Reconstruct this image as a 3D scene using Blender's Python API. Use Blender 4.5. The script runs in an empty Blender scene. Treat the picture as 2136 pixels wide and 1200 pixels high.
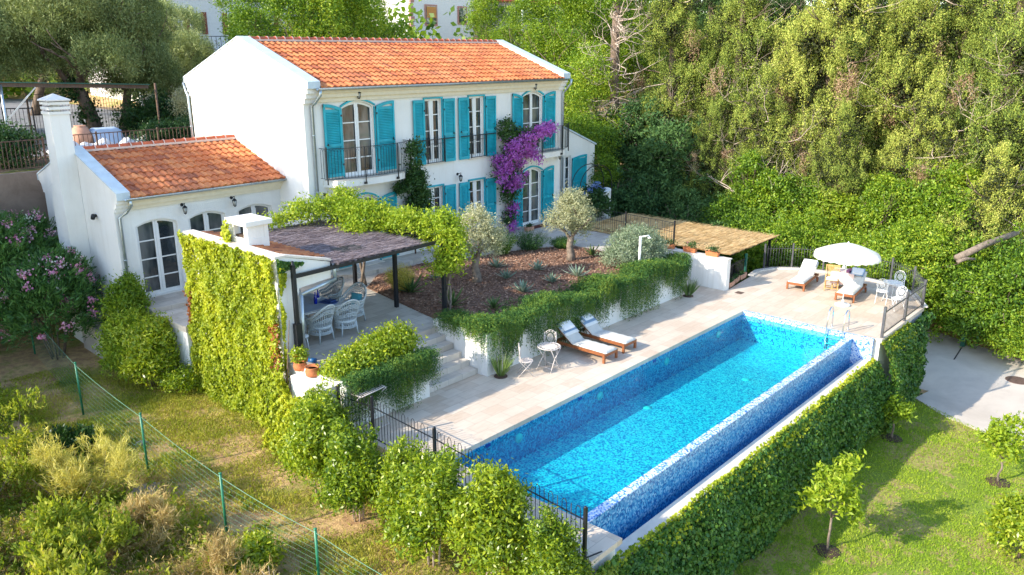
import bpy, bmesh, math, random
import numpy as np
from mathutils import Vector, Matrix

random.seed(7)
RNG = np.random.default_rng(11)
S = bpy.context.scene
C = S.collection
PI = math.pi


# ------------------------------------------------------------------ helpers
def tag(o, label=None, cat=None, group=None, kind=None):
    if label: o['label'] = label
    if cat: o['category'] = cat
    if group: o['group'] = group
    if kind: o['kind'] = kind
    return o


def empty(name, loc=(0, 0, 0), rz=0.0, label=None, cat=None, group=None):
    o = bpy.data.objects.new(name, None)
    o.empty_display_size = 0.2
    C.objects.link(o)
    o.location = loc
    o.rotation_euler = (0, 0, rz)
    return tag(o, label, cat, group)


def kids(o):
    return [c for c in C.objects if c.parent == o]


def copy_tree(o, parent=None):
    c = o.copy()
    C.objects.link(c)
    c.parent = parent
    for ch in list(kids(o)):
        copy_tree(ch, c)
    return c


def inst(proto, loc, rz=0.0, sc=1.0, label=None, group=None):
    """a further thing of the same kind, with copies of its parts"""
    c = copy_tree(proto)
    c.location = loc
    c.rotation_euler = (0, 0, rz)
    c.scale = sc if isinstance(sc, tuple) else (sc, sc, sc)
    if label: c['label'] = label
    if group: c['group'] = group
    return c


class MB:
    """collects shapes and links them as one mesh object"""
    def __init__(self):
        self.v = []; self.f = []; self.sm = []

    def add(self, vs, fs, smooth=False):
        b = len(self.v)
        self.v += [tuple(p) for p in vs]
        self.f += [tuple(i + b for i in f) for f in fs]
        self.sm += [smooth] * len(fs)
        return self

    def box(self, x0, y0, z0, x1, y1, z1):
        vs = [(x0, y0, z0), (x1, y0, z0), (x1, y1, z0), (x0, y1, z0), (x0, y0, z1), (x1, y0, z1), (x1, y1, z1), (x0, y1, z1)]
        return self.add(vs, [(0, 3, 2, 1), (4, 5, 6, 7), (0, 1, 5, 4), (1, 2, 6, 5), (2, 3, 7, 6), (3, 0, 4, 7)])

    def bar(self, p, q, w, h=None, up=(0, 0, 1)):
        """rectangular bar from p to q, w across, h along up"""
        h = w if h is None else h
        p = Vector(p); q = Vector(q); d = (q - p).normalized(); u = Vector(up)
        s = d.cross(u)
        if s.length < 1e-5: s = d.cross(Vector((1, 0, 0)))
        s.normalize(); u = s.cross(d)
        vs = []
        for c in (p, q):
            for a, b in ((-1, -1), (1, -1), (1, 1), (-1, 1)):
                vs.append(c + s * (a * w / 2) + u * (b * h / 2))
        return self.add(vs, [(0, 1, 2, 3), (7, 6, 5, 4), (0, 4, 5, 1), (1, 5, 6, 2), (2, 6, 7, 3), (3, 7, 4, 0)])

    def tube(self, pts, r, seg=8, caps=True):
        pts = [Vector(p) for p in pts]; n = len(pts)
        rs = list(r) if hasattr(r, '__len__') else [r] * n
        vs = []; fs = []
        t0 = (pts[1] - pts[0]).normalized()
        a = t0.cross(Vector((0, 0, 1)))
        if a.length < 0.05: a = t0.cross(Vector((1, 0, 0)))
        a.normalize()
        for i, p in enumerate(pts):
            t = (pts[min(i + 1, n - 1)] - pts[max(i - 1, 0)]).normalized()
            a = (a - t * a.dot(t)).normalized(); b = t.cross(a)
            for k in range(seg):
                an = 2 * PI * k / seg
                vs.append(p + (a * math.cos(an) + b * math.sin(an)) * rs[i])
        for i in range(n - 1):
            for k in range(seg):
                k2 = (k + 1) % seg
                fs.append((i * seg + k, i * seg + k2, (i + 1) * seg + k2, (i + 1) * seg + k))
        if caps:
            fs.append(tuple(reversed(range(seg)))); fs.append(tuple((n - 1) * seg + k for k in range(seg)))
        return self.add(vs, fs, True)

    def lathe(self, prof, seg=20, c=(0, 0, 0)):
        """prof: list of (radius, z) from bottom to top"""
        vs = []; fs = []; n = len(prof)
        for r, z in prof:
            for k in range(seg):
                a = 2 * PI * k / seg
                vs.append((c[0] + r * math.cos(a), c[1] + r * math.sin(a), c[2] + z))
        for i in range(n - 1):
            for k in range(seg):
                k2 = (k + 1) % seg
                fs.append((i * seg + k, i * seg + k2, (i + 1) * seg + k2, (i + 1) * seg + k))
        fs.append(tuple(reversed(range(seg)))); fs.append(tuple((n - 1) * seg + k for k in range(seg)))
        return self.add(vs, fs, True)

    def prism(self, poly, axis, d0, d1):
        """poly in the plane perpendicular to axis; extruded from d0 to d1. axis x: poly=(y,z); y: (x,z); z: (x,y)"""
        n = len(poly)
        def P(a, b, d):
            return {'x': (d, a, b), 'y': (a, d, b), 'z': (a, b, d)}[axis]
        vs = [P(a, b, d0) for a, b in poly] + [P(a, b, d1) for a, b in poly]
        fs = [tuple(reversed(range(n))), tuple(range(n, 2 * n))]
        fs += [(i, (i + 1) % n, n + (i + 1) % n, n + i) for i in range(n)]
        return self.add(vs, fs)

    def sheet(self, poly, z):
        return self.add([(x, y, z) for x, y in poly], [tuple(range(len(poly)))])

    def build(self, name, mat, parent=None, bevel=0.0, fix=True):
        me = bpy.data.meshes.new(name)
        me.from_pydata(self.v, [], self.f)
        me.polygons.foreach_set('use_smooth', self.sm)
        if fix:
            bm = bmesh.new(); bm.from_mesh(me)
            bmesh.ops.recalc_face_normals(bm, faces=bm.faces)
            bm.to_mesh(me); bm.free()
        me.materials.append(mat)
        me.update()
        o = bpy.data.objects.new(name, me)
        C.objects.link(o)
        o.parent = parent
        if bevel:
            m = o.modifiers.new('bevel', 'BEVEL'); m.width = bevel; m.segments = 2; m.limit_method = 'ANGLE'; m.angle_limit = 0.7
        return o


def cut(o, cutters):
    """cut openings out of a mesh object (booleans applied, the cutters removed)"""
    tmp = []; par = o.parent; o.parent = None
    for m in cutters:
        c = m.build('cutter', o.data.materials[0])
        b = o.modifiers.new('cut', 'BOOLEAN'); b.operation = 'DIFFERENCE'; b.solver = 'EXACT'; b.object = c
        tmp.append(c)
    dg = bpy.context.evaluated_depsgraph_get(); dg.update()
    me = bpy.data.meshes.new_from_object(o.evaluated_get(dg))
    o.modifiers.clear()
    old = o.data; o.data = me; me.name = old.name
    bpy.data.meshes.remove(old); o.parent = par
    for c in tmp:
        d = c.data; bpy.data.objects.remove(c); bpy.data.meshes.remove(d)
    return o


def raw_mesh(name, verts, faces4, mat, parent=None, smooth=False):
    """numpy quads -> object"""
    me = bpy.data.meshes.new(name)
    nv = len(verts); nf = len(faces4)
    me.vertices.add(nv); me.vertices.foreach_set('co', np.ascontiguousarray(verts, dtype=np.float32).ravel())
    me.loops.add(nf * 4); me.loops.foreach_set('vertex_index', np.ascontiguousarray(faces4, dtype=np.int32).ravel())
    me.polygons.add(nf); me.polygons.foreach_set('loop_start', np.arange(0, nf * 4, 4, dtype=np.int32))
    me.polygons.foreach_set('use_smooth', np.full(nf, smooth))
    me.update(calc_edges=True)
    me.materials.append(mat)
    o = bpy.data.objects.new(name, me); C.objects.link(o); o.parent = parent
    return o


def nrm(a):
    return a / np.maximum(np.linalg.norm(a, axis=1, keepdims=True), 1e-6)


def leaf_quads(P, D, N, L, W):
    """diamond leaves at P, pointing along D, facing N"""
    n = len(P)
    D = nrm(D); Sd = nrm(np.cross(D, N))
    L = np.broadcast_to(np.asarray(L, float), (n,))[:, None]; W = np.broadcast_to(np.asarray(W, float), (n,))[:, None]
    V = np.empty((n, 4, 3))
    V[:, 0] = P - D * L * 0.5; V[:, 1] = P + Sd * W * 0.5 - D * L * 0.08; V[:, 2] = P + D * L * 0.5; V[:, 3] = P - Sd * W * 0.5 - D * L * 0.08
    return V.reshape(-1, 3), np.arange(n * 4).reshape(-1, 4)


def leaves(name, P, D, N, L, W, mat, parent=None):
    v, f = leaf_quads(P, D, N, L, W)
    return raw_mesh(name, v, f, mat, parent)


# ------------------------------------------------------------------ materials
def new_mat(name):
    m = bpy.data.materials.new(name); m.use_nodes = True
    nt = m.node_tree; bs = nt.nodes['Principled BSDF']
    return m, nt, bs


def N(nt, typ, **kw):
    n = nt.nodes.new(typ)
    for k, v in kw.items():
        if k in n.inputs: n.inputs[k].default_value = v
        else: setattr(n, k, v)
    return n


def ramp(nt, fac, stops, interp='LINEAR'):
    r = nt.nodes.new('ShaderNodeValToRGB'); r.color_ramp.interpolation = interp
    el = r.color_ramp.elements
    while len(el) < len(stops): el.new(0.5)
    for e, (p, c) in zip(el, stops):
        e.position = p; e.color = (*c, 1)
    nt.links.new(fac, r.inputs[0])
    return r.outputs[0]


def coords(nt, kind='Object', scale=None, rot=None):
    tc = nt.nodes.new('ShaderNodeTexCoord')
    out = tc.outputs[kind]
    if scale is not None or rot is not None:
        mp = nt.nodes.new('ShaderNodeMapping'); nt.links.new(out, mp.inputs[0])
        if scale is not None: mp.inputs['Scale'].default_value = scale
        if rot is not None: mp.inputs['Rotation'].default_value = rot
        out = mp.outputs[0]
    return out


def noise(nt, vec, scale, detail=4.0, rough=0.55, dist=0.0):
    n = N(nt, 'ShaderNodeTexNoise', Scale=scale, Detail=detail, Roughness=rough, Distortion=dist)
    nt.links.new(vec, n.inputs['Vector'])
    return n.outputs['Fac']


def mix(nt, fac, a, b, mode='MIX'):
    m = nt.nodes.new('ShaderNodeMix'); m.data_type = 'RGBA'; m.blend_type = mode
    for s, v in ((0, fac), (6, a), (7, b)):
        if hasattr(v, 'links') or hasattr(v, 'is_linked'): nt.links.new(v, m.inputs[s])
        elif s == 0: m.inputs[0].default_value = v
        else: m.inputs[s].default_value = (*v, 1)
    return m.outputs[2]


def bump(nt, bs, h, strength=0.3, dist=0.02):
    b = N(nt, 'ShaderNodeBump', Strength=strength, Distance=dist)
    nt.links.new(h, b.inputs['Height']); nt.links.new(b.outputs[0], bs.inputs['Normal'])
    return b


def simple(name, col, rough=0.6, metal=0.0, var=0.12, scale=6.0, bmp=0.0, bscale=60.0, spec=0.5):
    """one colour with a little mottling"""
    m, nt, bs = new_mat(name)
    v = coords(nt)
    n = noise(nt, v, scale, 5)
    lo = tuple(c * (1 - var) for c in col); hi = tuple(min(1, c * (1 + var)) for c in col)
    nt.links.new(ramp(nt, n, [(0.3, lo), (0.7, hi)]), bs.inputs['Base Color'])
    bs.inputs['Roughness'].default_value = rough; bs.inputs['Metallic'].default_value = metal
    bs.inputs['Specular IOR Level'].default_value = spec
    if bmp: bump(nt, bs, noise(nt, v, bscale, 3), bmp, 0.01)
    return m


def leaf_mat(name, cols, trans=0.35, rough=0.5, patch=0.5, pscale=0.6, spec=0.35):
    """leaves: a tone per leaf out of cols (dark to light), some drift from branch to branch, light shining through"""
    m, nt, bs = new_mat(name)
    g = nt.nodes.new('ShaderNodeNewGeometry')
    n = noise(nt, coords(nt), pscale, 3)
    a = N(nt, 'ShaderNodeMath', operation='MULTIPLY_ADD'); a.inputs[1].default_value = 1 - patch; nt.links.new(g.outputs['Random Per Island'], a.inputs[0])
    b = N(nt, 'ShaderNodeMath', operation='MULTIPLY_ADD'); b.inputs[1].default_value = 2.0 * patch; b.inputs[2].default_value = -0.5 * patch
    nt.links.new(n, b.inputs[0]); nt.links.new(b.outputs[0], a.inputs[2])
    oi = nt.nodes.new('ShaderNodeObjectInfo'); c = N(nt, 'ShaderNodeMath', operation='MULTIPLY_ADD'); c.inputs[1].default_value = 0.36
    c.inputs[2].default_value = -0.18; nt.links.new(oi.outputs['Random'], c.inputs[0]); ad = N(nt, 'ShaderNodeMath', operation='ADD'); nt.links.new(a.outputs[0], ad.inputs[0]); nt.links.new(c.outputs[0], ad.inputs[1])
    k = len(cols)
    col = ramp(nt, ad.outputs[0], [(i / (k - 1), c) for i, c in enumerate(cols)])
    nt.links.new(col, bs.inputs['Base Color'])
    bs.inputs['Roughness'].default_value = rough; bs.inputs['Specular IOR Level'].default_value = spec
    tr = nt.nodes.new('ShaderNodeBsdfTranslucent')
    br = mix(nt, 1.0, col, (1.0, 1.0, 0.45), 'MULTIPLY'); nt.links.new(br, tr.inputs[0])
    ms = nt.nodes.new('ShaderNodeMixShader'); ms.inputs[0].default_value = trans
    nt.links.new(bs.outputs[0], ms.inputs[1]); nt.links.new(tr.outputs[0], ms.inputs[2])
    nt.links.new(ms.outputs[0], nt.nodes['Material Output'].inputs[0])
    return m


M = {}


def make_materials():
    # white render: hand-trowelled, slightly uneven
    m, nt, bs = new_mat('white_render'); v = coords(nt)
    n = noise(nt, v, 0.7, 6, 0.6)
    nt.links.new(ramp(nt, n, [(0.25, (0.74, 0.72, 0.67)), (0.6, (0.82, 0.805, 0.765))]), bs.inputs['Base Color'])
    w2 = mix(nt, ramp(nt, noise(nt, coords(nt, scale=(2.5, 2.5, 0.22)), 1.6, 6, 0.65), [(0.5, (0, 0, 0)), (0.75, (0.30, 0.30, 0.30))]), ramp(nt, n, [(0.25, (0.73, 0.71, 0.66)), (0.6, (0.82, 0.805, 0.765))]), (0.60, 0.56, 0.49)); nt.links.new(w2, bs.inputs['Base Color'])
    bs.inputs['Roughness'].default_value = 0.9; bump(nt, bs, noise(nt, v, 22, 6), 0.4, 0.015); M['render'] = m
    # planter and retaining walls: the same render with run-off stains
    m, nt, bs = new_mat('stained_render'); v = coords(nt)
    st = noise(nt, coords(nt, scale=(2.2, 2.2, 0.25)), 2.0, 5, 0.6)
    nt.links.new(ramp(nt, st, [(0.28, (0.70, 0.67, 0.61)), (0.6, (0.80, 0.78, 0.735))]), bs.inputs['Base Color'])
    bs.inputs['Roughness'].default_value = 0.9; bump(nt, bs, noise(nt, v, 40, 4), 0.25, 0.01); M['stained'] = m
    M['cornice'] = simple('cream_cornice', (0.74, 0.66, 0.50), 0.85, var=0.06)
    M['coping'] = simple('pale_coping', (0.52, 0.60, 0.64), 0.75, var=0.1, scale=3)
    # clay roof tiles, a tone per tile (UV: u = tile number across, v = course)
    m, nt, bs = new_mat('clay_tile')
    uv = nt.nodes.new('ShaderNodeUVMap'); fl = N(nt, 'ShaderNodeVectorMath', operation='FLOOR'); nt.links.new(uv.outputs[0], fl.inputs[0])
    wn = nt.nodes.new('ShaderNodeTexWhiteNoise'); wn.noise_dimensions = '2D'; nt.links.new(fl.outputs[0], wn.inputs['Vector'])
    c1 = ramp(nt, wn.outputs['Value'], [(0, (0.27, 0.07, 0.028)), (0.18, (0.42, 0.11, 0.033)), (0.6, (0.53, 0.155, 0.045)), (1, (0.64, 0.23, 0.075))])
    v = coords(nt); n2 = noise(nt, v, 0.5, 5); c2 = mix(nt, ramp(nt, n2, [(0.4, (0, 0, 0)), (0.75, (0.35, 0.35, 0.35))]), c1, (0.50, 0.24, 0.12))
    n3 = noise(nt, v, 14, 4); c3 = mix(nt, ramp(nt, n3, [(0.55, (0, 0, 0)), (0.8, (0.4, 0.4, 0.4))]), c2, (0.28, 0.10, 0.05))
    nt.links.new(c3, bs.inputs['Base Color']); bs.inputs['Roughness'].default_value = 0.75
    bump(nt, bs, noise(nt, v, 50, 3), 0.15, 0.01); M['tile'] = m
    M['ridge'] = simple('ridge_clay', (0.45, 0.10, 0.04), 0.75, var=0.25, scale=3)
    M['mortar'] = simple('pale_mortar', (0.62, 0.50, 0.44), 0.9, var=0.15)
    M['zinc'] = simple('grey_zinc', (0.45, 0.52, 0.56), 0.38, 0.75, var=0.1)
    M['teal'] = simple('turquoise_paint', (0.006, 0.36, 0.445), 0.5, var=0.24, scale=1.6)
    M['white_paint'] = simple('white_paint', (0.80, 0.80, 0.78), 0.4, var=0.04)
    M['iron'] = simple('black_iron', (0.018, 0.02, 0.024), 0.45, 0.4, var=0.2)
    M['grey_iron'] = simple('grey_painted_iron', (0.10, 0.10, 0.11), 0.4, 0.4, var=0.2)
    M['rusty_iron'] = simple('rusty_iron', (0.16, 0.10, 0.07), 0.8, 0.3, var=0.4, scale=9)
    m, nt, bs = new_mat('window_glass')
    gv = coords(nt, scale=(1.3, 1, 0.5)); nt.links.new(ramp(nt, noise(nt, gv, 1.2, 3), [(0.42, (0.02, 0.027, 0.033)), (0.5, (0.07, 0.08, 0.08)), (0.62, (0.16, 0.165, 0.16))]), bs.inputs['Base Color']); bs.inputs['Roughness'].default_value = 0.03
    bs.inputs['IOR'].default_value = 1.85
    bump(nt, bs, noise(nt, coords(nt), 0.8, 1), 0.08, 0.05); M['glass'] = m
    m, nt, bs = new_mat('lamp_glass'); bs.inputs['Base Color'].default_value = (0.55, 0.55, 0.5, 1); bs.inputs['Roughness'].default_value = 0.15; M['lampglass'] = m
    # travertine paving: large slabs, tone per slab, fine joints
    def paving(name, sx, lo, mid, hi, joint):
        m, nt, bs = new_mat(name); v = coords(nt)
        br = N(nt, 'ShaderNodeTexBrick', Scale=1.0); br.offset = 0.5
        br.inputs['Mortar Size'].default_value = 0.006; br.inputs['Mortar Smooth'].default_value = 0.3
        br.inputs['Brick Width'].default_value = sx; br.inputs['Row Height'].default_value = sx * 0.66; br.inputs['Bias'].default_value = 0
        br.inputs['Color1'].default_value = (0, 0, 0, 1); br.inputs['Color2'].default_value = (1, 1, 1, 1); br.inputs['Mortar'].default_value = (0.5, 0.5, 0.5, 1)
        nt.links.new(v, br.inputs['Vector'])
        n = noise(nt, v, 0.5, 6, 0.6); n2 = noise(nt, coords(nt, scale=(1, 3.5, 1)), 2.6, 6, 0.65, 0.6)
        a = N(nt, 'ShaderNodeMath', operation='MULTIPLY_ADD'); a.inputs[1].default_value = 0.38; nt.links.new(br.outputs['Color'], a.inputs[0])
        b = N(nt, 'ShaderNodeMath', operation='MULTIPLY_ADD'); b.inputs[1].default_value = 0.7; nt.links.new(n2, b.inputs[0]); b.inputs[2].default_value = -0.1
        nt.links.new(b.outputs[0], a.inputs[2])
        col = ramp(nt, a.outputs[0], [(0.15, lo), (0.45, mid), (0.85, hi)])
        col = mix(nt, ramp(nt, n, [(0.45, (0, 0, 0)), (0.72, (0.5, 0.5, 0.5))]), col, lo)
        col = mix(nt, br.outputs['Fac'], col, joint)
        nt.links.new(col, bs.inputs['Base Color']); bs.inputs['Roughness'].default_value = 0.6
        bump(nt, bs, br.outputs['Fac'], -0.25, 0.01)
        return m
    M['deck'] = paving('travertine_deck', 0.62, (0.50, 0.38, 0.28), (0.61, 0.505, 0.40), (0.69, 0.60, 0.49), (0.40, 0.32, 0.25))
    M['terrace'] = paving('travertine_terrace', 0.5, (0.42, 0.36, 0.30), (0.55, 0.49, 0.42), (0.64, 0.58, 0.51), (0.35, 0.31, 0.26))
    M['step'] = paving('step_stone', 0.55, (0.45, 0.40, 0.34), (0.58, 0.53, 0.47), (0.66, 0.62, 0.56), (0.30, 0.27, 0.24))
    M['edge_stone'] = simple('edge_stone', (0.66, 0.60, 0.52), 0.6, var=0.12, scale=3)
    # glass mosaic
    def mosaic(name, cell, stops):
        m, nt, bs = new_mat(name); v = coords(nt)
        sn = N(nt, 'ShaderNodeVectorMath', operation='SNAP'); sn.inputs[1].default_value = (cell, cell, cell); nt.links.new(v, sn.inputs[0])
        ad = N(nt, 'ShaderNodeVectorMath', operation='ADD'); ad.inputs[1].default_value = (cell * 0.37,) * 3
        nt.links.new(v, ad.inputs[0]); nt.links.new(ad.outputs[0], sn.inputs[0])
        wn = nt.nodes.new('ShaderNodeTexWhiteNoise'); nt.links.new(sn.outputs[0], wn.inputs['Vector'])
        c = ramp(nt, wn.outputs['Value'], stops, 'CONSTANT')
        nt.links.new(c, bs.inputs['Base Color']); bs.inputs['Roughness'].default_value = 0.22
        return m
    blues = [(0.0, (0.05, 0.16, 0.50)), (0.16, (0.16, 0.34, 0.70)), (0.36, (0.42, 0.56, 0.80)), (0.62, (0.62, 0.72, 0.86)), (0.84, (0.78, 0.83, 0.90))]
    M['mosaic'] = mosaic('glass_mosaic', 0.04, blues); M['mosaic_floor'] = mosaic('glass_mosaic_pale', 0.04, [(0.0, (0.10, 0.26, 0.55)), (0.22, (0.32, 0.48, 0.70)), (0.5, (0.56, 0.68, 0.80)), (0.78, (0.80, 0.85, 0.90))])
    M['mosaic_weir'] = mosaic('glass_mosaic_blue', 0.04, [(0.0, (0.02, 0.13, 0.34)), (0.2, (0.05, 0.25, 0.50)), (0.5, (0.11, 0.37, 0.60)), (0.82, (0.28, 0.53, 0.72))])
    M['mosaic_deep'] = mosaic('glass_mosaic_deep', 0.05, [(0.0, (0.03, 0.16, 0.42)), (0.25, (0.08, 0.32, 0.62)), (0.5, (0.22, 0.48, 0.74)), (0.8, (0.45, 0.66, 0.85))])
    # pool water: tinted, clear, rippled reflection
    def water(name, tint):
        m, nt, bs = new_mat(name)
        tr = N(nt, 'ShaderNodeBsdfTransparent'); tr.inputs[0].default_value = (*tint, 1)
        gl = nt.nodes.new('ShaderNodeBsdfGlossy'); gl.inputs['Roughness'].default_value = 0.04
        lw = N(nt, 'ShaderNodeLayerWeight', Blend=0.5); fr = N(nt, 'ShaderNodeMath', operation='POWER'); nt.links.new(lw.outputs['Facing'], fr.inputs[0]); fr.inputs[1].default_value = 5.0; ms = nt.nodes.new('ShaderNodeMixShader')
        b = N(nt, 'ShaderNodeBump', Strength=0.35, Distance=0.05); nt.links.new(noise(nt, coords(nt), 3.0, 3), b.inputs['Height'])
        nt.links.new(b.outputs[0], gl.inputs['Normal']); nt.links.new(b.outputs[0], lw.inputs['Normal'])
        nt.links.new(fr.outputs[0], ms.inputs[0]); nt.links.new(tr.outputs[0], ms.inputs[1]); nt.links.new(gl.outputs[0], ms.inputs[2])
        nt.links.new(ms.outputs[0], nt.nodes['Material Output'].inputs[0]); nt.nodes.remove(bs)
        return m
    M['water'] = water('pool_water', (0.12, 0.79, 0.80)); M['water2'] = water('channel_water', (0.35, 0.78, 0.93))
    # bark mulch
    m, nt, bs = new_mat('bark_mulch'); v = coords(nt)
    vo = N(nt, 'ShaderNodeTexVoronoi', Scale=14.0); nt.links.new(coords(nt, scale=(1, 1.8, 1)), vo.inputs['Vector'])
    n = noise(nt, v, 30, 4)
    col = ramp(nt, vo.outputs['Color'], [(0.1, (0.10, 0.05, 0.034)), (0.5, (0.22, 0.115, 0.075)), (0.9, (0.36, 0.22, 0.15))])
    nt.links.new(mix(nt, 0.5, col, ramp(nt, n, [(0.3, (0.11, 0.055, 0.035)), (0.7, (0.30, 0.17, 0.11))])), bs.inputs['Base Color'])
    bs.inputs['Roughness'].default_value = 0.95; bump(nt, bs, vo.outputs['Distance'], 0.8, 0.04); M['mulch'] = m
    # dead brushwood (heather) and reed roofs
    def thatch(name, stops, sc):
        m, nt, bs = new_mat(name); v = coords(nt, scale=sc)
        n = noise(nt, v, 6, 6, 0.7); n2 = noise(nt, coords(nt), 1.1, 3)
        a = N(nt, 'ShaderNodeMath', operation='MULTIPLY_ADD'); a.inputs[1].default_value = 0.35; a.inputs[2].default_value = -0.17
        nt.links.new(n2, a.inputs[0]); b = N(nt, 'ShaderNodeMath', operation='ADD'); nt.links.new(n, b.inputs[0]); nt.links.new(a.outputs[0], b.inputs[1])
        nt.links.new(ramp(nt, b.outputs[0], stops), bs.inputs['Base Color'])
        bs.inputs['Roughness'].default_value = 0.95; bump(nt, bs, n, 0.2, 0.015)
        return m
    M['heather'] = thatch('brushwood', [(0.28, (0.09, 0.068, 0.068)), (0.5, (0.25, 0.195, 0.195)), (0.72, (0.46, 0.38, 0.37))], (0.8, 22, 1))
    M['reed'] = thatch('split_reed', [(0.25, (0.52, 0.31, 0.12)), (0.5, (0.76, 0.53, 0.25)), (0.75, (0.86, 0.66, 0.37))], (1.0, 22, 1))
    # woods
    def wood(name, lo, hi, sc):
        m, nt, bs = new_mat(name); n = noise(nt, coords(nt, scale=sc), 5, 5, 0.6)
        nt.links.new(ramp(nt, n, [(0.3, lo), (0.7, hi)]), bs.inputs['Base Color']); bs.inputs['Roughness'].default_value = 0.5
        return m
    M['teak'] = wood('oiled_hardwood', (0.17, 0.05, 0.015), (0.34, 0.115, 0.035), (8, 1.2, 8))
    M['lightwood'] = wood('pale_teak', (0.42, 0.23, 0.07), (0.60, 0.37, 0.14), (6, 6, 1.5))
    M['darkwood'] = wood('weathered_wood', (0.06, 0.04, 0.03), (0.15, 0.10, 0.07), (6, 6, 1.5))
    M['bark'] = simple('bark', (0.15, 0.105, 0.075), 0.95, var=0.45, scale=7, bmp=0.9, bscale=14)
    M['olivebark'] = simple('olive_bark', (0.20, 0.155, 0.12), 0.95, var=0.45, scale=7, bmp=0.9, bscale=14)
    M['deadwood'] = simple('dead_branches', (0.52, 0.41, 0.33), 0.95, var=0.3, scale=5)
    # cloth
    M['cushion'] = simple('cream_canvas', (0.56, 0.54, 0.49), 0.9, var=0.06, scale=5, bmp=0.25, bscale=9)
    m, nt, bs = new_mat('striped_canvas'); v = coords(nt)
    w = N(nt, 'ShaderNodeTexWave', Scale=2.0); w.bands_direction = 'Y'; nt.links.new(v, w.inputs['Vector'])
    nt.links.new(ramp(nt, w.outputs['Color'], [(0.42, (0.20, 0.29, 0.40)), (0.52, (0.66, 0.66, 0.64))]), bs.inputs['Base Color']); bs.inputs['Roughness'].default_value = 0.9; M['stripe'] = m
    M['pillow'] = simple('white_pillow', (0.78, 0.77, 0.76), 0.9, var=0.05)
    M['parasol'] = leaf_mat('parasol_canvas', [(0.80, 0.79, 0.75), (0.82, 0.81, 0.77)], 0.25, 0.9)
    M['cloth_blue'] = simple('pale_blue_cloth', (0.42, 0.52, 0.66), 0.85, var=0.08, scale=4)
    M['cloth_navy'] = simple('deep_blue_cloth', (0.03, 0.08, 0.28), 0.85, var=0.3, scale=9)
    M['cloth_aqua'] = simple('aqua_cloth', (0.10, 0.42, 0.50), 0.85, var=0.1, scale=4)
    M['plaid'] = simple('violet_cloth', (0.10, 0.03, 0.09), 0.9, var=0.4, scale=14)
    M['pale_cloth'] = simple('blush_cloth', (0.70, 0.52, 0.47), 0.9, var=0.06)
    M['blue_glass'] = simple('cobalt_glass', (0.004, 0.02, 0.36), 0.08, var=0.1)
    M['steel'] = simple('polished_steel', (0.72, 0.73, 0.75), 0.16, 1.0, var=0.03)
    M['white_metal'] = simple('cream_metal', (0.56, 0.50, 0.46), 0.5, var=0.06)
    M['bright_metal'] = simple('white_metal', (0.82, 0.81, 0.78), 0.45, var=0.04)
    M['wicker'] = simple('white_wicker', (0.50, 0.55, 0.57), 0.75, var=0.22, scale=45, bmp=0.9, bscale=55)
    M['terracotta'] = simple('terracotta', (0.50, 0.165, 0.06), 0.8, var=0.2, scale=5)
    M['pink_pot'] = simple('pale_terracotta', (0.56, 0.30, 0.20), 0.8, var=0.15, scale=5)
    M['soil'] = simple('soil', (0.06, 0.035, 0.022), 0.95, var=0.4, scale=20)
    M['green_wire'] = simple('green_plastic_wire', (0.02, 0.17, 0.085), 0.4, var=0.15)
    M['pale_wire'] = simple('pale_green_wire', (0.14, 0.30, 0.20), 0.45, var=0.15)
    M['plastic_blue'] = simple('blue_plastic', (0.01, 0.09, 0.25), 0.35); M['plastic_red'] = simple('red_plastic', (0.45, 0.04, 0.03), 0.4)
    M['dark_green'] = simple('dark_green_metal', (0.01, 0.10, 0.07), 0.45)
    M['white_plastic'] = simple('white_plastic', (0.78, 0.79, 0.78), 0.4)
    M['manhole'] = simple('manhole_iron', (0.14, 0.09, 0.07), 0.8, 0.3, var=0.3, scale=12)
    # concrete
    def concrete(name, lo, hi, sc):
        m, nt, bs = new_mat(name); v = coords(nt); n = noise(nt, v, sc, 8, 0.65, 0.4); n2 = noise(nt, v, 45, 3)
        vo = N(nt, 'ShaderNodeTexVoronoi', Scale=6.0); nt.links.new(v, vo.inputs['Vector'])
        c = ramp(nt, n, [(0.3, lo), (0.68, hi)])
        c = mix(nt, ramp(nt, vo.outputs['Distance'], [(0.03, (0.6, 0.6, 0.6)), (0.07, (0, 0, 0))]), c, tuple(x * 0.4 for x in lo))
        nt.links.new(c, bs.inputs['Base Color']); bs.inputs['Roughness'].default_value = 0.9; bump(nt, bs, n2, 0.3, 0.01)
        return m
    M['concrete'] = concrete('pale_concrete', (0.45, 0.39, 0.33), (0.62, 0.55, 0.47), 0.5)
    M['old_concrete'] = concrete('old_concrete', (0.20, 0.14, 0.10), (0.38, 0.28, 0.21), 0.9)
    M['asphalt'] = concrete('worn_asphalt', (0.13, 0.13, 0.14), (0.22, 0.215, 0.21), 0.6)
    M['stone'] = concrete('dry_stone', (0.20, 0.17, 0.14), (0.46, 0.42, 0.37), 3.0)
    # ground
    def ground(name, grass1, grass2, dry, dirt, s1, bias):
        m, nt, bs = new_mat(name); v = coords(nt)
        n1 = noise(nt, v, s1, 6, 0.65, 0.5); n2 = noise(nt, v, 1.1, 6, 0.7); n3 = noise(nt, v, 24, 5, 0.7); n4 = noise(nt, v, 5, 4)
        g = ramp(nt, n3, [(0.3, grass1), (0.7, grass2)])
        d = ramp(nt, n4, [(0.35, dirt), (0.62, dry)])
        a = N(nt, 'ShaderNodeMath', operation='ADD'); nt.links.new(n1, a.inputs[0]); nt.links.new(n2, a.inputs[1])
        col = mix(nt, ramp(nt, a.outputs[0], [(0.0, (0, 0, 0)), (bias, (0, 0, 0)), (min(1, bias + 0.16), (1, 1, 1))]), g, d)
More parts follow.
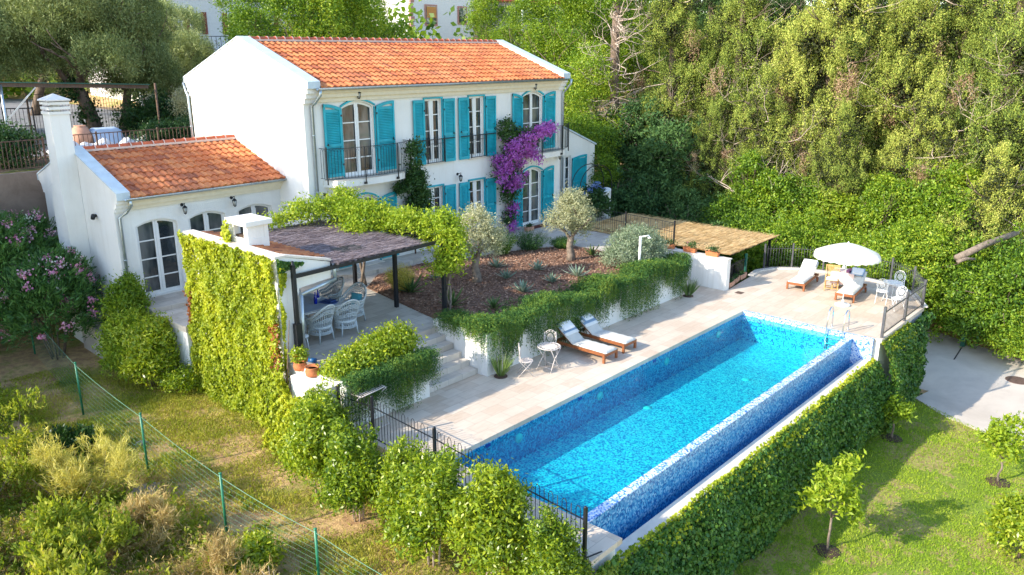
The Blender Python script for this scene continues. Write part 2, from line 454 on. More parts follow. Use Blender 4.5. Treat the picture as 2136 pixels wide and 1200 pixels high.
        nt.links.new(col, bs.inputs['Base Color']); bs.inputs['Roughness'].default_value = 0.97
        bump(nt, bs, n3, 0.8, 0.05)
        return m
    M['ground'] = ground('dry_grass_ground', (0.16, 0.17, 0.03), (0.34, 0.32, 0.065), (0.58, 0.39, 0.17), (0.38, 0.22, 0.11), 0.45, 0.87)
    M['lawn'] = ground('lawn_ground', (0.13, 0.20, 0.015), (0.25, 0.32, 0.028), (0.38, 0.33, 0.10), (0.27, 0.20, 0.08), 0.35, 1.08)
    M['yard'] = ground('yard_soil', (0.06, 0.09, 0.02), (0.12, 0.14, 0.03), (0.22, 0.15, 0.09), (0.14, 0.09, 0.055), 0.4, 0.8)
    # foliage
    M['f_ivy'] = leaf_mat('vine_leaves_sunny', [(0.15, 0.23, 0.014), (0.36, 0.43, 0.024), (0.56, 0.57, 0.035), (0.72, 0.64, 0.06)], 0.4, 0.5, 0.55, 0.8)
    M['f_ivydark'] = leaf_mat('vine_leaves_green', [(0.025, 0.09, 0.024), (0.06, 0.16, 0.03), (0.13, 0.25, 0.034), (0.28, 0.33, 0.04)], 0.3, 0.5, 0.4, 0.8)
    M['f_red'] = leaf_mat('vine_leaves_red', [(0.20, 0.05, 0.02), (0.40, 0.14, 0.03)], 0.3)
    M['f_laurel'] = leaf_mat('laurel_leaves', [(0.06, 0.14, 0.012), (0.20, 0.30, 0.018), (0.36, 0.45, 0.026), (0.58, 0.59, 0.05)], 0.45, 0.35, 0.3, 1.3, 0.5)
    M['f_hedge'] = leaf_mat('bank_bush_leaves', [(0.035, 0.095, 0.012), (0.12, 0.23, 0.020), (0.27, 0.40, 0.028), (0.52, 0.57, 0.05)], 0.4, 0.45, 0.4, 0.5)
    M['f_cypress'] = leaf_mat('cypress_sprays', [(0.07, 0.12, 0.026), (0.20, 0.275, 0.05), (0.38, 0.43, 0.075), (0.58, 0.56, 0.14)], 0.15, 0.7, 0.35, 0.35, 0.2)
    M['f_core'] = leaf_mat('inner_shaded_dead_sprays', [(0.02, 0.028, 0.012), (0.04, 0.05, 0.02), (0.07, 0.06, 0.03)], 0.0, 0.9, 0.3, 1.0, 0.1)  # dead inner twigs, coloured near black to paint the shade inside the crowns
    M['f_withered'] = leaf_mat('withered_sprays', [(0.20, 0.12, 0.07), (0.38, 0.25, 0.15), (0.52, 0.38, 0.24)], 0.15, 0.8, 0.3, 1.0, 0.2)
    M['f_cypdark'] = leaf_mat('juniper_and_shaded_sprays', [(0.03, 0.08, 0.03), (0.08, 0.16, 0.045), (0.15, 0.24, 0.06)], 0.2, 0.7, 0.4, 0.4, 0.2)
    M['f_olive'] = leaf_mat('olive_leaves', [(0.28, 0.29, 0.14), (0.46, 0.46, 0.27), (0.62, 0.60, 0.40)], 0.25, 0.6, 0.3, 2.0, 0.3)
    M['f_oldolive'] = leaf_mat('old_olive_leaves', [(0.10, 0.14, 0.045), (0.28, 0.34, 0.12), (0.54, 0.57, 0.28)], 0.25, 0.6, 0.4, 0.5, 0.3)
    M['f_tree'] = leaf_mat('broad_leaves', [(0.06, 0.13, 0.014), (0.16, 0.27, 0.02), (0.30, 0.40, 0.028), (0.48, 0.52, 0.05)], 0.45, 0.45, 0.45, 0.5)
    M['f_wisteria'] = leaf_mat('wisteria_leaves', [(0.11, 0.20, 0.014), (0.24, 0.36, 0.022), (0.38, 0.48, 0.03), (0.54, 0.57, 0.06)], 0.45, 0.5, 0.4, 1.0)
    M['f_rosemary'] = leaf_mat('rosemary_needles', [(0.018, 0.065, 0.026), (0.045, 0.125, 0.034), (0.11, 0.21, 0.036), (0.34, 0.40, 0.05)], 0.2, 0.6, 0.45, 1.2, 0.2)
    M['f_oleander'] = leaf_mat('oleander_leaves', [(0.04, 0.11, 0.03), (0.10, 0.22, 0.05), (0.19, 0.34, 0.075)], 0.25, 0.45, 0.4, 0.9)
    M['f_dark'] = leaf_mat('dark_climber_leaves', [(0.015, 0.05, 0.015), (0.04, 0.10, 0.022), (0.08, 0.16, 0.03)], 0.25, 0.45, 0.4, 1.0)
    M['f_grey'] = leaf_mat('silver_leaves', [(0.09, 0.145, 0.085), (0.19, 0.26, 0.15), (0.36, 0.41, 0.27)], 0.2, 0.6, 0.35, 1.5, 0.3)
    M['f_agave'] = leaf_mat('agave_blades', [(0.14, 0.21, 0.13), (0.27, 0.35, 0.25), (0.44, 0.48, 0.33)], 0.1, 0.5, 0.2)
    M['f_agavegreen'] = leaf_mat('green_blades', [(0.06, 0.12, 0.04), (0.12, 0.20, 0.05), (0.24, 0.31, 0.07)], 0.15, 0.5, 0.2)
    M['f_weed'] = leaf_mat('wild_weeds', [(0.08, 0.15, 0.018), (0.24, 0.32, 0.03), (0.44, 0.46, 0.05), (0.62, 0.56, 0.14)], 0.5, 0.6, 0.6, 0.6)
    M['f_straw'] = leaf_mat('dry_straw', [(0.34, 0.21, 0.08), (0.58, 0.43, 0.18), (0.74, 0.62, 0.32)], 0.3, 0.8, 0.4, 1.0, 0.2)
    M['f_plume'] = leaf_mat('golden_plume', [(0.46, 0.42, 0.08), (0.70, 0.61, 0.17), (0.82, 0.72, 0.30)], 0.35, 0.8, 0.3, 1.0, 0.2)
    M['f_grass'] = leaf_mat('grass_blades', [(0.12, 0.18, 0.016), (0.27, 0.32, 0.028), (0.46, 0.43, 0.06), (0.62, 0.50, 0.16)], 0.3, 0.6, 0.6, 0.5, 0.2)
    M['f_lawn'] = leaf_mat('lawn_blades', [(0.11, 0.21, 0.014), (0.22, 0.36, 0.02), (0.35, 0.47, 0.03), (0.50, 0.53, 0.09)], 0.3, 0.6, 0.5, 0.5, 0.2)
    M['p_violet'] = leaf_mat('violet_bracts', [(0.30, 0.05, 0.40), (0.50, 0.12, 0.60), (0.66, 0.26, 0.74)], 0.4, 0.6, 0.3)
    M['p_pink'] = leaf_mat('pink_petals', [(0.55, 0.13, 0.30), (0.72, 0.30, 0.48), (0.80, 0.55, 0.62)], 0.3, 0.6, 0.3)
    M['p_white'] = leaf_mat('white_petals', [(0.68, 0.66, 0.6), (0.8, 0.78, 0.74)], 0.3, 0.6, 0.3)
    M['p_blue'] = leaf_mat('blue_petals', [(0.12, 0.20, 0.60), (0.30, 0.42, 0.80)], 0.3, 0.6, 0.3)
    M['p_red'] = leaf_mat('red_petals', [(0.5, 0.05, 0.02), (0.65, 0.14, 0.04)], 0.3, 0.6, 0.3)
    M['p_orange'] = leaf_mat('orange_fruit', [(0.6, 0.16, 0.02), (0.7, 0.26, 0.03)], 0.1, 0.5, 0.2)
    M['beige_render'] = simple('beige_render', (0.76, 0.71, 0.66), 0.9, var=0.06)
    M['red_paint'] = simple('brick_red_paint', (0.22, 0.035, 0.025), 0.6)
    M['pink_stone'] = simple('pink_quoin', (0.46, 0.22, 0.17), 0.85, var=0.15)
    M['blind'] = simple('ochre_blind', (0.55, 0.22, 0.035), 0.6, var=0.08)


make_materials()

# ------------------------------------------------------------------ foliage
def rnd_dirs(n):
    return nrm(RNG.normal(size=(n, 3)))


def crown(name, ell, n_clump, n_leaf, clump_r, L, W, mat, parent=None, mode='broad', shell=(0.55, 1.05), keep=None, flat=0.8, lump=0.0):
    """leaf clumps over a set of ellipsoids (cx,cy,cz,rx,ry,rz); every leaf is its own small face"""
    ell = np.array(ell, float)
    w = (ell[:, 3] * ell[:, 4] * ell[:, 5]) ** (2 / 3); w /= w.sum()
    idx = RNG.choice(len(ell), n_clump, p=w)
    d = rnd_dirs(n_clump); d[:, 2] = np.where(d[:, 2] < -0.55, -d[:, 2], d[:, 2])
    r = RNG.uniform(shell[0], shell[1], (n_clump, 1)) ** 0.7
    if lump: r = r * (1 + lump * RNG.normal(size=(n_clump, 1)))
    cc = ell[idx, :3] + d * ell[idx, 3:] * r
    out = nrm(d / ell[idx, 3:])
    if keep is not None:
        k = keep(cc); cc = cc[k]; out = out[k]
    nc = len(cc)
    cs = RNG.uniform(0.55, 1.4, (nc, 1, 1)) * clump_r
    g = RNG.normal(size=(nc, n_leaf, 3)) * np.array([1, 1, flat])
    o3 = out[:, None, :]
    if mode == 'plume':      # tufts that taper up and outwards
        ax = nrm(out * 0.6 + np.array([0, 0, 0.75]) + RNG.normal(size=(nc, 3)) * 0.3)[:, None, :]
        t = RNG.uniform(0, 1, (nc, n_leaf, 1)) ** 0.8
        P = cc[:, None, :] + ax * (t - 0.4) * cs * 2.6 + g * cs * 0.55 * (1.1 - t * 0.8)
        D = ax + RNG.normal(size=P.shape) * 0.55 + o3 * 0.35
        Nn = RNG.normal(size=P.shape) * 0.55 + o3 * 0.6 + g * 0.45
    elif mode == 'tuft':      # dense rounded tufts of fine sprays
        g = g / (1 + 0.22 * np.abs(g)); P = cc[:, None, :] + g * cs * np.array([0.8, 0.8, 1.5])
        D = RNG.normal(size=P.shape) * 0.5 + o3 * 0.5 + np.array([0, 0, 0.6]); Nn = RNG.normal(size=P.shape) * 0.35 + o3 * 0.5 + g * 0.7
    elif mode == 'droop':
        P = cc[:, None, :] + g * cs
        D = RNG.normal(size=P.shape) * 0.5 + np.array([0, 0, -0.9]) + o3 * 0.5
        Nn = RNG.normal(size=P.shape) * 0.6 + o3
    else:
        P = cc[:, None, :] + g * cs
        D = RNG.normal(size=P.shape) + o3 * 0.5
        Nn = RNG.normal(size=P.shape) * 0.75 + o3 * 0.6 + g * 0.35 + np.array([0, 0, 0.45])
    P = P.reshape(-1, 3); D = D.reshape(-1, 3); Nn = Nn.reshape(-1, 3)
    n = len(P); k = RNG.uniform(0.65, 1.3, n)
    return leaves(name, P, D, Nn, L * k, W * k, mat, parent)


def limb(mb, p, d, length, r, depth, spread=0.55, seg=6, wob=0.18, tips=None):
    """a branching, tapering limb"""
    p = Vector(p); d = Vector(d).normalized(); pts = [p.copy()]; rs = [r]; k = 4
    for i in range(k):
        d = (d + Vector((random.gauss(0, wob), random.gauss(0, wob), random.gauss(0.03, wob * 0.6)))).normalized()
        p = p + d * (length / k); pts.append(p.copy()); rs.append(r * (1 - 0.45 * (i + 1) / k))
    mb.tube(pts, rs, seg)
    if tips is not None and depth == 0: tips.append(p.copy())
    if depth > 0:
        for _ in range(random.choice((2, 3))):
            nd = (d + Vector((random.gauss(0, spread), random.gauss(0, spread), random.uniform(0, spread)))).normalized()
            limb(mb, p, nd, length * random.uniform(0.6, 0.8), rs[-1] * 0.75, depth - 1, spread, max(4, seg - 1), wob, tips)


def smooth01(t):
    t = np.clip(t, 0, 1); return t * t * (3 - 2 * t)


# ------------------------------------------------------------------ the lie of the land
def ground_z(x, y):
    x = np.asarray(x, float); y = np.asarray(y, float)
    z = -3.2 + 2.3 * smooth01((y - 4.3) / 2.6) * (1 - smooth01((x - 11.2) / 1.0))       # grass strip above the lawn
    z = z + 0.65 * smooth01((6.9 - x) / 4.0) * smooth01((y - 9) / 4)                        # weedy bank beyond the wire fence
    z = z + 0.35 * smooth01((y - 24) / 6) * (1 - smooth01((x - 11.2) / 1.0))
    bank = np.where(y > 9.3, 34.6 + np.clip(9.3 - y, -20, 0) * 0.06, 36.2 + (y - 4.0) * 0.42)
    d = x - bank
    zb = -3.2 + 3.2 * smooth01(d / 9.0) + 0.07 * np.clip(d - 7, 0, 60)
    z = np.where(x > 33.0, np.maximum(z, zb), z)
    top = 4.8 - 2.6 * smooth01((x - 31) / 9) + 0.10 * np.clip(y - 58, 0, 200) * smooth01((x - 27) / 8) + 0.07 * np.clip(x - 40, 0, 60) * smooth01((y - 30) / 10)
    k = np.where(x < 31.5, (y > 33.05).astype(float), smooth01((y - 24) / 10))
    z = z * (1 - k) + np.maximum(top, z) * k
    return z


def land():
    def axis(a, b, lo, hi, fine, coarse):
        s = list(np.arange(lo, hi + 1e-6, fine)); t = lo
        left = []
        while t > a: t -= coarse; left.append(t)
        right = []; t = hi
        while t < b: t += coarse; right.append(t)
        return np.array(left[::-1] + s + right)
    xs = axis(-60, 190, 0, 48, 0.4, 6); ys = axis(-40, 190, 0, 40, 0.4, 6)
    X, Y = np.meshgrid(xs, ys); Z = ground_z(X, Y)
    Z = Z + 0.05 * np.sin(X * 1.7 + Y) * np.sin(Y * 1.3 - X * 0.6) * ((X < 10) | ((X > 35) & (Y > 11)))
    nx, ny = len(xs), len(ys)
    V = np.stack([X, Y, Z], -1).reshape(-1, 3)
    i = np.arange(nx - 1)[None, :] + np.arange(ny - 1)[:, None] * nx
    F = np.stack([i, i + 1, i + nx + 1, i + nx], -1).reshape(-1, 4)
    tag(raw_mesh('ground', V, F, M['ground'], smooth=True), kind='structure')
    lawn = MB().sheet([(11.2, -14), (40, -14), (33, 1.8), (28.3, 3.4), (29.2, 5.9), (30.2, 7.2), (30.0, 7.71), (11.2, 7.71)], -3.185)
    tag(lawn.build('lawn', M['lawn']), kind='structure')
    drive = MB().prism([(40.5, -14), (70, -14), (70, 6.5), (44.5, 5.6), (40.5, 7.6), (38.6, 9.3), (36.5, 10.3), (31.3, 10.3), (31.3, 7.0), (30.25, 7.2), (29.25, 5.9), (28.35, 3.4), (33.05, 1.8)], 'z', -3.4, -3.17)
    tag(drive.build('driveway', M['concrete']), kind='structure')
    road = MB().prism([(-4, 37.2), (17.2, 37.2), (22, 47), (26, 60), (28, 85), (6, 85), (-2, 60)], 'z', 4.3, 4.83)
    tag(road.build('upper_road', M['asphalt']), kind='structure')
    yard = MB().prism([(9.0, 33.2), (33, 33.2), (33, 60), (40, 90), (26.5, 90), (26, 60), (22, 47), (17.3, 37.1), (9.0, 37.1)], 'z', 4.3, 4.815)
    tag(yard.build('upper_yard', M['yard']), kind='structure')


def blades(name, n, region, mat, h=0.06, wdt=0.012, lean=0.5):
    xy = region(n); n = len(xy)
    z = ground_z(xy[:, 0], xy[:, 1])
    hh = h * RNG.uniform(0.5, 1.6, n)
    D = np.stack([RNG.normal(0, lean, n), RNG.normal(0, lean, n), np.ones(n)], -1)
    P = np.stack([xy[:, 0], xy[:, 1], z + hh * 0.42], -1)
    o = leaves(name, P, D, RNG.normal(size=(n, 3)), hh, wdt * RNG.uniform(0.7, 1.5, n), mat)
    return tag(o, kind='stuff')


def patchy(x, y, s=0.9):
    return np.sin(x * s + 1.3 * np.sin(y * s * 0.7)) * np.sin(y * s * 1.1 + 1.7 * np.sin(x * s * 0.6)) + 0.5 * np.sin(x * s * 2.7 + y * s * 1.9) * np.sin(y * s * 2.3 - x)


def grasses():
    def strip(n):
        x = RNG.uniform(6.3, 11.0, n); y = RNG.uniform(8.8, 27, n)
        k = patchy(x, y, 1.3) + RNG.normal(0, 0.55, n) > -0.25
        return np.stack([x[k], y[k]], -1)
    blades('grass', 150000, strip, M['f_grass'], 0.08, 0.016, 0.7)
    def lawn(n):
        x = RNG.uniform(12, 31, n); y = RNG.uniform(-2.0, 7.3, n)
        k = (x < np.where(y > 3.4, 28.25 + (y - 3.4) * 0.5, 28.25 + (3.4 - y) * 2.9)) & (patchy(x, y, 1.1) + RNG.normal(0, 0.7, n) > -0.8) & (y < 7.6)
        return np.stack([x[k], y[k]], -1)
    o = blades('lawn_grass', 170000, lawn, M['f_lawn'], 0.07, 0.016, 0.7)


# ------------------------------------------------------------------ pool, deck, terrace
PX0, PX1, PY0, PY1 = 11.62, 26.4, 8.62, 12.33     # inside faces of the basin
WEIR0 = 8.42; CH0 = 8.07                          # outer face of the weir, inner face of the channel's low wall
DECK_R = [(26.552, 7.55), (31.15, 7.55), (32.6, 8.35), (33.45, 9.3), (33.75, 10.6), (33.7, 12.0), (33.4, 13.2), (32.8, 14.0), (31.9, 14.4), (30.94, 14.25), (28.62, 14.03), (28.62, 15.6), (26.552, 15.6)]


def pool():
    t = empty('swimming_pool', (19, 10, -0.9), 0, 'long blue mosaic infinity pool set into the pale stone deck', 'pool')
    def part(mb, name, mat, parent=t):
        o = mb.build(name, mat, parent); o.matrix_parent_inverse = t.matrix_world.inverted() if parent is t else Matrix(); return o
    bpy.context.view_layer.update()
    FZ = -1.05
    part(MB().box(PX0 - 0.2, WEIR0 + 0.02, FZ - 0.15, PX1 + 0.14, PY1 + 0.2, FZ), 'floor', M['mosaic_floor'])
    part(MB().box(PX0 - 0.15, PY1, FZ + .001, PX1 + 0.15, PY1 + 0.15, -0.125), 'back_wall', M['mosaic_weir'])
    part(MB().box(PX0 - 0.15, CH0, -1.3, PX0, PY1 - .001, -0.125), 'end_wall', M['mosaic'])
    part(MB().box(PX1, CH0 - 0.3, -1.3, PX1 + 0.149, PY1 - .001, -0.001), 'end_wall', M['mosaic'])
    part(MB().box(PX0 + .001, WEIR0, -1.25, PX1 - .001, PY0, -0.125), 'weir_wall', M['mosaic_weir'])
    part(MB().box(PX0 + .002, WEIR0 - .012, -0.1249, PX1 - .002, PY0 + .004, -0.098), 'weir_crest', M['mosaic'])
    part(MB().box(PX0 + .001, CH0 - 0.02, -1.3, PX1 - .001, WEIR0 - .001, -1.2), 'channel_floor', M['mosaic_deep'])
    for x, z in ((14.1, -0.42), (17.6, -0.42), (21.2, -0.42), (24.6, -0.42)):
        part(MB().tube([(x, PY1 + 0.01, z), (x, PY1 - 0.03, z)], 0.13, 16), 'pool_light', M['white_plastic'])
    for x, y in ((19.0, 11.6), (25.0, 9.6), (25.7, 9.2), (22.9, 10.4)):
        o = part(MB().lathe([(0.13, 0), (0.13, 0.02), (0.05, 0.035)], 16, (x, y, FZ)), 'drain_cover', M['white_plastic'])
    for x in (12.9, 16.6, 20.4): part(MB().box(x, PY1 - 0.012, -0.24, x + 0.16, PY1 + 0.01, -0.16), 'skimmer', M['blue_glass'])
    w = MB().sheet([(PX0, PY0), (PX1, PY0), (PX1, PY1), (PX0, PY1)], -0.155)
    tag(w.build('pool_water', M['water'], fix=False), kind='structure')
    w = MB().sheet([(PX0, CH0), (PX1, CH0), (PX1, WEIR0), (PX0, WEIR0)], -0.98)
    tag(w.build('channel_water', M['water2'], fix=False), kind='structure')

    # the deck in four sheets round the basin, each a slab 0.12 thick
    d = MB()
    d.prism([(10.62, 7.5), (PX0, 7.5), (PX0, 15.6), (11.05, 15.6)], 'z', -0.12, 0)
    d.prism([(PX0 + .0005, PY1), (26.5515, PY1), (26.5515, 15.6), (PX0 + .0005, 15.6)], 'z', -0.12, 0)
    d.prism(DECK_R, 'z', -0.12, 0)
    tag(d.build('pool_deck', M['deck']), kind='structure')

    # retaining walls under it
    t = empty('retaining_wall', (19, 7.9, -3.2), 0, 'long white retaining wall under the pool with a pale stone coping, mostly hidden by ivy', 'wall')
    bpy.context.view_layer.update()
    part(MB().box(11.0, 7.74, -3.4, 26.38, CH0 - .001, -0.81), 'wall', M['stained'], None).parent = t
    body = MB().prism([(x - 0.04 if x > 28.7 else max(x, 26.57), y + (0.05 if y < 9 else -0.05 if y > 14.2 else 0)) for x, y in DECK_R], 'z', -3.4, -0.121)
    body.prism([(10.72, 7.55), (PX0 - .16, 7.55), (PX0 - .16, 15.5), (11.12, 15.5)], 'z', -3.4, -0.121)
    body.build('deck_wall', M['stained'], t)
    MB().box(10.98, 7.70, -0.809, 26.38, CH0 + .01, -0.755).build('coping', M['edge_stone'], t, 0.01)
    e = MB()
    n = len(DECK_R)
    for i in range(1, 9): e.bar((*DECK_R[i], 0.03), (*DECK_R[i + 1], 0.03), 0.24, 0.07)
    e.build('kerb', M['edge_stone'], t, 0.01)
    for o in kids(t): o.matrix_parent_inverse = t.matrix_world.inverted()


def fix_children(t):
    """children were built in world coordinates: keep them there"""
    bpy.context.view_layer.update()
    for o in kids(t): o.matrix_parent_inverse = t.matrix_world.inverted()


TZ = 1.08
BED = [(16.15, 17.45), (16.95, 21.85), (18.3, 22.9), (20.4, 22.9), (22.3, 22.2), (25.4, 21.2), (26.75, 20.2), (26.75, 15.2), (15.95, 15.2), (15.95, 16.9)]


def terraces():
    # upper terrace: patio, path by the house, bed edge
    tp = MB().prism([(16.05, 17.0), (16.16, 17.45), (16.96, 21.86), (18.3, 22.95), (20.4, 22.95), (22.3, 22.25), (25.4, 21.25), (26.78, 20.25), (26.78, 16.9), (29.4, 16.9), (29.9, 22.6), (33.5, 23.4), (33.5, 26.5), (10.5, 26.5), (10.7, 22.6), (11.1, 22.6), (11.1, 17.0)], 'z', 0.9, TZ)
    tag(tp.build('terrace', M['terrace']), kind='structure')
    porch = MB().prism([(16.4, 24.0), (17.4, 23.2), (19.5, 23.0), (24.0, 23.9), (25.6, 22.9), (27.5, 22.5), (33.0, 23.8), (33.0, 26.4), (16.4, 26.4)], 'z', TZ + .001, 1.23)
    porch.prism([(10.62, 24.6), (16.39, 24.3), (16.39, 26.3), (10.52, 26.3)], 'z', TZ + .001, 1.23)
    tag(porch.build('porch', M['terrace']), kind='structure')
    body = MB().prism([(11.12, 17.02), (15.9, 17.02), (26.7, 17.02), (29.35, 17.02), (29.8, 22.6), (33.4, 23.4), (33.4, 31), (10.6, 31), (10.72, 22.6), (11.12, 22.6)], 'z', -3.4, 0.899)
    w = empty('terrace_wall', (11, 20, -0.9), 0, 'pale rendered base wall under the dining terrace', 'wall')
    body.build('wall', M['stained'], w); fix_children(w)
    bed = MB().prism(BED, 'z', 0.85, TZ + 0.03)
    tag(bed.build('mulch_bed', M['mulch']), kind='structure')
    # loose chips lying on the bed
    n = 16000
    x = RNG.uniform(15.9, 26.7, n); y = RNG.uniform(15.25, 22.9, n)
    def inside(px, py):
        c = np.zeros(len(px), bool); j = len(BED) - 1
        for i in range(len(BED)):
            xi, yi = BED[i]; xj, yj = BED[j]
            c ^= ((yi > py) != (yj > py)) & (px < (xj - xi) * (py - yi) / (yj - yi) + xi); j = i
        return c
    k = inside(x, y); x = x[k]; y = y[k]; n = len(x)
    P = np.stack([x, y, np.full(n, TZ + 0.045) + RNG.uniform(0, 0.02, n)], -1)
    D = np.stack([RNG.normal(size=n), RNG.normal(size=n), RNG.normal(0, 0.25, n)], -1)
    Nn = np.stack([RNG.normal(0, 0.35, n), RNG.normal(0, 0.35, n), np.ones(n)], -1)
    chip = leaf_mat('bark_chips', [(0.11, 0.05, 0.033), (0.29, 0.155, 0.10), (0.50, 0.33, 0.23)], 0.0, 0.95, 0.3, 1.0, 0.2)
    tag(leaves('bark_chips', P, D, Nn, RNG.uniform(0.05, 0.14, n), RNG.uniform(0.03, 0.07, n), chip), kind='stuff')

    # planter front wall of the bed
    t = empty('planter_wall', (21, 15.1, 0), 0, 'low white planter wall between the mulch bed and the pool deck', 'wall')
    MB().box(15.78, 15.0, 0.002, 26.8, 15.22, 1.28).build('wall', M['stained'], t)
    MB().box(15.76, 15.221, 0.002, 15.97, 17.2, 1.26).build('wall', M['stained'], t)
    MB().box(26.6, 15.221, 0.002, 26.8, 16.9, 1.2).build('wall', M['stained'], t)
    fix_children(t)
    # planter box beside the steps
    t = empty('planter_box', (12.6, 16, 0), 0, 'white rendered planter box between the deck and the dining terrace', 'planter')
    MB().box(11.0, 15.2, 0.002, 13.72, 15.4, 1.18).build('wall', M['stained'], t)
    MB().box(13.52, 15.401, 0.002, 13.72, 16.98, 1.17).build('wall', M['stained'], t)
    MB().box(11.0, 15.401, -0.9, 11.2, 16.98, 1.17).build('wall', M['stained'], t)
    MB().box(11.201, 15.401, 0.5, 13.519, 17.015, 1.02).build('soil', M['soil'], t)
    fix_children(t)
    # steps
    t = empty('garden_steps', (14.7, 16, 0), 0, 'flight of six pale stone steps from the deck up to the dining terrace', 'steps')
    ys = [15.35, 15.68, 16.01, 16.34, 16.67, 17.0]
    for i in range(5):
        MB().box(13.73, ys[i], 0.003 if i == 0 else i * 0.18 - 0.02, 15.75, ys[i + 1] + 0.05 if i < 4 else 17.015, (i + 1) * 0.18).build('step', M['step'], t, 0.008)
    fix_children(t)
    t = empty('side_steps', (27.6, 16, 0), 0, 'short flight of stone steps beside the white wall with flower boxes', 'steps')
    for i in range(5):
        y0 = 15.25 + i * 0.33
        MB().box(26.81, y0, 0.003 if i == 0 else i * 0.18 - 0.02, 28.28, y0 + 0.38 if i < 4 else 16.89, (i + 1) * 0.18).build('step', M['step'], t, 0.008)
    fix_children(t)
    # white wall that carries the flower boxes
    t = empty('white_wall', (28.45, 15.5, 0), 0, 'white wall with three flower boxes on top and an iron ring on its side', 'wall')
    MB().box(28.3, 14.03, 0.002, 28.6, 17.3, 1.22).build('wall', M['stained'], t)
    MB().box(28.26, 13.99, 1.221, 28.64, 17.33, 1.26).build('coping', M['edge_stone'], t, 0.008)
    ring = MB(); ring.tube([(28.27, 15.75 + 0.09 * math.cos(a), 0.93 + 0.09 * math.sin(a)) for a in np.linspace(0, 2 * PI, 15)], 0.016, 6)
    ring.build('ring', M['iron'], t)
    fix_children(t)


land(); grasses(); pool(); terraces()

# ------------------------------------------------------------------ the house
def tile_slope(x0, x1, ye, ze, yr, zr, parent, pitch=0.25, course=0.40, name='roof'):
    """S-tiles from the eave (ye,ze) up to the ridge (yr,zr)"""
    Ls = math.hypot(yr - ye, zr - ze); uy, uz = (yr - ye) / Ls, (zr - ze) / Ls
    ny, nz = (-uz, uy) if uy > 0 else (uz, -uy)
    rows = max(1, round(Ls / course)); cl = Ls / rows
    nt = max(1, round((x1 - x0) / pitch)); pw = (x1 - x0) / nt
    k = 8; nx = nt * k + 1
    xs = x0 + np.arange(nx) * pw / k
    ph = (np.arange(nx) % k) / k
    prof = 0.056 * (0.5 + 0.5 * np.sin(2 * PI * ph)) ** 0.9
    V = []; F = []; UV = []
    for r in range(rows):
        jit = RNG.normal(0, 0.004, nt + 1)[np.minimum(np.arange(nx) // k, nt)]
        lines = []
        for s, lift in ((r * cl - 0.035, 0.008), (r * cl - 0.035, 0.052), (r * cl - 0.034, 0.0521), ((r + 0.55) * cl, 0.026), ((r + 1) * cl, 0.012)):
            h = prof + lift + (jit if lift > 0.012 else 0)
            if lift == 0.008: h = prof * 0.9 - 0.012 + jit
            lines.append(np.stack([xs, ye + uy * s + ny * h, ze + uz * s + nz * h], -1))
        b = len(V) * nx
        for li in lines: V.append(li)
        for j in (0, 2, 3):
            i = np.arange(nx - 1)
            F.append(np.stack([b + j * nx + i, b + j * nx + i + 1, b + (j + 1) * nx + i + 1, b + (j + 1) * nx + i], -1))
            u = (i + 0.5) / k
            UV.append(np.stack([u + r * 17.0, np.full(nx - 1, r + 0.5)], -1))
    V = np.concatenate(V); F = np.concatenate(F); UV = np.repeat(np.concatenate(UV), 4, axis=0)
    o = raw_mesh(name, V, F, M['tile'], parent, smooth=True)
    uv = o.data.uv_layers.new(name='tiles'); uv.data.foreach_set('uv', np.ascontiguousarray(UV, np.float32).ravel())
    return o


def ridge_caps(x0, x1, y, z, parent, step=0.36, r=0.115):
    n = round((x1 - x0) / step); st = (x1 - x0) / n
    a = MB(); m = MB()
    for i in range(n):
        xa = x0 + i * st
        pts = []
        for xx, rr in ((xa, r * 1.16), (xa + 0.06, r * 1.14), (xa + 0.075, r), (xa + st + 0.02, r * 0.98)):
            pts.append([(xx, y + rr * math.cos(t), z + rr * math.sin(t)) for t in np.linspace(-0.35, PI + 0.35, 11)])
        vs = [p for ring in pts for p in ring]
        fs = [(j * 11 + q, j * 11 + q + 1, (j + 1) * 11 + q + 1, (j + 1) * 11 + q) for j in range(3) for q in range(10)]
        fs.append(tuple(range(11)))
        a.add(vs, fs, True)
        m.add([(xa + dx, y + (r * 1.2) * math.cos(t), z + (r * 1.2) * math.sin(t)) for dx in (0.0, 0.035) for t in np.linspace(0.0, PI, 9)], [(q, q + 1, 10 + q, 9 + q) for q in range(8)], True)
    o = a.build('ridge_cap', M['ridge'], parent)
    b = m.box(x0, y - 0.16, z - 0.05, x1, y + 0.16, z - 0.02 + 0.04)
    b.build('ridge_bedding', M['mortar'], parent)


def arc_top(x0, x1, z, rise, n=10):
    return [(x0 + (x1 - x0) * i / n, z + rise * (1 - (2 * i / n - 1) ** 2)) for i in range(n + 1)]


def opening(x0, x1, z0, z1, rise, y0, y1):
    top = arc_top(x0, x1, z1 - rise, rise) if rise else [(x0, z1), (x1, z1)]
    return MB().prism([(x1, z0), (x0, z0)] + top, 'y', y0, y1)


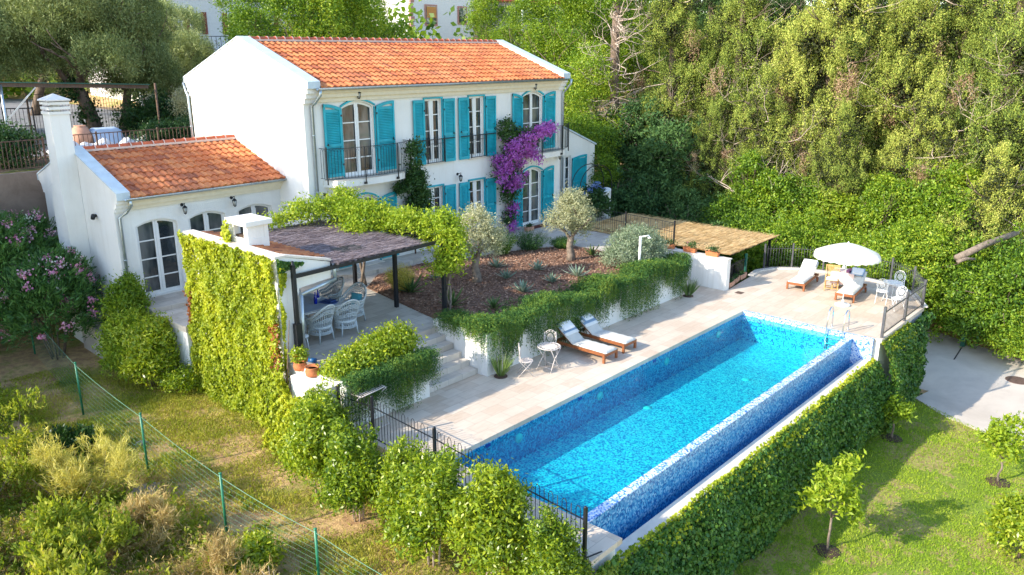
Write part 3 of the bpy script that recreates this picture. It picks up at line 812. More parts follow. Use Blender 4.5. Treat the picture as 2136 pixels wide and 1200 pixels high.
def window(parent, x0, x1, z0, z1, rise, yf, rows=4, depth=0.22, ajar=False, name='window'):
    """two casements with glazing bars, set back from the wall face yf; the pane is its sub-part"""
    w = MB(); y = yf + depth - 0.12; fw = 0.085; D = 0.07
    zs = z1 - rise
    w.box(x0 + .003, y, z0, x0 + fw, y + D, zs); w.box(x1 - fw, y, z0, x1 - .003, y + D, zs)
    w.box(x0 + fw, y + .003, z0 + .002, x1 - fw, y + D, z0 + fw * 1.5)
    top = arc_top(x0 + .003, x1 - .003, zs, rise - 0.003) if rise else [(x0 + .003, z1 - .003), (x1 - .003, z1 - .003)]
    inn = [(a, b - fw) for a, b in top]
    w.prism(top + inn[::-1], 'y', y + .002, y + D)
    xm = (x0 + x1) / 2
    w.box(xm - 0.075, y - 0.012, z0 + fw, xm - 0.004, y + D - .01, z1 - fw * 0.8); w.box(xm + 0.004, y - 0.012, z0 + fw, xm + 0.075, y + D - .01, z1 - fw * 0.8)
    for xa, xb in ((x0 + fw, xm - 0.075), (xm + 0.075, x1 - fw)):
        w.box(xa, y + .005, z0 + fw * 1.5, xa + 0.035, y + D - .012, zs); w.box(xb - 0.0, y + .005, z0 + fw, xb + 0.001, y + D - .012, zs)
        for r in range(1, rows):
            zz = z0 + (zs + rise * 0.5 - z0) * r / rows
            w.box(xa, y + .012, zz - 0.019, xb, y + D - .02, zz + 0.019)
    if ajar:    # one casement left standing open inwards
        w.bar((xm - 0.05, y - 0.03, z0 + 0.1), (xm - 0.16, y - 0.05, z1 - 0.1), 0.05, 0.04, (0, 1, 0))
    o = w.build(name, M['white_paint'], parent)
    g = opening(x0 + .02, x1 - .02, z0 + .02, z1 - .02, rise, y + 0.035, y + 0.045)
    g.build('pane', M['glass'], o)
    return o


def shutter_mb(wd, h, rise, tall_side):
    """louvred shutter, local x 0..wd, z 0..h (springing), top curved up towards tall_side"""
    s = MB(); T = 0.045; st = 0.075
    def top(x):
        u = x / wd if tall_side > 0 else 1 - x / wd
        return h - rise * (1 - u) ** 2 * 1.0
    s.box(0, 0, 0, st, T, top(0) if tall_side > 0 else top(0)); s.box(wd - st, 0, 0, wd, T, top(wd))
    n = 8
    tp = [(wd * i / n, top(wd * i / n)) for i in range(n + 1)]
    s.prism(tp + [(a, b - 0.11) for a, b in tp][::-1], 'y', -.003, T + .002)
    s.box(st, .001, 0, wd - st, T - .001, 0.13); s.box(st, .001, h * 0.42, wd - st, T - .001, h * 0.42 + 0.09)
    hl = min(top(st), top(wd - st)) - 0.11
    z = 0.15
    while z < hl - 0.02:
        if not (h * 0.42 - 0.03 < z < h * 0.42 + 0.10):
            s.bar((st - .005, T * 0.5, z), (wd - st + .005, T * 0.5, z), 0.045, 0.012, (0, 0.75, 1))
        z += 0.058
    s.box(st, T * 0.75, 0.1, wd - st, T * 0.8, hl + 0.05)
    return s


def lantern(parent, x, y, z, wall_y):
    """black carriage lamp on a bracket"""
    l = MB()
    l.tube([(x, wall_y, z + 0.10), (x, wall_y - 0.025, z + 0.10)], 0.055, 10)
    l.tube([(x, wall_y - 0.02, z + 0.1), (x, y - 0.02, z + 0.17), (x, y, z + 0.13)], 0.012, 6)
    l.lathe([(0.085, 0.02), (0.09, 0.03), (0.05, 0.075), (0.015, 0.10), (0.012, 0.13)], 6, (x, y, z))
    for k in range(6):
        a = k * PI / 3
        l.bar((x + 0.045 * math.cos(a), y + 0.045 * math.sin(a), z - 0.16), (x + 0.075 * math.cos(a), y + 0.075 * math.sin(a), z + 0.02), 0.012)
    l.lathe([(0.01, -0.20), (0.03, -0.18), (0.052, -0.165), (0.05, -0.15)], 6, (x, y, z))
    o = l.build('wall_lantern', M['iron'], parent)
    MB().lathe([(0.042, -0.15), (0.068, 0.015)], 6, (x, y, z)).build('lantern_glass', M['lampglass'], o)
    return o


def downpipe(parent, pts, r=0.045, name='downpipe'):
    m = MB().tube(pts, r, 10)
    z0, z1 = pts[-1][2], pts[-2][2]
    k = int(max(1, (z1 - z0) // 1.6))
    for i in range(k):
        z = z1 - (i + 0.5) * (z1 - z0) / k
        m.lathe([(r + .012, -0.02), (r + .012, 0.02)], 10, (pts[-1][0], pts[-1][1], z))
    return m.build(name, M['zinc'], parent)


def gutter(parent, x0, x1, y, z, r=0.075):
    g = MB(); n = 8
    for xa, xb in ((x0, x1),):
        ring = lambda x, rr: [(x, y + rr * math.cos(t), z + rr * math.sin(t)) for t in np.linspace(PI, 2 * PI, n + 1)]
        vs = ring(xa, r) + ring(xb, r) + ring(xa, r - .012) + ring(xb, r - .012); q = n + 1
        fs = [(i, i + 1, q + i + 1, q + i) for i in range(n)] + [(2 * q + i + 1, 2 * q + i, 3 * q + i, 3 * q + i + 1) for i in range(n)]
        fs += [(0, q, 3 * q, 2 * q), (n, 2 * q + n, 3 * q + n, q + n)] + [(i, 2 * q + i, 2 * q + i + 1, i + 1) for i in range(n)] + [(q + i, q + i + 1, 3 * q + i + 1, 3 * q + i) for i in range(n)]
        g.add(vs, fs, True)
    g.tube([(x0, y - r, z + .002), (x1, y - r, z + .002)], 0.012, 6)
    return g.build('gutter', M['zinc'], parent, fix=False)


def railing_mb(pts, h, gap=0.11, hoops=True, r=0.008):
    """iron railing along a polyline (x,y,z): rails, bars and small arches under the top rail"""
    m = MB()
    for zz, w in ((h, 0.028), (0.07, 0.02)): 
        for a, b in zip(pts, pts[1:]): m.bar((a[0], a[1], a[2] + zz), (b[0], b[1], b[2] + zz), w, 0.014 if zz < h else 0.02)
    for a, b in zip(pts, pts[1:]):
        a = Vector(a); b = Vector(b); L = (b - a).length; n = max(1, round(L / gap))
        for i in range(n):
            p = a.lerp(b, (i + 0.5) / n)
            m.tube([p + Vector((0, 0, 0.07)), p + Vector((0, 0, h - (0.12 if hoops else 0)))], r, 5, False)
            if hoops and i < n - 1 or hoops:
                q = a.lerp(b, min(1, (i + 1.5) / n)); c = (p + q) / 2
                m.tube([p + Vector((0, 0, h - 0.12)), p.lerp(c, 0.3) + Vector((0, 0, h - 0.05)), c + Vector((0, 0, h - 0.025)), q.lerp(c, 0.3) + Vector((0, 0, h - 0.05)), q + Vector((0, 0, h - 0.12))], r * 0.8, 4, False)
    return m


def balcony(parent, x0, x1, yf):
    """bow-fronted slab with an iron railing"""
    n = 14; out = []
    for i in range(n + 1):
        u = i / n
        s = min(1, min(u, 1 - u) / 0.16); d = 0.52 + 0.18 * math.sin(PI * u)
        out.append((x0 + (x1 - x0) * u, yf - 0.02 - (d * math.sqrt(max(0, 1 - (1 - s) ** 2)) if 0 < u < 1 else 0)))
    slab = MB().prism([(x1, yf - .001)] + [(x0, yf - .001)] + out[1:-1], 'z', 4.37, 4.60)
    o = slab.build('balcony', M['render'], parent)
    MB().prism([(x1 - .05, yf - .004), (x0 + .05, yf - .004)] + [(a, b + 0.02) for a, b in out[1:-1]], 'z', 4.601, 4.625).build('balcony_floor', M['terrace'], o)
    pts = [(x0 - 0.1, yf - 0.02, 4.63), (x0 - 0.1, yf - 0.42, 4.63)] + [(a, b - 0.07, 4.63) for a, b in out[2:-2]] + [(x1 + 0.1, yf - 0.42, 4.63), (x1 + 0.1, yf - 0.02, 4.63)]
    r = railing_mb(pts, 1.12, 0.115)
    for p in (pts[1], pts[-2]): r.bar((p[0], p[1], 4.5), (p[0], p[1], 5.82), 0.035)
    for k in (0.34, 0.76):
        p = pts[round(k * (len(pts) - 1))]
        r.bar((p[0], p[1], 4.42), (p[0], p[1], 5.75), 0.03); r.box(p[0] - .045, p[1] - .01, 4.42, p[0] + .045, p[1] + 0.09, 4.5)
    r.build('railing', M['iron'], o)
    return o


def house():
    H = empty('villa', (23, 28, 1.2), 0, 'white two-storey villa with orange tile roofs, turquoise shutters and a low side wing', 'house')
    YF, YB, YR = 24.05, 31.75, 27.85
    XL, XR = 16.36, 30.6
    ZE, ZR = 7.72, 9.30
    cuts = []
    # main block
    w = MB().prism([(YF, 0.9), (YB, 0.9), (YB, ZE), (YR, ZR), (YF, ZE)], 'x', XL + .002, XR - .002)
    body = w.build('wall', M['render'], H)
    wins = [('d', 17.92, 19.36, 4.63, 7.27, 0.20), ('w', 21.88, 22.78, 4.72, 7.22, 0), ('w', 24.33, 25.22, 4.72, 7.22, 0), ('d', 27.72, 29.10, 4.63, 7.27, 0.20),
            ('d', 18.15, 19.36, 1.26, 3.86, 0.2), ('w', 21.82, 22.75, 1.75, 3.76, 0), ('w', 24.30, 25.2, 1.75, 3.76, 0), ('d', 27.72, 29.06, 1.26, 3.88, 0.2)]
    cut(body, [opening(a, b, z0, z1, r, YF - 0.2, YF + 0.22) for _, a, b, z0, z1, r in wins])
    protos = {}
    for k, (t, a, b, z0, z1, r) in enumerate(wins):
        window(H, a, b, z0, z1, r, YF, 4 if t == 'd' else 4, ajar=(k in (1, 2, 6)), name='french_door' if t == 'd' else 'window')
        # turquoise shutter frame round the opening
        f = MB()
        top = arc_top(a - .05, b + .05, z1 - r + (0.03 if r else 0.0), r + .02) if r else [(a - 0.06, z1), (b + 0.06, z1)]
        f.prism(top + [(p, q + 0.06) for p, q in top][::-1], 'y', YF - 0.07, YF - .002)
        f.box(a - 0.05, YF - 0.05, z0, a - 0.002, YF - .002, z1 - r); f.box(b + .002, YF - 0.05, z0, b + 0.05, YF - .002, z1 - r)
        f.build('shutter_frame', M['teal'], H)
        wd = 0.74 if t == 'd' and k == 0 else 0.70 if t == 'd' else 0.56
        if k == 3 or k == 7: wd = 0.66 if True else wd
        zb = z0 + 0.06 if t == 'd' else z0 - 0.02
        h = z1 - zb - 0.02
        for side in (-1, 1):
            ww = wd + (0.12 if side > 0 and t == 'd' else 0.06 if side > 0 else 0)
            key = (t, side, round(ww, 2), round(h, 2))
            if key not in protos:
                s = shutter_mb(ww, h, 0.17 if t == 'd' else 0.0, side)
                o = s.build('shutter', M['teal'], H)
                l = MB(); xx = ww - 0.12 if side < 0 else ww - 0.06
                xx = 0.1 if side < 0 else ww - 0.1
                l.bar((xx - 0.05, -0.02, h * 0.45), (xx + 0.07, -0.02, h * 0.45 - 0.04), 0.02); l.box(xx - 0.015, -0.03, h * 0.44, xx + 0.015, 0, h * 0.47)
                hx = ww - 0.01 if side < 0 else 0.01
                l.build('latch', M['iron'], o)
                for zz in (0.15 * h, 0.82 * h): MB().box(hx - 0.03, -0.015, zz, hx + 0.03, 0.0, zz + 0.07).build('hinge', M['iron'], o)
                protos[key] = o
            else:
                o = copy_tree(protos[key], H)
            x = a - 0.07 - ww if side < 0 else b + 0.07
            o.location = (x, YF - 0.10, zb)
            o.rotation_euler = (0, 0, 0)
        if t == 'd' and z0 < 2:
            MB().box(a - 0.02, YF - 0.28, 1.232, b + 0.02, YF + 0.05, 1.262).build('door_sill', M['edge_stone'], H)
        if t == 'w':
            MB().box(a - 0.06, YF - 0.09, z0 - 0.06, b + 0.06, YF + 0.12, z0 - .003).build('sill', M['edge_stone'], H)
        if t == 'w' and z0 > 4:      # bar guard across the window
            g = MB(); xa, xb = a - 0.6, b + 0.6; zt = z0 + 0.93
            g.bar((xa, YF - 0.16, zt), (xb, YF - 0.16, zt), 0.03, 0.035)
            g.bar((a - .02, YF - 0.16, zt - 0.16), (b + .02, YF - 0.16, zt - 0.16), 0.015)
            for i in range(9):
                p = a + 0.02 + (b - a - 0.04) * i / 8; g.tube([(p, YF - 0.16, z0 + 0.02), (p, YF - 0.16, zt)], 0.007 if i % 4 else 0.014, 5, False)
            g.bar((a, YF - 0.16, z0 + 0.03), (b, YF - 0.16, z0 + 0.03), 0.02)
            for p in (a - .03, b + .03): g.bar((p, YF - 0.16, z0), (p, YF - 0.16, zt + 0.12), 0.025)
            g.build('window_guard', M['iron'], H)
    # gable walls with raised verge and stepped kneelers
    for x0, x1 in ((XL - .004, XL + 0.44), (XR - 0.44, XR + .004)):
        for zz in ((0,),):
            g = MB().prism([(YF - .004, 7.3), (YF - 0.10, 7.3 + .0), (YF - 0.10, 7.47), (YF - 0.20, 7.47), (YF - 0.20, 7.63), (YF - 0.29, 7.63), (YF - 0.29, 7.80), (YF - 0.36, 7.80), (YF - 0.36, 8.0),
                            (YR, 9.50), (YB + 0.36, 8.0), (YB + 0.36, 7.8), (YB + 0.29, 7.8), (YB + 0.29, 7.63), (YB + 0.2, 7.63), (YB + 0.2, 7.47), (YB + 0.1, 7.47), (YB + 0.1, 7.3), (YB + .004, 7.3), (YR, 9.0)], 'x', x0, x1)
        g.build('gable_parapet', M['render'], H)
        c = MB()
        for ye, sgn in ((YF - 0.38, -1), (YB + 0.38, 1)):
            c.prism([(ye, 8.0), (ye, 7.80), (ye + 0.02 * sgn, 7.80), (ye + 0.02 * sgn, 8.035), (YR, 9.545), (YR, 9.503)], 'x', x0 - 0.03, x1 + 0.03)
        c.build('verge_coping', M['coping'], H)
    # cornice under the eaves
    for y0, s in ((YF, -1), (YB, 1)):
        c = MB()
        for d, za, zb in ((0.10, 7.32, 7.475), (0.20, 7.475, 7.63), (0.29, 7.63, 7.79)):
            ya, yb = sorted((y0 + s * d, y0 + s * .002))
            c.box(XL + 0.442, ya, za, XR - 0.442, yb, zb - .002)
        c.build('cornice', M['cornice'], H)
    tile_slope(XL + 0.46, XR - 0.46, YF - 0.40, 7.80, YR, 9.36, H)
    tile_slope(XL + 0.46, XR - 0.46, YB + 0.40, 7.80, YR, 9.36, H)
    ridge_caps(XL + 0.46, XR - 0.46, YR, 9.42, H)
    gutter(H, XL + 0.3, XR - 0.2, YF - 0.45, 7.80); gutter(H, XL + 0.3, XR - 0.3, YB + 0.45, 7.8)
    downpipe(H, [(XL + 0.42, YF - 0.45, 7.74), (XL + 0.42, YF - 0.43, 7.58), (XL + 0.34, YF - 0.22, 7.32), (XL + 0.30, YF - 0.07, 7.2), (XL + 0.30, YF - 0.06, 1.25)], 0.055)
    downpipe(H, [(XR + 0.05, YF - 0.45, 7.78), (XR + 0.05, YF - 0.43, 7.58), (XR - 0.02, YF - 0.2, 7.3), (XR - 0.06, YF - 0.07, 7.15), (XR - 0.06, YF - 0.06, 1.25)], 0.055)
    downpipe(H, [(XL - 0.02, YB + 0.45, 7.8), (XL - 0.03, YB + 0.3, 7.5), (XL - 0.06, YB + 0.1, 7.3), (XL - 0.06, YB + 0.08, 4.9)], 0.05)
    balcony(H, 16.98, 20.62, YF); balcony(H, 26.95, 30.45, YF)
    for x, z in ((18.62, 7.56), (28.42, 7.56)): lantern(H, x, YF - 0.16, z, YF)
    lantern(H, 16.98, YF - 0.2, 4.02, YF); lantern(H, 23.62, YF - 0.2, 4.02, YF); lantern(H, 30.2, YF - 0.2, 4.3, YF)

    # low wing on the near side
    WX0, WF, WB, WR = 10.42, 25.9, 31.6, 28.75
    w = MB().prism([(WF, -1.0), (WB, -1.0), (WB, 4.52), (WR, 5.72), (WF, 4.52)], 'x', WX0 + .002, XL - .001)
    wing = w.build('wing_wall', M['render'], H)
    doors = [(11.02, 12.40, 1.25, 3.78, 0.17), (12.80, 14.14, 1.25, 3.78, 0.17), (14.62, 15.98, 1.25, 3.78, 0.17)]
    cut(wing, [opening(a, b, z0, z1, r, WF - 0.2, WF + 0.26) for a, b, z0, z1, r in doors])
    for a, b, z0, z1, r in doors: window(H, a, b, z0, z1, r, WF, 4, 0.26, name='french_door')
    g = MB().prism([(WF - .004, 4.18), (WF - 0.1, 4.18), (WF - 0.1, 4.32), (WF - 0.2, 4.32), (WF - 0.2, 4.46), (WF - 0.30, 4.46), (WF - 0.30, 4.6), (WF - 0.37, 4.6), (WF - 0.37, 4.78),
                    (WR, 5.97), (WB + 0.37, 4.78), (WB + 0.37, 4.6), (WB + 0.2, 4.46), (WB + 0.1, 4.18), (WB + .004, 4.18), (WR, 5.5)], 'x', WX0 - .004, WX0 + 0.36)
    g.build('gable_parapet', M['render'], H)
    c = MB()
    for ye, sgn in ((WF - 0.39, -1), (WB + 0.39, 1)):
        c.prism([(ye, 4.78), (ye, 4.58), (ye + 0.02 * sgn, 4.58), (ye + 0.02 * sgn, 4.82), (WR, 6.015), (WR, 5.973)], 'x', WX0 - 0.03, WX0 + 0.39)
    c.build('verge_coping', M['coping'], H)
    c = MB()
    for d, za, zb in ((0.10, 4.20, 4.325), (0.20, 4.325, 4.465), (0.29, 4.465, 4.60)): c.box(WX0 + 0.362, WF - d, za, XL - .008, WF - .002, zb - .002)
    c.build('cornice', M['cornice'], H)
    tile_slope(WX0 + 0.38, XL - 0.01, WF - 0.42, 4.62, WR, 5.80, H, 0.245, 0.40)
    tile_slope(WX0 + 0.38, XL - 0.01, WB + 0.42, 4.62, WR, 5.80, H, 0.245, 0.40)
    ridge_caps(WX0 + 0.38, XL - 0.02, WR, 5.86, H, 0.40)
    gutter(H, WX0 + 0.2, XL - 0.02, WF - 0.47, 4.62)
    downpipe(H, [(WX0 + 0.34, WF - 0.46, 4.56), (WX0 + 0.38, WF - 0.42, 4.4), (WX0 + 0.30, WF - 0.2, 4.15), (WX0 + 0.12, WF - 0.07, 4.0), (WX0 + 0.12, WF - 0.06, 1.25)], 0.05)
    lantern(H, 12.62, WF - 0.2, 4.02, WF); lantern(H, 14.42, WF - 0.2, 4.02, WF)
    # chimney stack on the wing's gable
    ch = MB().prism([(28.2, -1.0), (29.2, -1.0), (29.2, 4.2), (28.9, 5.0), (28.88, 7.08), (28.26, 7.08), (28.25, 5.0)], 'x', WX0 - 0.59, WX0 - .006)
    stack = ch.build('chimney', M['render'], H)
    cap = MB()
    x0, x1, y0, y1 = WX0 - 0.60, WX0 + 0.0, 28.24, 28.90
    for z in (7.085, 7.235, 7.385): cap.box(x0 - .02, y0 - .02, z, x1 + .02, y1 + .02, z + 0.085)
    cap.box(x0 + 0.2, y0 + 0.2, 7.08, x1 - 0.2, y1 - 0.2, 7.5)
    cap.build('chimney_cap', M['render'], stack)
    r = MB(); a = 0.06; mx, my = (x0 + x1) / 2, (y0 + y1) / 2
    r.add([(x0 - a, y0 - a, 7.5), (x1 + a, y0 - a, 7.5), (x1 + a, y1 + a, 7.5), (x0 - a, y1 + a, 7.5), (x0 - a, y0 - a, 7.54), (x1 + a, y0 - a, 7.54), (x1 + a, y1 + a, 7.54), (x0 - a, y1 + a, 7.54), (mx, my - .05, 7.72), (mx, my + .05, 7.72)],
          [(3, 2, 1, 0), (0, 1, 5, 4), (1, 2, 6, 5), (2, 3, 7, 6), (3, 0, 4, 7), (4, 5, 8), (5, 6, 9, 8), (6, 7, 9), (7, 4, 8, 9)])
    r.build('chimney_roof', M['beige_render'], stack)
    s = MB(); s.tube([(WX0 - .01, 27.3, 3.9), (WX0 - 0.1, 27.28, 3.9)], 0.05, 10); s.tube([(WX0 - 0.1, 27.3, 3.92), (WX0 - 0.16, 27.2, 3.84)], 0.07, 10)
    s.build('floodlight', M['iron'], H)

    # small annex at the far end
    AX0, AX1, AF = XR + .006, 36.2, 26.2
    a = MB().prism([(AX0, 0.9), (AX1, 0.9), (AX1, 4.15), (AX0, 6.3)], 'y', AF, 31.0)
    an = a.build('annex_wall', M['render'], H)
    cut(an, [opening(33.25, 34.1, 1.3, 3.75, 0, AF - 0.2, AF + 0.22)])
    window(H, 33.25, 34.1, 1.3, 3.75, 0, AF, 4, name='french_door')
    s = MB().bar((AX0, AF + 2.4, 6.36), (AX1 + 0.1, AF + 2.4, 4.17), 4.9, 0.08); s.build('annex_roof', M['coping'], H)
    o = shutter_mb(1.25, 2.42, 0.12, 1).build('shutter', M['teal'], H); o.location = (34.15, AF - 0.1, 1.3)
    fix_children(H)


house()

# ------------------------------------------------------------------ barbecue shelter, pergola
def bbq():
    t = empty('barbecue_shelter', (11.7, 20, 1.08), 0, 'white barbecue shelter with a square chimney and a strip of orange tiles', 'shelter')
    X0, X1, Y0, Y1 = 10.98, 12.62, 17.82, 22.5
    MB().box(X0, Y0, -1.2, X0 + 0.25, Y1, 3.93).build('wall', M['render'], t)
    w = MB().prism([(X0 + .251, 1.085), (X0 + 0.62, 1.085), (X0 + 0.62, 3.02), (X1, 3.10), (X1, 3.55), (X0 + .251, 3.93)], 'y', Y0 - .003, Y0 + 0.2)
    w.build('wall', M['render'], t)
    w = MB().prism([(X0 + .251, 1.085), (X1 - 0.3, 1.085), (X1, 3.10), (X1, 3.55), (X0 + .251, 3.93)], 'y', Y1 - 0.2, Y1 + .003)
    w.build('wall', M['render'], t)
    c = MB().bar((X0 + 0.1, Y0 - 0.03, 3.96), (X0 + 0.1, Y1 + 0.03, 3.96), 0.32, 0.06)
    c.bar((X0 + 0.262, Y0 + 0.08, 3.965), (X1 + 0.02, Y0 + 0.08, 3.60), 0.24, 0.055)
    c.build('coping', M['edge_stone'], t)
    MB().bar((X0 + 0.27, (Y0 + Y1) / 2, 3.86), (X1 - 0.03, (Y0 + Y1) / 2, 3.53), Y1 - Y0 - 0.45, 0.05).build('ceiling', M['render'], t)
    # tiles run down towards +X
    V = []; k = 8; n = round((Y1 - Y0 - 0.4) / 0.23); ys = Y0 + 0.22 + np.arange(n * k + 1) * (Y1 - Y0 - 0.44) / (n * k)
    prof = 0.05 * np.clip(np.sin(2 * PI * ((np.arange(n * k + 1) % k) / k)) * 0.75 + 0.45, 0, None)
    F = []; UV = []
    for r in range(4):
        xa = X0 + 0.30 + r * 0.33
        for s, lift in ((0.0, 0.0), (0.35, 0.035), (0.35, 0.0)):
            V.append(np.stack([np.full_like(ys, xa + s), ys, 3.93 - (xa + s - X0 - 0.3) * 0.24 + lift + prof], -1))
        b = r * 3 * len(ys)
        for j in range(2):
            i = np.arange(len(ys) - 1); F.append(np.stack([b + j * len(ys) + i, b + j * len(ys) + i + 1, b + (j + 1) * len(ys) + i + 1, b + (j + 1) * len(ys) + i], -1))
            UV.append(np.stack([i / k + r * 13, np.full(len(i), r + .5)], -1))
    o = raw_mesh('roof', np.concatenate(V), np.concatenate(F), M['tile'], t, True)
    uv = o.data.uv_layers.new(name='tiles'); uv.data.foreach_set('uv', np.repeat(np.concatenate(UV), 4, axis=0).astype(np.float32).ravel())
    # chimney with open sides under a flat cap
    ch = MB(); cx0, cx1, cy0, cy1 = X0 + 0.22, X0 + 0.86, 19.45, 20.35
    ch.box(cx0, cy0, 3.4, cx1, cy1, 4.14)
    for a, b in ((cx0, cy0), (cx1 - 0.14, cy0), (cx0, cy1 - 0.2), (cx1 - 0.14, cy1 - 0.2)): ch.box(a + .002, b + .002, 4.14, a + 0.138, b + 0.198, 4.50)
    ch.box(cx0 + 0.14, cy0 + .01, 4.141, cx1 - 0.14, cy0 + 0.1, 4.5)
    c = ch.build('chimney', M['render'], t)
    MB().box(cx0 - 0.09, cy0 - 0.09, 4.5, cx1 + 0.09, cy1 + 0.09, 4.64).build('chimney_cap', M['render'], c, 0.012)
    MB().box(cx0 + 0.05, cy0 + 0.2, 4.141, cx1 - 0.05, cy1 - 0.2, 4.2).build('flue', M['soil'], c)
    p = MB()
    pts = [(X1 + 0.1, Y0 - 0.02, 3.5), (X1 + 0.1, Y0 - 0.06, 3.06), (X0 + 0.62, Y0 - 0.08, 2.86), (X0 + 0.56, Y0 - 0.08, 1.1)]
    for a, b in zip(pts, pts[1:]): p.tube([a, b], 0.055, 8)
    p.build('downpipe', M['zinc'], t)
    fix_children(t)

    # pergola
    t = empty('pergola', (15, 20, 1.08), 0, 'black metal pergola roofed with dark brushwood over the dining table', 'pergola')
    for x, y, z0, z1, w in ((11.33, 17.62, 0.9, 3.72, 0.10), (16.62, 17.60, 1.08, 3.5, 0.11), (16.2, 19.4, 1.08, 3.5, 0.11), (16.88, 22.4, 1.08, 3.5, 0.11), (12.9, 22.55, 1.08, 3.5, 0.1)):
        m = MB().box(x - w / 2, y - w / 2, z0, x + w / 2, y + w / 2, z1)
        if x < 12: m.box(x - 0.085, y - 0.085, 0.9, x + 0.085, y + 0.085, 2.15); m.lathe([(0.07, 0), (0.04, .03), (0.03, 0.12)], 8, (x, y, z1))
        m.build('post', M['iron'], t)
    for a, b in (((11.38, 17.64, 3.42), (16.7, 17.64, 3.46)), ((12.8, 22.5, 3.46), (16.95, 22.4, 3.46)), ((16.62, 17.7, 3.47), (16.85, 22.35, 3.47)), ((12.75, 17.7, 3.40), (12.85, 22.5, 3.40))):
        MB().bar(a, b, 0.07, 0.10).build('beam', M['iron'], t)
    for i in range(9): 
        y = 18.2 + i * 0.5; MB().bar((12.72, y, 3.475), (16.75, y, 3.475), 0.035, 0.035).build('rafter', M['iron'], t)
    # brushwood mat: a thin uneven slab of twigs
    nx, ny = 60, 50
    X, Y = np.meshgrid(np.linspace(12.68, 15.75, nx), np.linspace(17.58, 22.62, ny))
    X = X + RNG.normal(0, 0.012, X.shape) * ((X < 12.7) | (X > 15.7)); Y = Y + RNG.normal(0, 0.03, X.shape) * ((Y < 17.6) | (Y > 22.6))
    Zt = 3.535 + 0.012 * np.sin(Y * 3.1 + X) + RNG.normal(0, 0.002, X.shape)
    V = np.stack([X, Y, Zt], -1).reshape(-1, 3); V2 = V.copy(); V2[:, 2] -= 0.035
    i = (np.arange(nx - 1)[None, :] + np.arange(ny - 1)[:, None] * nx); F = np.stack([i, i + 1, i + nx + 1, i + nx], -1).reshape(-1, 4)
    mat = raw_mesh('brushwood_roof', np.concatenate([V, V2]), np.concatenate([F, F[:, ::-1] + nx * ny]), M['heather'], t)
    n = 12000; P = np.stack([RNG.uniform(12.7, 15.8, n), RNG.uniform(17.55, 22.65, n), np.full(n, 3.55) + RNG.uniform(-.01, .02, n)], -1)
    D = np.stack([np.ones(n), RNG.normal(0, 0.2, n), RNG.normal(0, 0.06, n)], -1)
    tw = leaf_mat('heather_twigs', [(0.08, 0.055, 0.055), (0.24, 0.185, 0.185), (0.48, 0.39, 0.38)], 0.0, 0.95, 0.3, 1.0, 0.1)
    o = leaves('twigs', P, D, np.tile([0, 0, 1.0], (n, 1)) + RNG.normal(0, 0.4, (n, 3)), RNG.uniform(0.25, 0.7, n), 0.013, tw, mat); o['kind'] = 'stuff'
    MB().box(13.45, 18.3, 3.56, 14.25, 18.95, 3.568).build('skylight_mesh', M['iron'], t)
    fix_children(t)


# ------------------------------------------------------------------ furniture
def wicker_chair():
    t = empty('wicker_chair', (0, 0, 0), 0, '', 'chair')
    # seat drum with woven skirt: front is -y
    def ring(a0, a1, n, rx, ry, z, cy=0.0): return [(rx * math.cos(a), cy + ry * math.sin(a), z) for a in np.linspace(a0, a1, n)]
    m = MB(); m.lathe([(0.27, 0.36), (0.285, 0.38), (0.285, 0.42), (0.26, 0.435)], 20); m.build('seat', M['wicker'], t)
    # back and arms: a lattice shell rising towards the back
    b = MB(); n = 26; a0, a1 = math.radians(-32), math.radians(212)
    def htop(a):
        s = math.sin(a); return 0.66 + 0.34 * max(0, (s + 0.1) / 1.1) ** 1.6
    top = []
    for i in range(n + 1):
        a = a0 + (a1 - a0) * i / n; h = htop(a); fl = 1.0 + 0.16 * (h - 0.42)
        p0 = (0.28 * math.cos(a), 0.27 * math.sin(a), 0.40); p1 = (0.34 * fl * math.cos(a), 0.33 * fl * math.sin(a) + 0.03, h)
        top.append(p1); b.tube([p0, p1], 0.008, 4, False)
        if i < n:
            a2 = a0 + (a1 - a0) * (i + 1) / n; h2 = htop(a2); 
            for f in (0.25, 0.32, 0.39, 0.62, 0.69, 0.76, 0.9):
                q0 = Vector(p0).lerp(Vector(p1), f); r1 = Vector((0.34 * (1 + .16 * (h2 - .42)) * math.cos(a2), 0.33 * (1 + .16 * (h2 - .42)) * math.sin(a2) + 0.03, h2)); r0 = Vector((0.28 * math.cos(a2), 0.27 * math.sin(a2), 0.40))
                b.tube([q0, r0.lerp(r1, f)], 0.011, 4, False)
    b.build('backrest', M['wicker'], t)
    r = MB(); r.tube([(0.2, -0.25, 0.42), (0.27, -0.22, 0.6)] + top + [(-0.27, -0.22, 0.6), (-0.2, -0.25, 0.42)], 0.026, 7); r.build('arm_roll', M['wicker'], t)
    s = MB(); nn = 30
    for i in range(nn):
        a = 2 * PI * i / nn; s.tube([(0.275 * math.cos(a), 0.27 * math.sin(a), 0.38), (0.285 * math.cos(a + 0.2), 0.28 * math.sin(a + 0.2), 0.22)], 0.007, 4, False)
        s.tube([(0.275 * math.cos(a), 0.27 * math.sin(a), 0.38), (0.285 * math.cos(a - 0.2), 0.28 * math.sin(a - 0.2), 0.22)], 0.007, 4, False)
    for z in (0.22, 0.25, 0.28): s.tube(ring(0, 2 * PI, 25, 0.285, 0.28, z), 0.011, 5, False)
    s.build('skirt', M['wicker'], t)
    for sx in (-1, 1):
        for sy in (-1, 1): MB().tube([(0.19 * sx, 0.19 * sy, 0.38), (0.23 * sx, 0.23 * sy, 0.0)], [0.024, 0.02], 7).build('leg', M['wicker'], t)
    return t


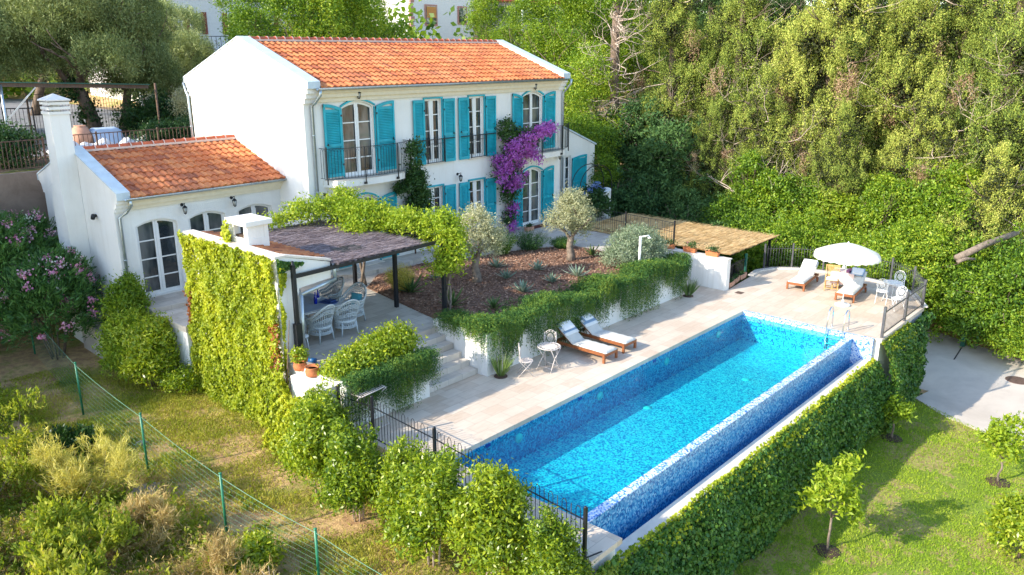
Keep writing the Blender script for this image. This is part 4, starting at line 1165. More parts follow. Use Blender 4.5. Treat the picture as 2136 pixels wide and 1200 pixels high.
def dining():
    proto = wicker_chair()
    L = [((12.72, 18.62), 185, 'white wicker armchair on the near side of the dining table, next to the pale pier'),
         ((13.55, 18.55), 170, 'white wicker armchair at the near corner of the table, in front of the table leg'),
         ((14.35, 19.25), -75, 'white wicker armchair at the right end of the table holding a blue cushion'),
         ((14.35, 20.35), -100, 'white wicker armchair on the far right of the table holding a patterned white cushion'),
         ((13.55, 21.5), 10, 'white wicker armchair at the back of the table, facing the pool'),
         ((12.75, 21.55), -8, 'white wicker armchair at the back of the table, half hidden by the shelter wall')]
    for i, ((x, y), rz, lab) in enumerate(L):
        # local front is -y; rz turns it towards the table
        o = proto if i == 0 else copy_tree(proto)
        o.location = (x, y, TZ); o.rotation_euler = (0, 0, math.radians(rz if rz < 150 else rz)); o['label'] = lab; o['group'] = 'wicker chairs round the dining table'; o.scale = (1.12, 1.12, 1.12)
        if i in (2, 3):
            c = empty_cushion((x, y, TZ + 0.5), math.radians(rz), M['cloth_aqua'] if i == 2 else M['pillow'], 'aqua cushion leaning in the right-hand wicker armchair' if i == 2 else 'white patterned cushion in the far wicker armchair')
    t = empty('dining_table', (13.15, 19.95, TZ), 0, 'white dining table with rounded corners under the pergola', 'table')
    top = MB(); pts = []
    for cx, cy, a0 in ((0.5, 0.7, 0), (-0.5, 0.7, 90), (-0.5, -0.7, 180), (0.5, -0.7, 270)):
        pts += [(cx + 0.25 * math.cos(math.radians(a)), cy + 0.25 * math.sin(math.radians(a))) for a in range(a0, a0 + 91, 15)]
    top.prism(pts, 'z', 0.70, 0.74); top.build('table_top', M['white_plastic'], t, 0.008)
    for sx in (-1, 1):
        for sy in (-1, 1): MB().tube([(0.56 * sx, 0.78 * sy, 0.70), (0.58 * sx, 0.8 * sy, 0)], [0.05, 0.04], 10).build('leg', M['white_plastic'], t)
    c = MB().prism([(13.15 + a * 0.9, 19.95 + b * 0.88) for a, b in pts], 'z', TZ + 0.741, TZ + 0.747)
    tag(c.build('tablecloth', M['cloth_blue']), 'pale blue cloth laid over the dining table', 'tablecloth')
    c = MB().prism([(13.55, 19.15), (13.85, 19.25), (13.75, 19.75), (13.4, 19.65)], 'z', TZ + 0.748, TZ + 0.77)
    c.prism([(13.6, 19.3), (13.85, 19.35), (13.8, 19.6), (13.55, 19.55)], 'z', TZ + 0.7701, TZ + 0.80)
    tag(c.build('folded_cloth', M['cloth_navy'], None, 0.01), 'deep blue folded cloth on the right end of the table', 'cloth')
    for k, (x, y, s, lab) in enumerate(((13.30, 19.62, 1.0, 'cobalt blue bottle standing in the middle of the table'), (13.62, 19.95, 0.85, 'shorter cobalt blue bottle behind the other one'))):
        b = MB().lathe([(0.045 * s, 0), (0.05 * s, 0.02), (0.05 * s, 0.2 * s), (0.02 * s, 0.27 * s), (0.018 * s, 0.34 * s), (0.024 * s, 0.35 * s)], 12, (x, y, TZ + 0.748))
        tag(b.build('bottle', M['blue_glass']), lab, 'bottle')
    b = MB().lathe([(0.04, 0), (0.10, 0.05), (0.13, 0.09), (0.12, 0.09), (0.03, 0.02)], 14, (13.55, 19.4 + 0.5, TZ + 0.748)); tag(b.build('bowl', M['white_plastic']), 'small white bowl beside the blue bottles', 'bowl')


def empty_cushion(loc, rz, mat, lab):
    m = MB(); n = 9; vs = []; fs = []
    for s in (-1, 1):
        for i in range(n):
            for j in range(n):
                u, v = i / (n - 1) * 2 - 1, j / (n - 1) * 2 - 1
                h = 0.075 * max(0, (1 - u ** 4) * (1 - v ** 4)) ** 0.6
                vs.append((0.2 * u, s * h, 0.2 + 0.2 * v))
    for s in range(2):
        for i in range(n - 1):
            for j in range(n - 1):
                a = s * n * n + i * n + j; fs.append((a, a + 1, a + n + 1, a + n))
    m.add(vs, fs, True)
    o = m.build('cushion', mat)
    d = Vector((0, 0.14, -0.04)); d.rotate(Matrix.Rotation(rz, 3, 'Z'))
    o.location = Vector(loc) + d; o.rotation_euler = (-0.25, 0, rz)
    return tag(o, lab, 'cushion')


def pad_mesh(w, segs, th=0.07):
    """quilted mattress following a profile of (y,z) points"""
    m = MB(); nu = 9; pts = []
    for (y0, z0), (y1, z1) in zip(segs, segs[1:]):
        L = math.hypot(y1 - y0, z1 - z0); n = max(2, round(L / 0.07))
        for i in range(n): pts.append((y0 + (y1 - y0) * i / n, z0 + (z1 - z0) * i / n, L))
    pts.append((*segs[-1], 1)); n = len(pts); vs = []; fs = []; acc = 0
    for i, (y, z, _) in enumerate(pts):
        if i: acc += math.hypot(y - pts[i - 1][0], z - pts[i - 1][1])
        e = min(1, min(i, n - 1 - i) / 1.0 + 0.35)
        for j in range(nu):
            u = j / (nu - 1) * 2 - 1
            q = abs(math.sin(acc / 0.30 * PI)) ** 0.35 * abs(math.cos(u * PI * 1.5)) ** 0.25
            vs.append((u * w / 2, y, z + th * (0.55 + 0.45 * q) * (e if abs(u) < 1 else 0.45 * e)))
    for i in range(n - 1):
        for j in range(nu - 1):
            a = i * nu + j; fs.append((a, a + 1, a + nu + 1, a + nu))
    b = len(vs)
    for i, (y, z, _) in enumerate(pts):
        for u in (-1, 1): vs.append((u * w / 2, y, z))
    for i in range(n - 1):
        fs.append((i * nu, (i + 1) * nu, b + (i + 1) * 2, b + i * 2)); fs.append((i * nu + nu - 1, b + i * 2 + 1, b + (i + 1) * 2 + 1, (i + 1) * nu + nu - 1))
        fs.append((b + i * 2, b + (i + 1) * 2, b + (i + 1) * 2 + 1, b + i * 2 + 1))
    fs.append(tuple([b, b + 1] + list(range(nu))[::-1])); fs.append(tuple(list(range((n - 1) * nu, n * nu)) + [b + 2 * n - 1, b + 2 * n - 2]))
    m.add(vs, fs, True)
    return m


def lounger(pad_mat, pillow, wheels, tilt=0.62):
    """wooden sun lounger; foot end at local y=0, head towards +y"""
    t = empty('sun_lounger', (0, 0, 0), 0, '', 'sun lounger')
    w = 0.64; h = 0.30
    f = MB()
    for s in (-1, 1): f.box(s * w / 2 - 0.02, 0.03, h - 0.09, s * w / 2 + 0.02, 1.95, h)
    f.box(-w / 2 + 0.02, 0.0, h - 0.1, w / 2 - 0.02, 0.04, h - .002); f.box(-w / 2 + .021, 1.90, h - 0.09, w / 2 - .021, 1.945, h - .003)
    for i in range(13): f.box(-w / 2 + .021, 0.08 + i * 0.095, h - 0.03, w / 2 - .021, 0.15 + i * 0.095, h - .004)
    f.build('frame', M['teak'], t, 0.004)
    for s in (-1, 1):
        MB().box(s * w / 2 - 0.035, -0.002, 0, s * w / 2 + 0.035, 0.07, h + .003).build('leg', M['teak'], t, 0.005)
        if wheels:
            l = MB().tube([(s * (w / 2 + 0.02), 1.75, 0.1), (s * (w / 2 + 0.06), 1.75, 0.1)], 0.1, 18); l.build('wheel', M['teak'], t)
            MB().box(s * w / 2 - .018, 1.72, 0.1, s * w / 2 + .018, 1.79, h - 0.09).build('leg', M['teak'], t)
        else: MB().box(s * w / 2 - 0.03, 1.72, 0, s * w / 2 + 0.03, 1.79, h - 0.0905).build('leg', M['teak'], t)
    c, sn = math.cos(tilt), math.sin(tilt); y0 = 1.25
    b = MB()
    for s in (-1, 1): b.bar((s * 0.27, y0, h - 0.02), (s * 0.27, y0 + 0.78 * c, h - 0.02 + 0.78 * sn), 0.04, 0.05)
    for i in range(8):
        q = 0.04 + i * 0.1; b.bar((-0.29, y0 + q * c, h + q * sn), (0.29, y0 + q * c, h + q * sn), 0.06, 0.018, (0, -sn, c))
    b.bar((0, y0 + 0.5 * c, h + 0.45 * sn), (0, 1.8, h - 0.05), 0.05, 0.04)
    b.build('back_frame', M['teak'], t)
    p = pad_mesh(w - 0.02, [(-0.02, h + .005), (y0, h + .005), (y0 + 0.80 * c, h + 0.80 * sn + .01)]); p.build('mattress', pad_mat[0], t)
    # striped cloth over the head end
    if pad_mat[1]:
        k = pad_mesh(w + 0.02, [(y0 + 0.30 * c - sn * .06, h + 0.30 * sn + c * .06), (y0 + 0.84 * c - sn * .06, h + 0.84 * sn + c * .06)], 0.03); k.build('head_cover', pad_mat[1], t)
    o = empty_cushion((0, 0, 0), 0, pillow, None); o.name = 'pillow'; del_props(o)
    o.parent = t; o.scale = (1.35, 0.9, 0.85); q = 0.47
    o.location = (0, y0 + q * c - sn * 0.12, h + q * sn + c * 0.11 - 0.0); o.rotation_euler = (tilt - PI / 2, 0, 0)
    return t


def del_props(o):
    for k in ('label', 'category'):
        if k in o: del o[k]


def bistro_chair(mat, oval):
    t = empty('bistro_chair', (0, 0, 0), 0, '', 'chair')
    m = MB()
    m.tube([(0.20 * math.cos(a), 0.20 * math.sin(a), 0.45) for a in np.linspace(0, 2 * PI, 21)], 0.012, 6, False)
    m.tube([(0.15 * math.cos(a), 0.15 * math.sin(a), 0.447) for a in np.linspace(0, 2 * PI, 21)], 0.007, 5, False)
    for i in range(-6, 7):
        x = i * 0.03; L = math.sqrt(max(0, 0.2 ** 2 - x * x)); m.bar((x, -L, 0.45), (x, L, 0.45), 0.011, 0.007); m.bar((-L, x, 0.447), (L, x, 0.447), 0.011, 0.007)
    m.build('seat', mat, t)
    for s in (-1, 1):
        MB().tube([(s * 0.17, 0.19, 0.92 if not oval else 0.8), (s * 0.17, 0.17, 0.45), (s * 0.17, -0.22, 0.0)], 0.011, 6).build('leg', mat, t)
        MB().tube([(s * 0.185, -0.15, 0.45), (s * 0.185, 0.24, 0.0)], 0.011, 6).build('leg', mat, t)
    b = MB(); cz = 0.74
    for k, rr in ((0.195, 0.23), (0.145, 0.175), (0.085, 0.115)):
        b.tube([(k * math.cos(a), 0.195 + 0.02 * math.sin(a), cz + rr * math.sin(a)) for a in np.linspace(0, 2 * PI, 25)], 0.011 if k > 0.18 else 0.007, 5, False)
    for i in range(12):
        a = 2 * PI * i / 12; b.tube([(0.145 * math.cos(a), 0.195, cz + 0.175 * math.sin(a)), (0.17 * math.cos(a + .2), 0.2, cz + 0.2 * math.sin(a + .2)), (0.193 * math.cos(a + .05), 0.197, cz + 0.226 * math.sin(a + .05))], 0.009, 4, False)
    for i in range(-3, 4):
        x = i * 0.024; L = 0.115 * math.sqrt(max(0, 1 - (x / 0.085) ** 2)); b.bar((x, 0.195, cz - L), (x, 0.195, cz + L), 0.008)
        z = i * 0.032; L = 0.085 * math.sqrt(max(0, 1 - (z / 0.115) ** 2)); b.bar((-L, 0.197, cz + z), (L, 0.197, cz + z), 0.008)
    for s in (-1, 1): b.bar((s * 0.12, 0.19, 0.45), (s * 0.12, 0.19, 0.58), 0.012)
    b.build('backrest', mat, t)
    return t


def bistro_table(mat, loc, lab):
    t = empty('bistro_table', (0, 0, 0), 0, lab, 'table')
    m = MB(); z = 0.71
    for r, w in ((0.33, 0.016), (0.225, 0.009)):
        m.tube([(r * math.cos(a), r * math.sin(a), z) for a in np.linspace(0, 2 * PI, 33)], w, 6, False)
    for i in range(-9, 10):
        x = i * 0.024; L = math.sqrt(max(0, 0.225 ** 2 - x * x)); m.bar((x, -L, z), (x, L, z), 0.013, 0.006); m.bar((-L, x, z - .003), (L, x, z - .003), 0.013, 0.006)
    for i in range(16):
        a = 2 * PI * i / 16; m.tube([(0.22 * math.cos(a), 0.22 * math.sin(a), z), (0.28 * math.cos(a + .17), 0.28 * math.sin(a + .17), z), (0.33 * math.cos(a + .04), 0.33 * math.sin(a + .04), z)], 0.014, 4, False)
    m.build('table_top', mat, t)
    for s in (-1, 1):
        for q in (-1, 1): MB().tube([(s * 0.22, q * 0.27, z - 0.02), (s * 0.03 * 0, q * 0.22, 0.36), (-s * 0.24, q * 0.26, 0)], 0.012, 6).build('leg', mat, t)
    b = MB()
    for s in (-1, 1): b.tube([(s * 0.18, -0.25, 0.1), (s * 0.18, 0.25, 0.1)], 0.009, 5)
    b.build('stretcher', mat, t)
    t.location = loc
    return t


def furniture():
    # loungers by the planter: foot end towards the pool
    a = lounger((M['cushion'], M['stripe']), M['pillow'], False)
    def put(o, foot, rz, lab, grp):
        o.location = (foot[0], foot[1], 0.001); o.rotation_euler = (0, 0, rz); o['label'] = lab; o['group'] = grp
    g = 'wooden sun loungers on the pool deck'
    put(a, (19.17, 13.05), math.radians(0), 'wooden lounger beside the bistro table, with a plump white pillow on a striped cover', g)
    b = copy_tree(a); put(b, (20.28, 13.1), math.radians(0), 'wooden lounger further from the bistro table with a blue striped head cover', g)
    for ch in b.children:
        if ch.name.startswith('pillow'): ch.data = ch.data.copy(); ch.data.materials[0] = M['stripe']; ch.scale = (1.3, 0.55, 0.7)
    c = lounger((M['cushion'], None), M['pillow'], True)
    put(c, (30.2, 12.02), math.radians(-84), 'wooden lounger with a white pillow and wheels, nearest the flower-box wall', g)
    d = copy_tree(c); put(d, (29.95, 10.02), math.radians(-84), 'wooden lounger with pale blue striped head rest under the white parasol', g)
    for ch in d.children:
        if ch.name.startswith('pillow'): ch.data = ch.data.copy(); ch.data.materials[0] = M['stripe']; ch.scale = (1.2, 0.8, 1.0)
    # cream bistro set
    bistro_table(M['white_metal'], (17.42, 14.05, 0.001), 'round cream metal bistro table beside the lounger')
    ch = bistro_chair(M['white_metal'], False)
    ch.location = (16.62, 14.25, 0.001); ch.rotation_euler = (0, 0, math.radians(45)); ch['label'] = 'cream metal bistro chair seen side-on, nearest the steps'; ch['group'] = 'cream bistro chairs'
    k = copy_tree(ch); k.location = (17.84, 14.32, 0.001); k.rotation_euler = (0, 0, math.radians(-45)); k['label'] = 'cream metal bistro chair with its round back behind the table'
    # white metal set at the far corner
    bistro_table(M['bright_metal'], (31.25, 8.75, 0.001), 'round white metal table by the far railing')
    e = bistro_chair(M['bright_metal'], True)
    e.location = (31.95, 8.75, 0.001); e.rotation_euler = (0, 0, math.radians(-80)); e['label'] = 'white metal chair with an oval back beyond the white table'; e['group'] = 'white metal chairs at the far corner'
    for (x, y, r, lab) in ((30.75, 8.95, 100, 'white metal chair tucked in front of the white table'), (30.15, 8.2, 130, 'low white metal chair nearest the ladder end of the railing')):
        q = copy_tree(e); q.location = (x, y, 0.001); q.rotation_euler = (0, 0, math.radians(r)); q['label'] = lab
    # folding wooden chair
    t = empty('folding_chair', (31.2, 11.0, 0.001), math.radians(-70), 'slatted pale wooden folding chair with a white seat pad between the loungers', 'chair')
    m = MB()
    for i in range(6): m.bar((-0.22, -0.2 + i * 0.075, 0.43), (0.22, -0.2 + i * 0.075, 0.43), 0.055, 0.02)
    m.build('seat', M['lightwood'], t)
    m = MB()
    for i in range(9): m.bar((-0.18 + i * 0.045, 0.215, 0.5), (-0.18 + i * 0.045, 0.33, 0.9), 0.028, 0.014)
    m.bar((-0.24, 0.335, 0.9), (0.24, 0.335, 0.9), 0.03, 0.06); m.bar((-0.22, 0.21, 0.52), (0.22, 0.21, 0.52), 0.03, 0.05)
    m.build('backrest', M['lightwood'], t)
    for s in (-1, 1):
        MB().bar((s * 0.24, 0.34, 0.92), (s * 0.24, -0.22, 0.0), 0.03, 0.045).build('leg', M['lightwood'], t); MB().bar((s * 0.21, -0.2, 0.44), (s * 0.21, 0.28, 0), 0.03, 0.045).build('leg', M['lightwood'], t)
    m = MB().bar((-0.24, -0.16, 0.1), (0.24, -0.16, 0.1), 0.025).bar((-0.21, 0.2, 0.1), (0.21, 0.2, 0.1), 0.025); m.build('stretcher', M['lightwood'], t)
    pad_mesh(0.42, [(-0.22, 0.442), (0.19, 0.442)], 0.06).build('seat_pad', M['pillow'], t)
    # small square table under a pale cloth
    t = empty('side_table', (31.75, 10.75, 0.001), 0.2, 'small square table under a blush cloth behind the wooden folding chair', 'table')
    MB().box(-0.4, -0.4, 0.66, 0.4, 0.4, 0.70).build('table_top', M['lightwood'], t)
    for s in (-1, 1):
        for q in (-1, 1): MB().box(s * .34 - .025, q * .34 - .025, 0, s * .34 + .025, q * .34 + .025, 0.66).build('leg', M['lightwood'], t)
    m = MB(); pts = [(-0.42, -0.42), (0.42, -0.42), (0.42, 0.42), (-0.42, 0.42)]; vs = []; nn = 40
    for z, ex in ((0.705, 0), (0.69, 0.01), (0.25, 0.03)):
        for i in range(nn):
            u = i / nn * 4; s = int(u); f = u - s; a = Vector(pts[s]).lerp(Vector(pts[(s + 1) % 4]), f); wv = 1 + ex + (0.045 * math.sin(i * 2.4) if ex > 0.02 else 0)
            vs.append((a.x * wv, a.y * wv, z))
    fs = [tuple(range(nn))] + [(r * nn + i, r * nn + (i + 1) % nn, (r + 1) * nn + (i + 1) % nn, (r + 1) * nn + i) for r in range(2) for i in range(nn)]
    m.add(vs, fs); o = m.build('tablecloth', M['pale_cloth']); o.location = (31.75, 10.75, 0.001); o.rotation_euler = (0, 0, 0.2)
    tag(o, 'blush cloth draped over the small square table', 'tablecloth')
    o = MB().box(31.5, 10.45, 0.712, 31.95, 10.62, 0.80).build('throw', M['plaid'], None, 0.02); tag(o, 'dark violet cloth bundled on the small table', 'cloth')
    o = MB().lathe([(0.05, 0), (0.06, 0.03), (0.05, 0.14), (0.02, 0.17), (0.02, 0.2)], 12, (31.95, 10.55 + 0.3, 0.712)).build('jug', M['white_plastic']); tag(o, 'white jug on the small square table', 'jug')
    # parasol
    t = empty('parasol', (29.46, 9.9, 0.001), 0, 'white parasol with a scalloped rim on a round white base', 'parasol')
    MB().lathe([(0.27, 0), (0.28, 0.04), (0.22, 0.07), (0.05, 0.09), (0.04, 0.2)], 24).build('base', M['white_plastic'], t)
    MB().tube([(0, 0, 0.1), (0.10, 0.06, 1.4), (0.17, 0.10, 2.30)], 0.018, 8).build('pole', M['white_plastic'], t)
    cv = []; cf = []; ns, nr = 48, 8; R = 1.17
    for r in range(nr + 1):
        for i in range(ns):
            u = r / nr; a = 2 * PI * i / ns; sc = abs(math.sin(a * 4)) 
            rr = R * u * (1 - 0.035 * sc * u); zz = 2.30 - 0.40 * u ** 1.5 - 0.03 * sc * u * u
            cv.append((0.17 + rr * math.cos(a), 0.10 + rr * math.sin(a), zz))
    for i in range(ns):
        x, y, z = cv[nr * ns + i]; a = 2 * PI * i / ns
        cv.append((0.17 + (x - 0.17) * 1.012, 0.10 + (y - 0.1) * 1.012, z - 0.10 - 0.035 * abs(math.sin(a * 12))))
    for r in range(nr + 1):
        for i in range(ns): cf.append((r * ns + i, r * ns + (i + 1) % ns, (r + 1) * ns + (i + 1) % ns, (r + 1) * ns + i))
    MB().add(cv, cf, True).build('canopy', M['parasol'], t)
    m = MB()
    for i in range(8):
        a = 2 * PI * i / 8; m.bar((0.17, 0.1, 2.27), (0.17 + 1.13 * math.cos(a), 0.1 + 1.13 * math.sin(a), 1.88), 0.012); m.bar((0.15, 0.09, 1.85), (0.17 + 0.55 * math.cos(a), 0.1 + 0.55 * math.sin(a), 2.12), 0.01)
    m.build('ribs', M['bright_metal'], t); MB().lathe([(0.03, 0), (0.035, 0.03), (0.005, 0.08)], 10, (0.17, 0.10, 2.29)).build('finial', M['white_plastic'], t)
    # pool ladder
    t = empty('pool_ladder', (26.5, 9.0, 0.001), 0, 'polished steel pool ladder with two arched handrails', 'ladder')
    for y in (-0.27, 0.27):
        MB().tube([(0.30, y, 0), (0.30, y, 0.48), (0.27, y, 0.62), (0.18, y, 0.72), (0.05, y, 0.74), (-0.07, y, 0.66), (-0.13, y, 0.5), (-0.17, y, 0.2), (-0.2, y, -0.1), (-0.2, y, -0.78)], 0.024, 10).build('handrail', M['steel'], t)
        MB().lathe([(0.05, 0), (0.05, 0.012)], 14, (0.3, y, 0)).build('flange', M['steel'], t)
    for z in (-0.22, -0.45, -0.68): MB().box(-0.25, -0.27, z, -0.15, 0.27, z + 0.025).build('rung', M['steel'], t)
    # clothes rack by the planter box
    t = empty('clothes_rack', (11.45, 15.0, 0.001), 0, 'folding cream clothes drying rack beside the planter box', 'clothes rack')
    m = MB(); A = [Vector((-0.38, -0.30, 1.0)), Vector((-0.38, 0.14, 0.96)), Vector((0.42, 0.24, 0.96)), Vector((0.42, -0.2, 1.0))]
    for i in range(4): m.tube([A[i], A[(i + 1) % 4]], 0.016, 6)
    for f in (0.2, 0.4, 0.6, 0.8): m.tube([A[0].lerp(A[1], f), A[3].lerp(A[2], f)], 0.011, 5)
    m.build('rack', M['white_metal'], t)
    for x in (-0.38, 0.42): MB().tube([(x, -0.25, 1.0), (x, 0.22, 0.55), (x, -0.3, 0.02), (x + .01, -0.34, 0)], 0.014, 6).build('leg', M['white_metal'], t)
    MB().tube([(-0.38, -0.3, 0.02), (0.42, -0.3, 0.02)], 0.014, 6).tube([(-0.38, 0.22, 0.55), (0.42, 0.22, 0.55)], 0.014, 6).build('stretcher', M['white_metal'], t)
    # outdoor shower
    t = empty('outdoor_shower', (24.75, 15.75, 1.1), 0, 'slim white outdoor shower post among the rosemary', 'shower')
    MB().tube([(0, 0, 0), (0, 0, 1.42)], 0.045, 10).build('post', M['bright_metal'], t); MB().tube([(0, 0, 1.40), (0.34, -0.14, 1.42), (0.36, -0.15, 1.36)], 0.026, 8).lathe([(0.08, -0.02), (0.08, 0.0), (0.02, 0.03)], 12, (0.36, -0.15, 1.34)).build('shower_head', M['bright_metal'], t)


def fences():
    # near end of the deck
    def panel_fence(t, pts, h, post_idx, mat, gap=0.12, post_h=None, pw=0.06, base=0.06):
        m = MB()
        for a, b in zip(pts, pts[1:]):
            a = Vector(a); b = Vector(b)
            m.bar(a + Vector((0, 0, 0.82 * h)), b + Vector((0, 0, 0.82 * h)), 0.03, 0.012); m.bar(a + Vector((0, 0, base)), b + Vector((0, 0, base)), 0.03, 0.012)
            L = (b - a).length; n = max(2, round(L / gap))
            for i in range(1, n):
                p = a.lerp(b, i / n); q = a.lerp(b, min(1, (i + 1) / n))
                if i % 3 == 0: m.tube([p + Vector((0, 0, base)), p + Vector((0, 0, h + 0.02))], 0.0085, 5)
                elif i % 3 == 1 and i + 1 < n:
                    c = (p + q) / 2
                    m.tube([p + Vector((0, 0, base)), p + Vector((0, 0, h - 0.03)), p.lerp(c, 0.5) + Vector((0, 0, h + 0.025)), c + Vector((0, 0, h + 0.035)), q.lerp(c, 0.5) + Vector((0, 0, h + 0.025)), q + Vector((0, 0, h - 0.03)), q + Vector((0, 0, base))], 0.0075, 5)
        m.build('railing', mat, t)
        for i in post_idx:
            p = pts[i]; ph = post_h or h + 0.06
            MB().box(p[0] - pw / 2, p[1] - pw / 2, p[2] - (0.35 if pw > .059 else 0), p[0] + pw / 2, p[1] + pw / 2, p[2] + ph).lathe([(pw * .62, 0), (pw * .62, 0.02), (0.005, 0.05)], 8, (p[0], p[1], p[2] + ph)).build('post', mat, t)
    t = empty('pool_fence', (10.9, 11, 0), 0, 'black iron fence with small arches along the near end of the pool deck', 'fence')
    panel_fence(t, [(10.98, 15.5, 0), (11.08, 14.33, 0), (10.93, 12.0, 0), (10.70, 9.67, 0), (10.53, 7.60, 0)], 1.05, (0, 1, 2, 3, 4), M['iron'], 0.118)
    m = MB().bar((10.53, 7.62, 0.05), (10.95, 7.5, 0.05), 0.03, 0.014).build('end_rail', M['iron'], t)
    fix_children(t)
    t = empty('corner_fence', (29, 7.6, 0), 0, 'grey iron fence with close bars at the far corner of the deck', 'fence')
    pts = [(26.75, 7.62, 0.0), (29.05, 7.62, 0.0), (31.12, 7.62, 0.0)]
    m = MB()
    for a, b in zip(pts, pts[1:]):
        a = Vector(a); b = Vector(b)
        for z in (0.12, 0.86): m.bar(a + Vector((0, 0, z)), b + Vector((0, 0, z)), 0.03, 0.03)
        n = 18
        for i in range(1, n): p = a.lerp(b, i / n); m.tube([p + Vector((0, 0, 0.12)), p + Vector((0, 0, 1.02 if i % 2 else 0.97))], 0.0075, 5)
    m.build('railing', M['grey_iron'], t)
    for p in pts: MB().box(p[0] - .04, p[1] - .04, -0.1, p[0] + .04, p[1] + .04, 1.06).build('post', M['grey_iron'], t)
    fix_children(t)
    t = empty('bank_fence', (33.6, 11, 0), 0, 'thin grey iron fence between the curved deck edge and the bank bushes', 'fence')
    pts = [(31.12, 7.62, 0), (32.65, 8.42, 0), (33.5, 9.5, 0), (33.78, 11.0, 0), (33.7, 12.3, 0), (33.3, 13.5, 0), (32.4, 14.35, 0)]
    m = MB()
    for a, b in zip(pts, pts[1:]):
        a = Vector(a); b = Vector(b)
        for z in (0.1, 0.9): m.bar(a + Vector((0, 0, z)), b + Vector((0, 0, z)), 0.022, 0.016)
        n = round((b - a).length / 0.12)
        for i in range(1, n): p = a.lerp(b, i / n); m.tube([p + Vector((0, 0, 0.06)), p + Vector((0, 0, 1.02))], 0.006, 4)
    m.build('railing', M['grey_iron'], t)
    for p in pts[1:]: MB().box(p[0] - .035, p[1] - .035, -0.2, p[0] + .035, p[1] + .035, 1.12).build('post', M['grey_iron'], t)
    fix_children(t)
    t = empty('path_railing', (29.4, 20, 1.1), 0, 'black iron railing between the house path and the reed roof', 'railing')
    pts = [(29.2, 16.95, 1.16), (29.55, 19.6, 1.16), (29.8, 22.0, 1.16), (30.1, 23.6, 1.16)]
    m = MB()
    for a, b in zip(pts, pts[1:]):
        a = Vector(a); b = Vector(b)
        for z in (0.08, 0.62, 1.0): m.bar(a + Vector((0, 0, z)), b + Vector((0, 0, z)), 0.03, 0.014)
        n = round((b - a).length / 0.13)
        for i in range(1, n): p = a.lerp(b, i / n); m.tube([p + Vector((0, 0, 0.08)), p + Vector((0, 0, 1.0 if i % 3 else 0.75))], 0.0085, 5)
    m.build('railing', M['iron'], t)
    for p in pts: MB().box(p[0] - .03, p[1] - .03, 0.95, p[0] + .03, p[1] + .03, p[2] + 1.1).build('post', M['iron'], t)
    fix_children(t)
    t = empty('bed_railing', (30.2, 14.6, 0), 0, 'low dark picket railing behind the clay troughs on the curved deck edge', 'railing')
    pts = [(28.72, 14.22, 0.03), (29.7, 14.42, 0.03), (30.9, 14.5, 0.03)]
    m = MB()
    for a, b in zip(pts, pts[1:]):
        a = Vector(a); b = Vector(b)
        for z in (0.08, 0.7): m.bar(a + Vector((0, 0, z)), b + Vector((0, 0, z)), 0.025)
        for i in range(10): p = a.lerp(b, i / 9); m.bar(p, p + Vector((0, 0, 0.78)), 0.018)
    m.build('pickets', M['iron'], t); MB().box(30.87, 14.45, 0, 30.95, 14.53, 0.95).build('post', M['dark_green'], t)
    fix_children(t)
    # reed roof beyond the path (covered parking below)
    t = empty('reed_carport', (31.8, 18.5, -3.2), 0, 'low carport roofed with golden split reed beyond the path railing', 'carport')
    nx, ny = 50, 70
    X, Y = np.meshgrid(np.linspace(29.75, 34.2, nx), np.linspace(14.62, 22.5, ny))
    Y = Y + RNG.normal(0, 0.02, X.shape) * ((Y < 14.63) | (Y > 22.4)); X = X + RNG.normal(0, 0.03, X.shape) * (X > 34.1)
    Zt = 1.12 - 0.0 * X + 0.015 * np.sin(Y * 2.3 + X * 1.3) + RNG.normal(0, 0.002, X.shape)
    V = np.stack([X, Y, Zt], -1).reshape(-1, 3); V2 = V.copy(); V2[:, 2] -= 0.04
    i = (np.arange(nx - 1)[None, :] + np.arange(ny - 1)[:, None] * nx); F = np.stack([i, i + 1, i + nx + 1, i + nx], -1).reshape(-1, 4)
    raw_mesh('reed_roof', np.concatenate([V, V2]), np.concatenate([F, F[:, ::-1] + nx * ny]), M['reed'], t)
    n = 6000; P = np.stack([RNG.uniform(29.8, 34.25, n), RNG.uniform(14.6, 22.5, n), np.full(n, 1.135) + RNG.uniform(-.01, .02, n)], -1)
    D = np.stack([np.ones(n), RNG.normal(0, 0.1, n), RNG.normal(0, 0.04, n)], -1)
    o = leaves('reeds', P, D, np.tile([0, 0, 1.0], (n, 1)) + RNG.normal(0, 0.3, (n, 3)), RNG.uniform(0.4, 0.9, n), 0.02, leaf_mat('reed_stalks', [(0.50, 0.30, 0.11), (0.74, 0.51, 0.24), (0.86, 0.66, 0.37)], 0, 0.9, 0.3, 1, 0.2), t); o['kind'] = 'stuff'
    for x, y in ((33.9, 14.85), (33.9, 18.5), (33.9, 22.2)): MB().box(x - .05, y - .05, -3.3, x + .05, y + .05, 1.08).build('post', M['iron'], t)
    for x in (30.2, 33.9): MB().bar((x, 14.7, 1.03), (x, 22.4, 1.03), 0.08, 0.1).build('beam', M['iron'], t)
    MB().bar((30.25, 14.85, 1.02), (33.85, 14.85, 1.02), 0.07, 0.09).build('beam', M['iron'], t)
    fix_children(t)
    # green wire fence along the grass strip
    t = empty('wire_fence', (7.6, 16, -0.9), 0, 'low green wire mesh fence on green metal posts across the dry grass', 'fence')
    posts = [(8.35, 28.6), (7.72, 23.2), (7.42, 18.55), (7.2, 14.45), (7.5, 11.6), (7.55, 8.8)]
    tops = []
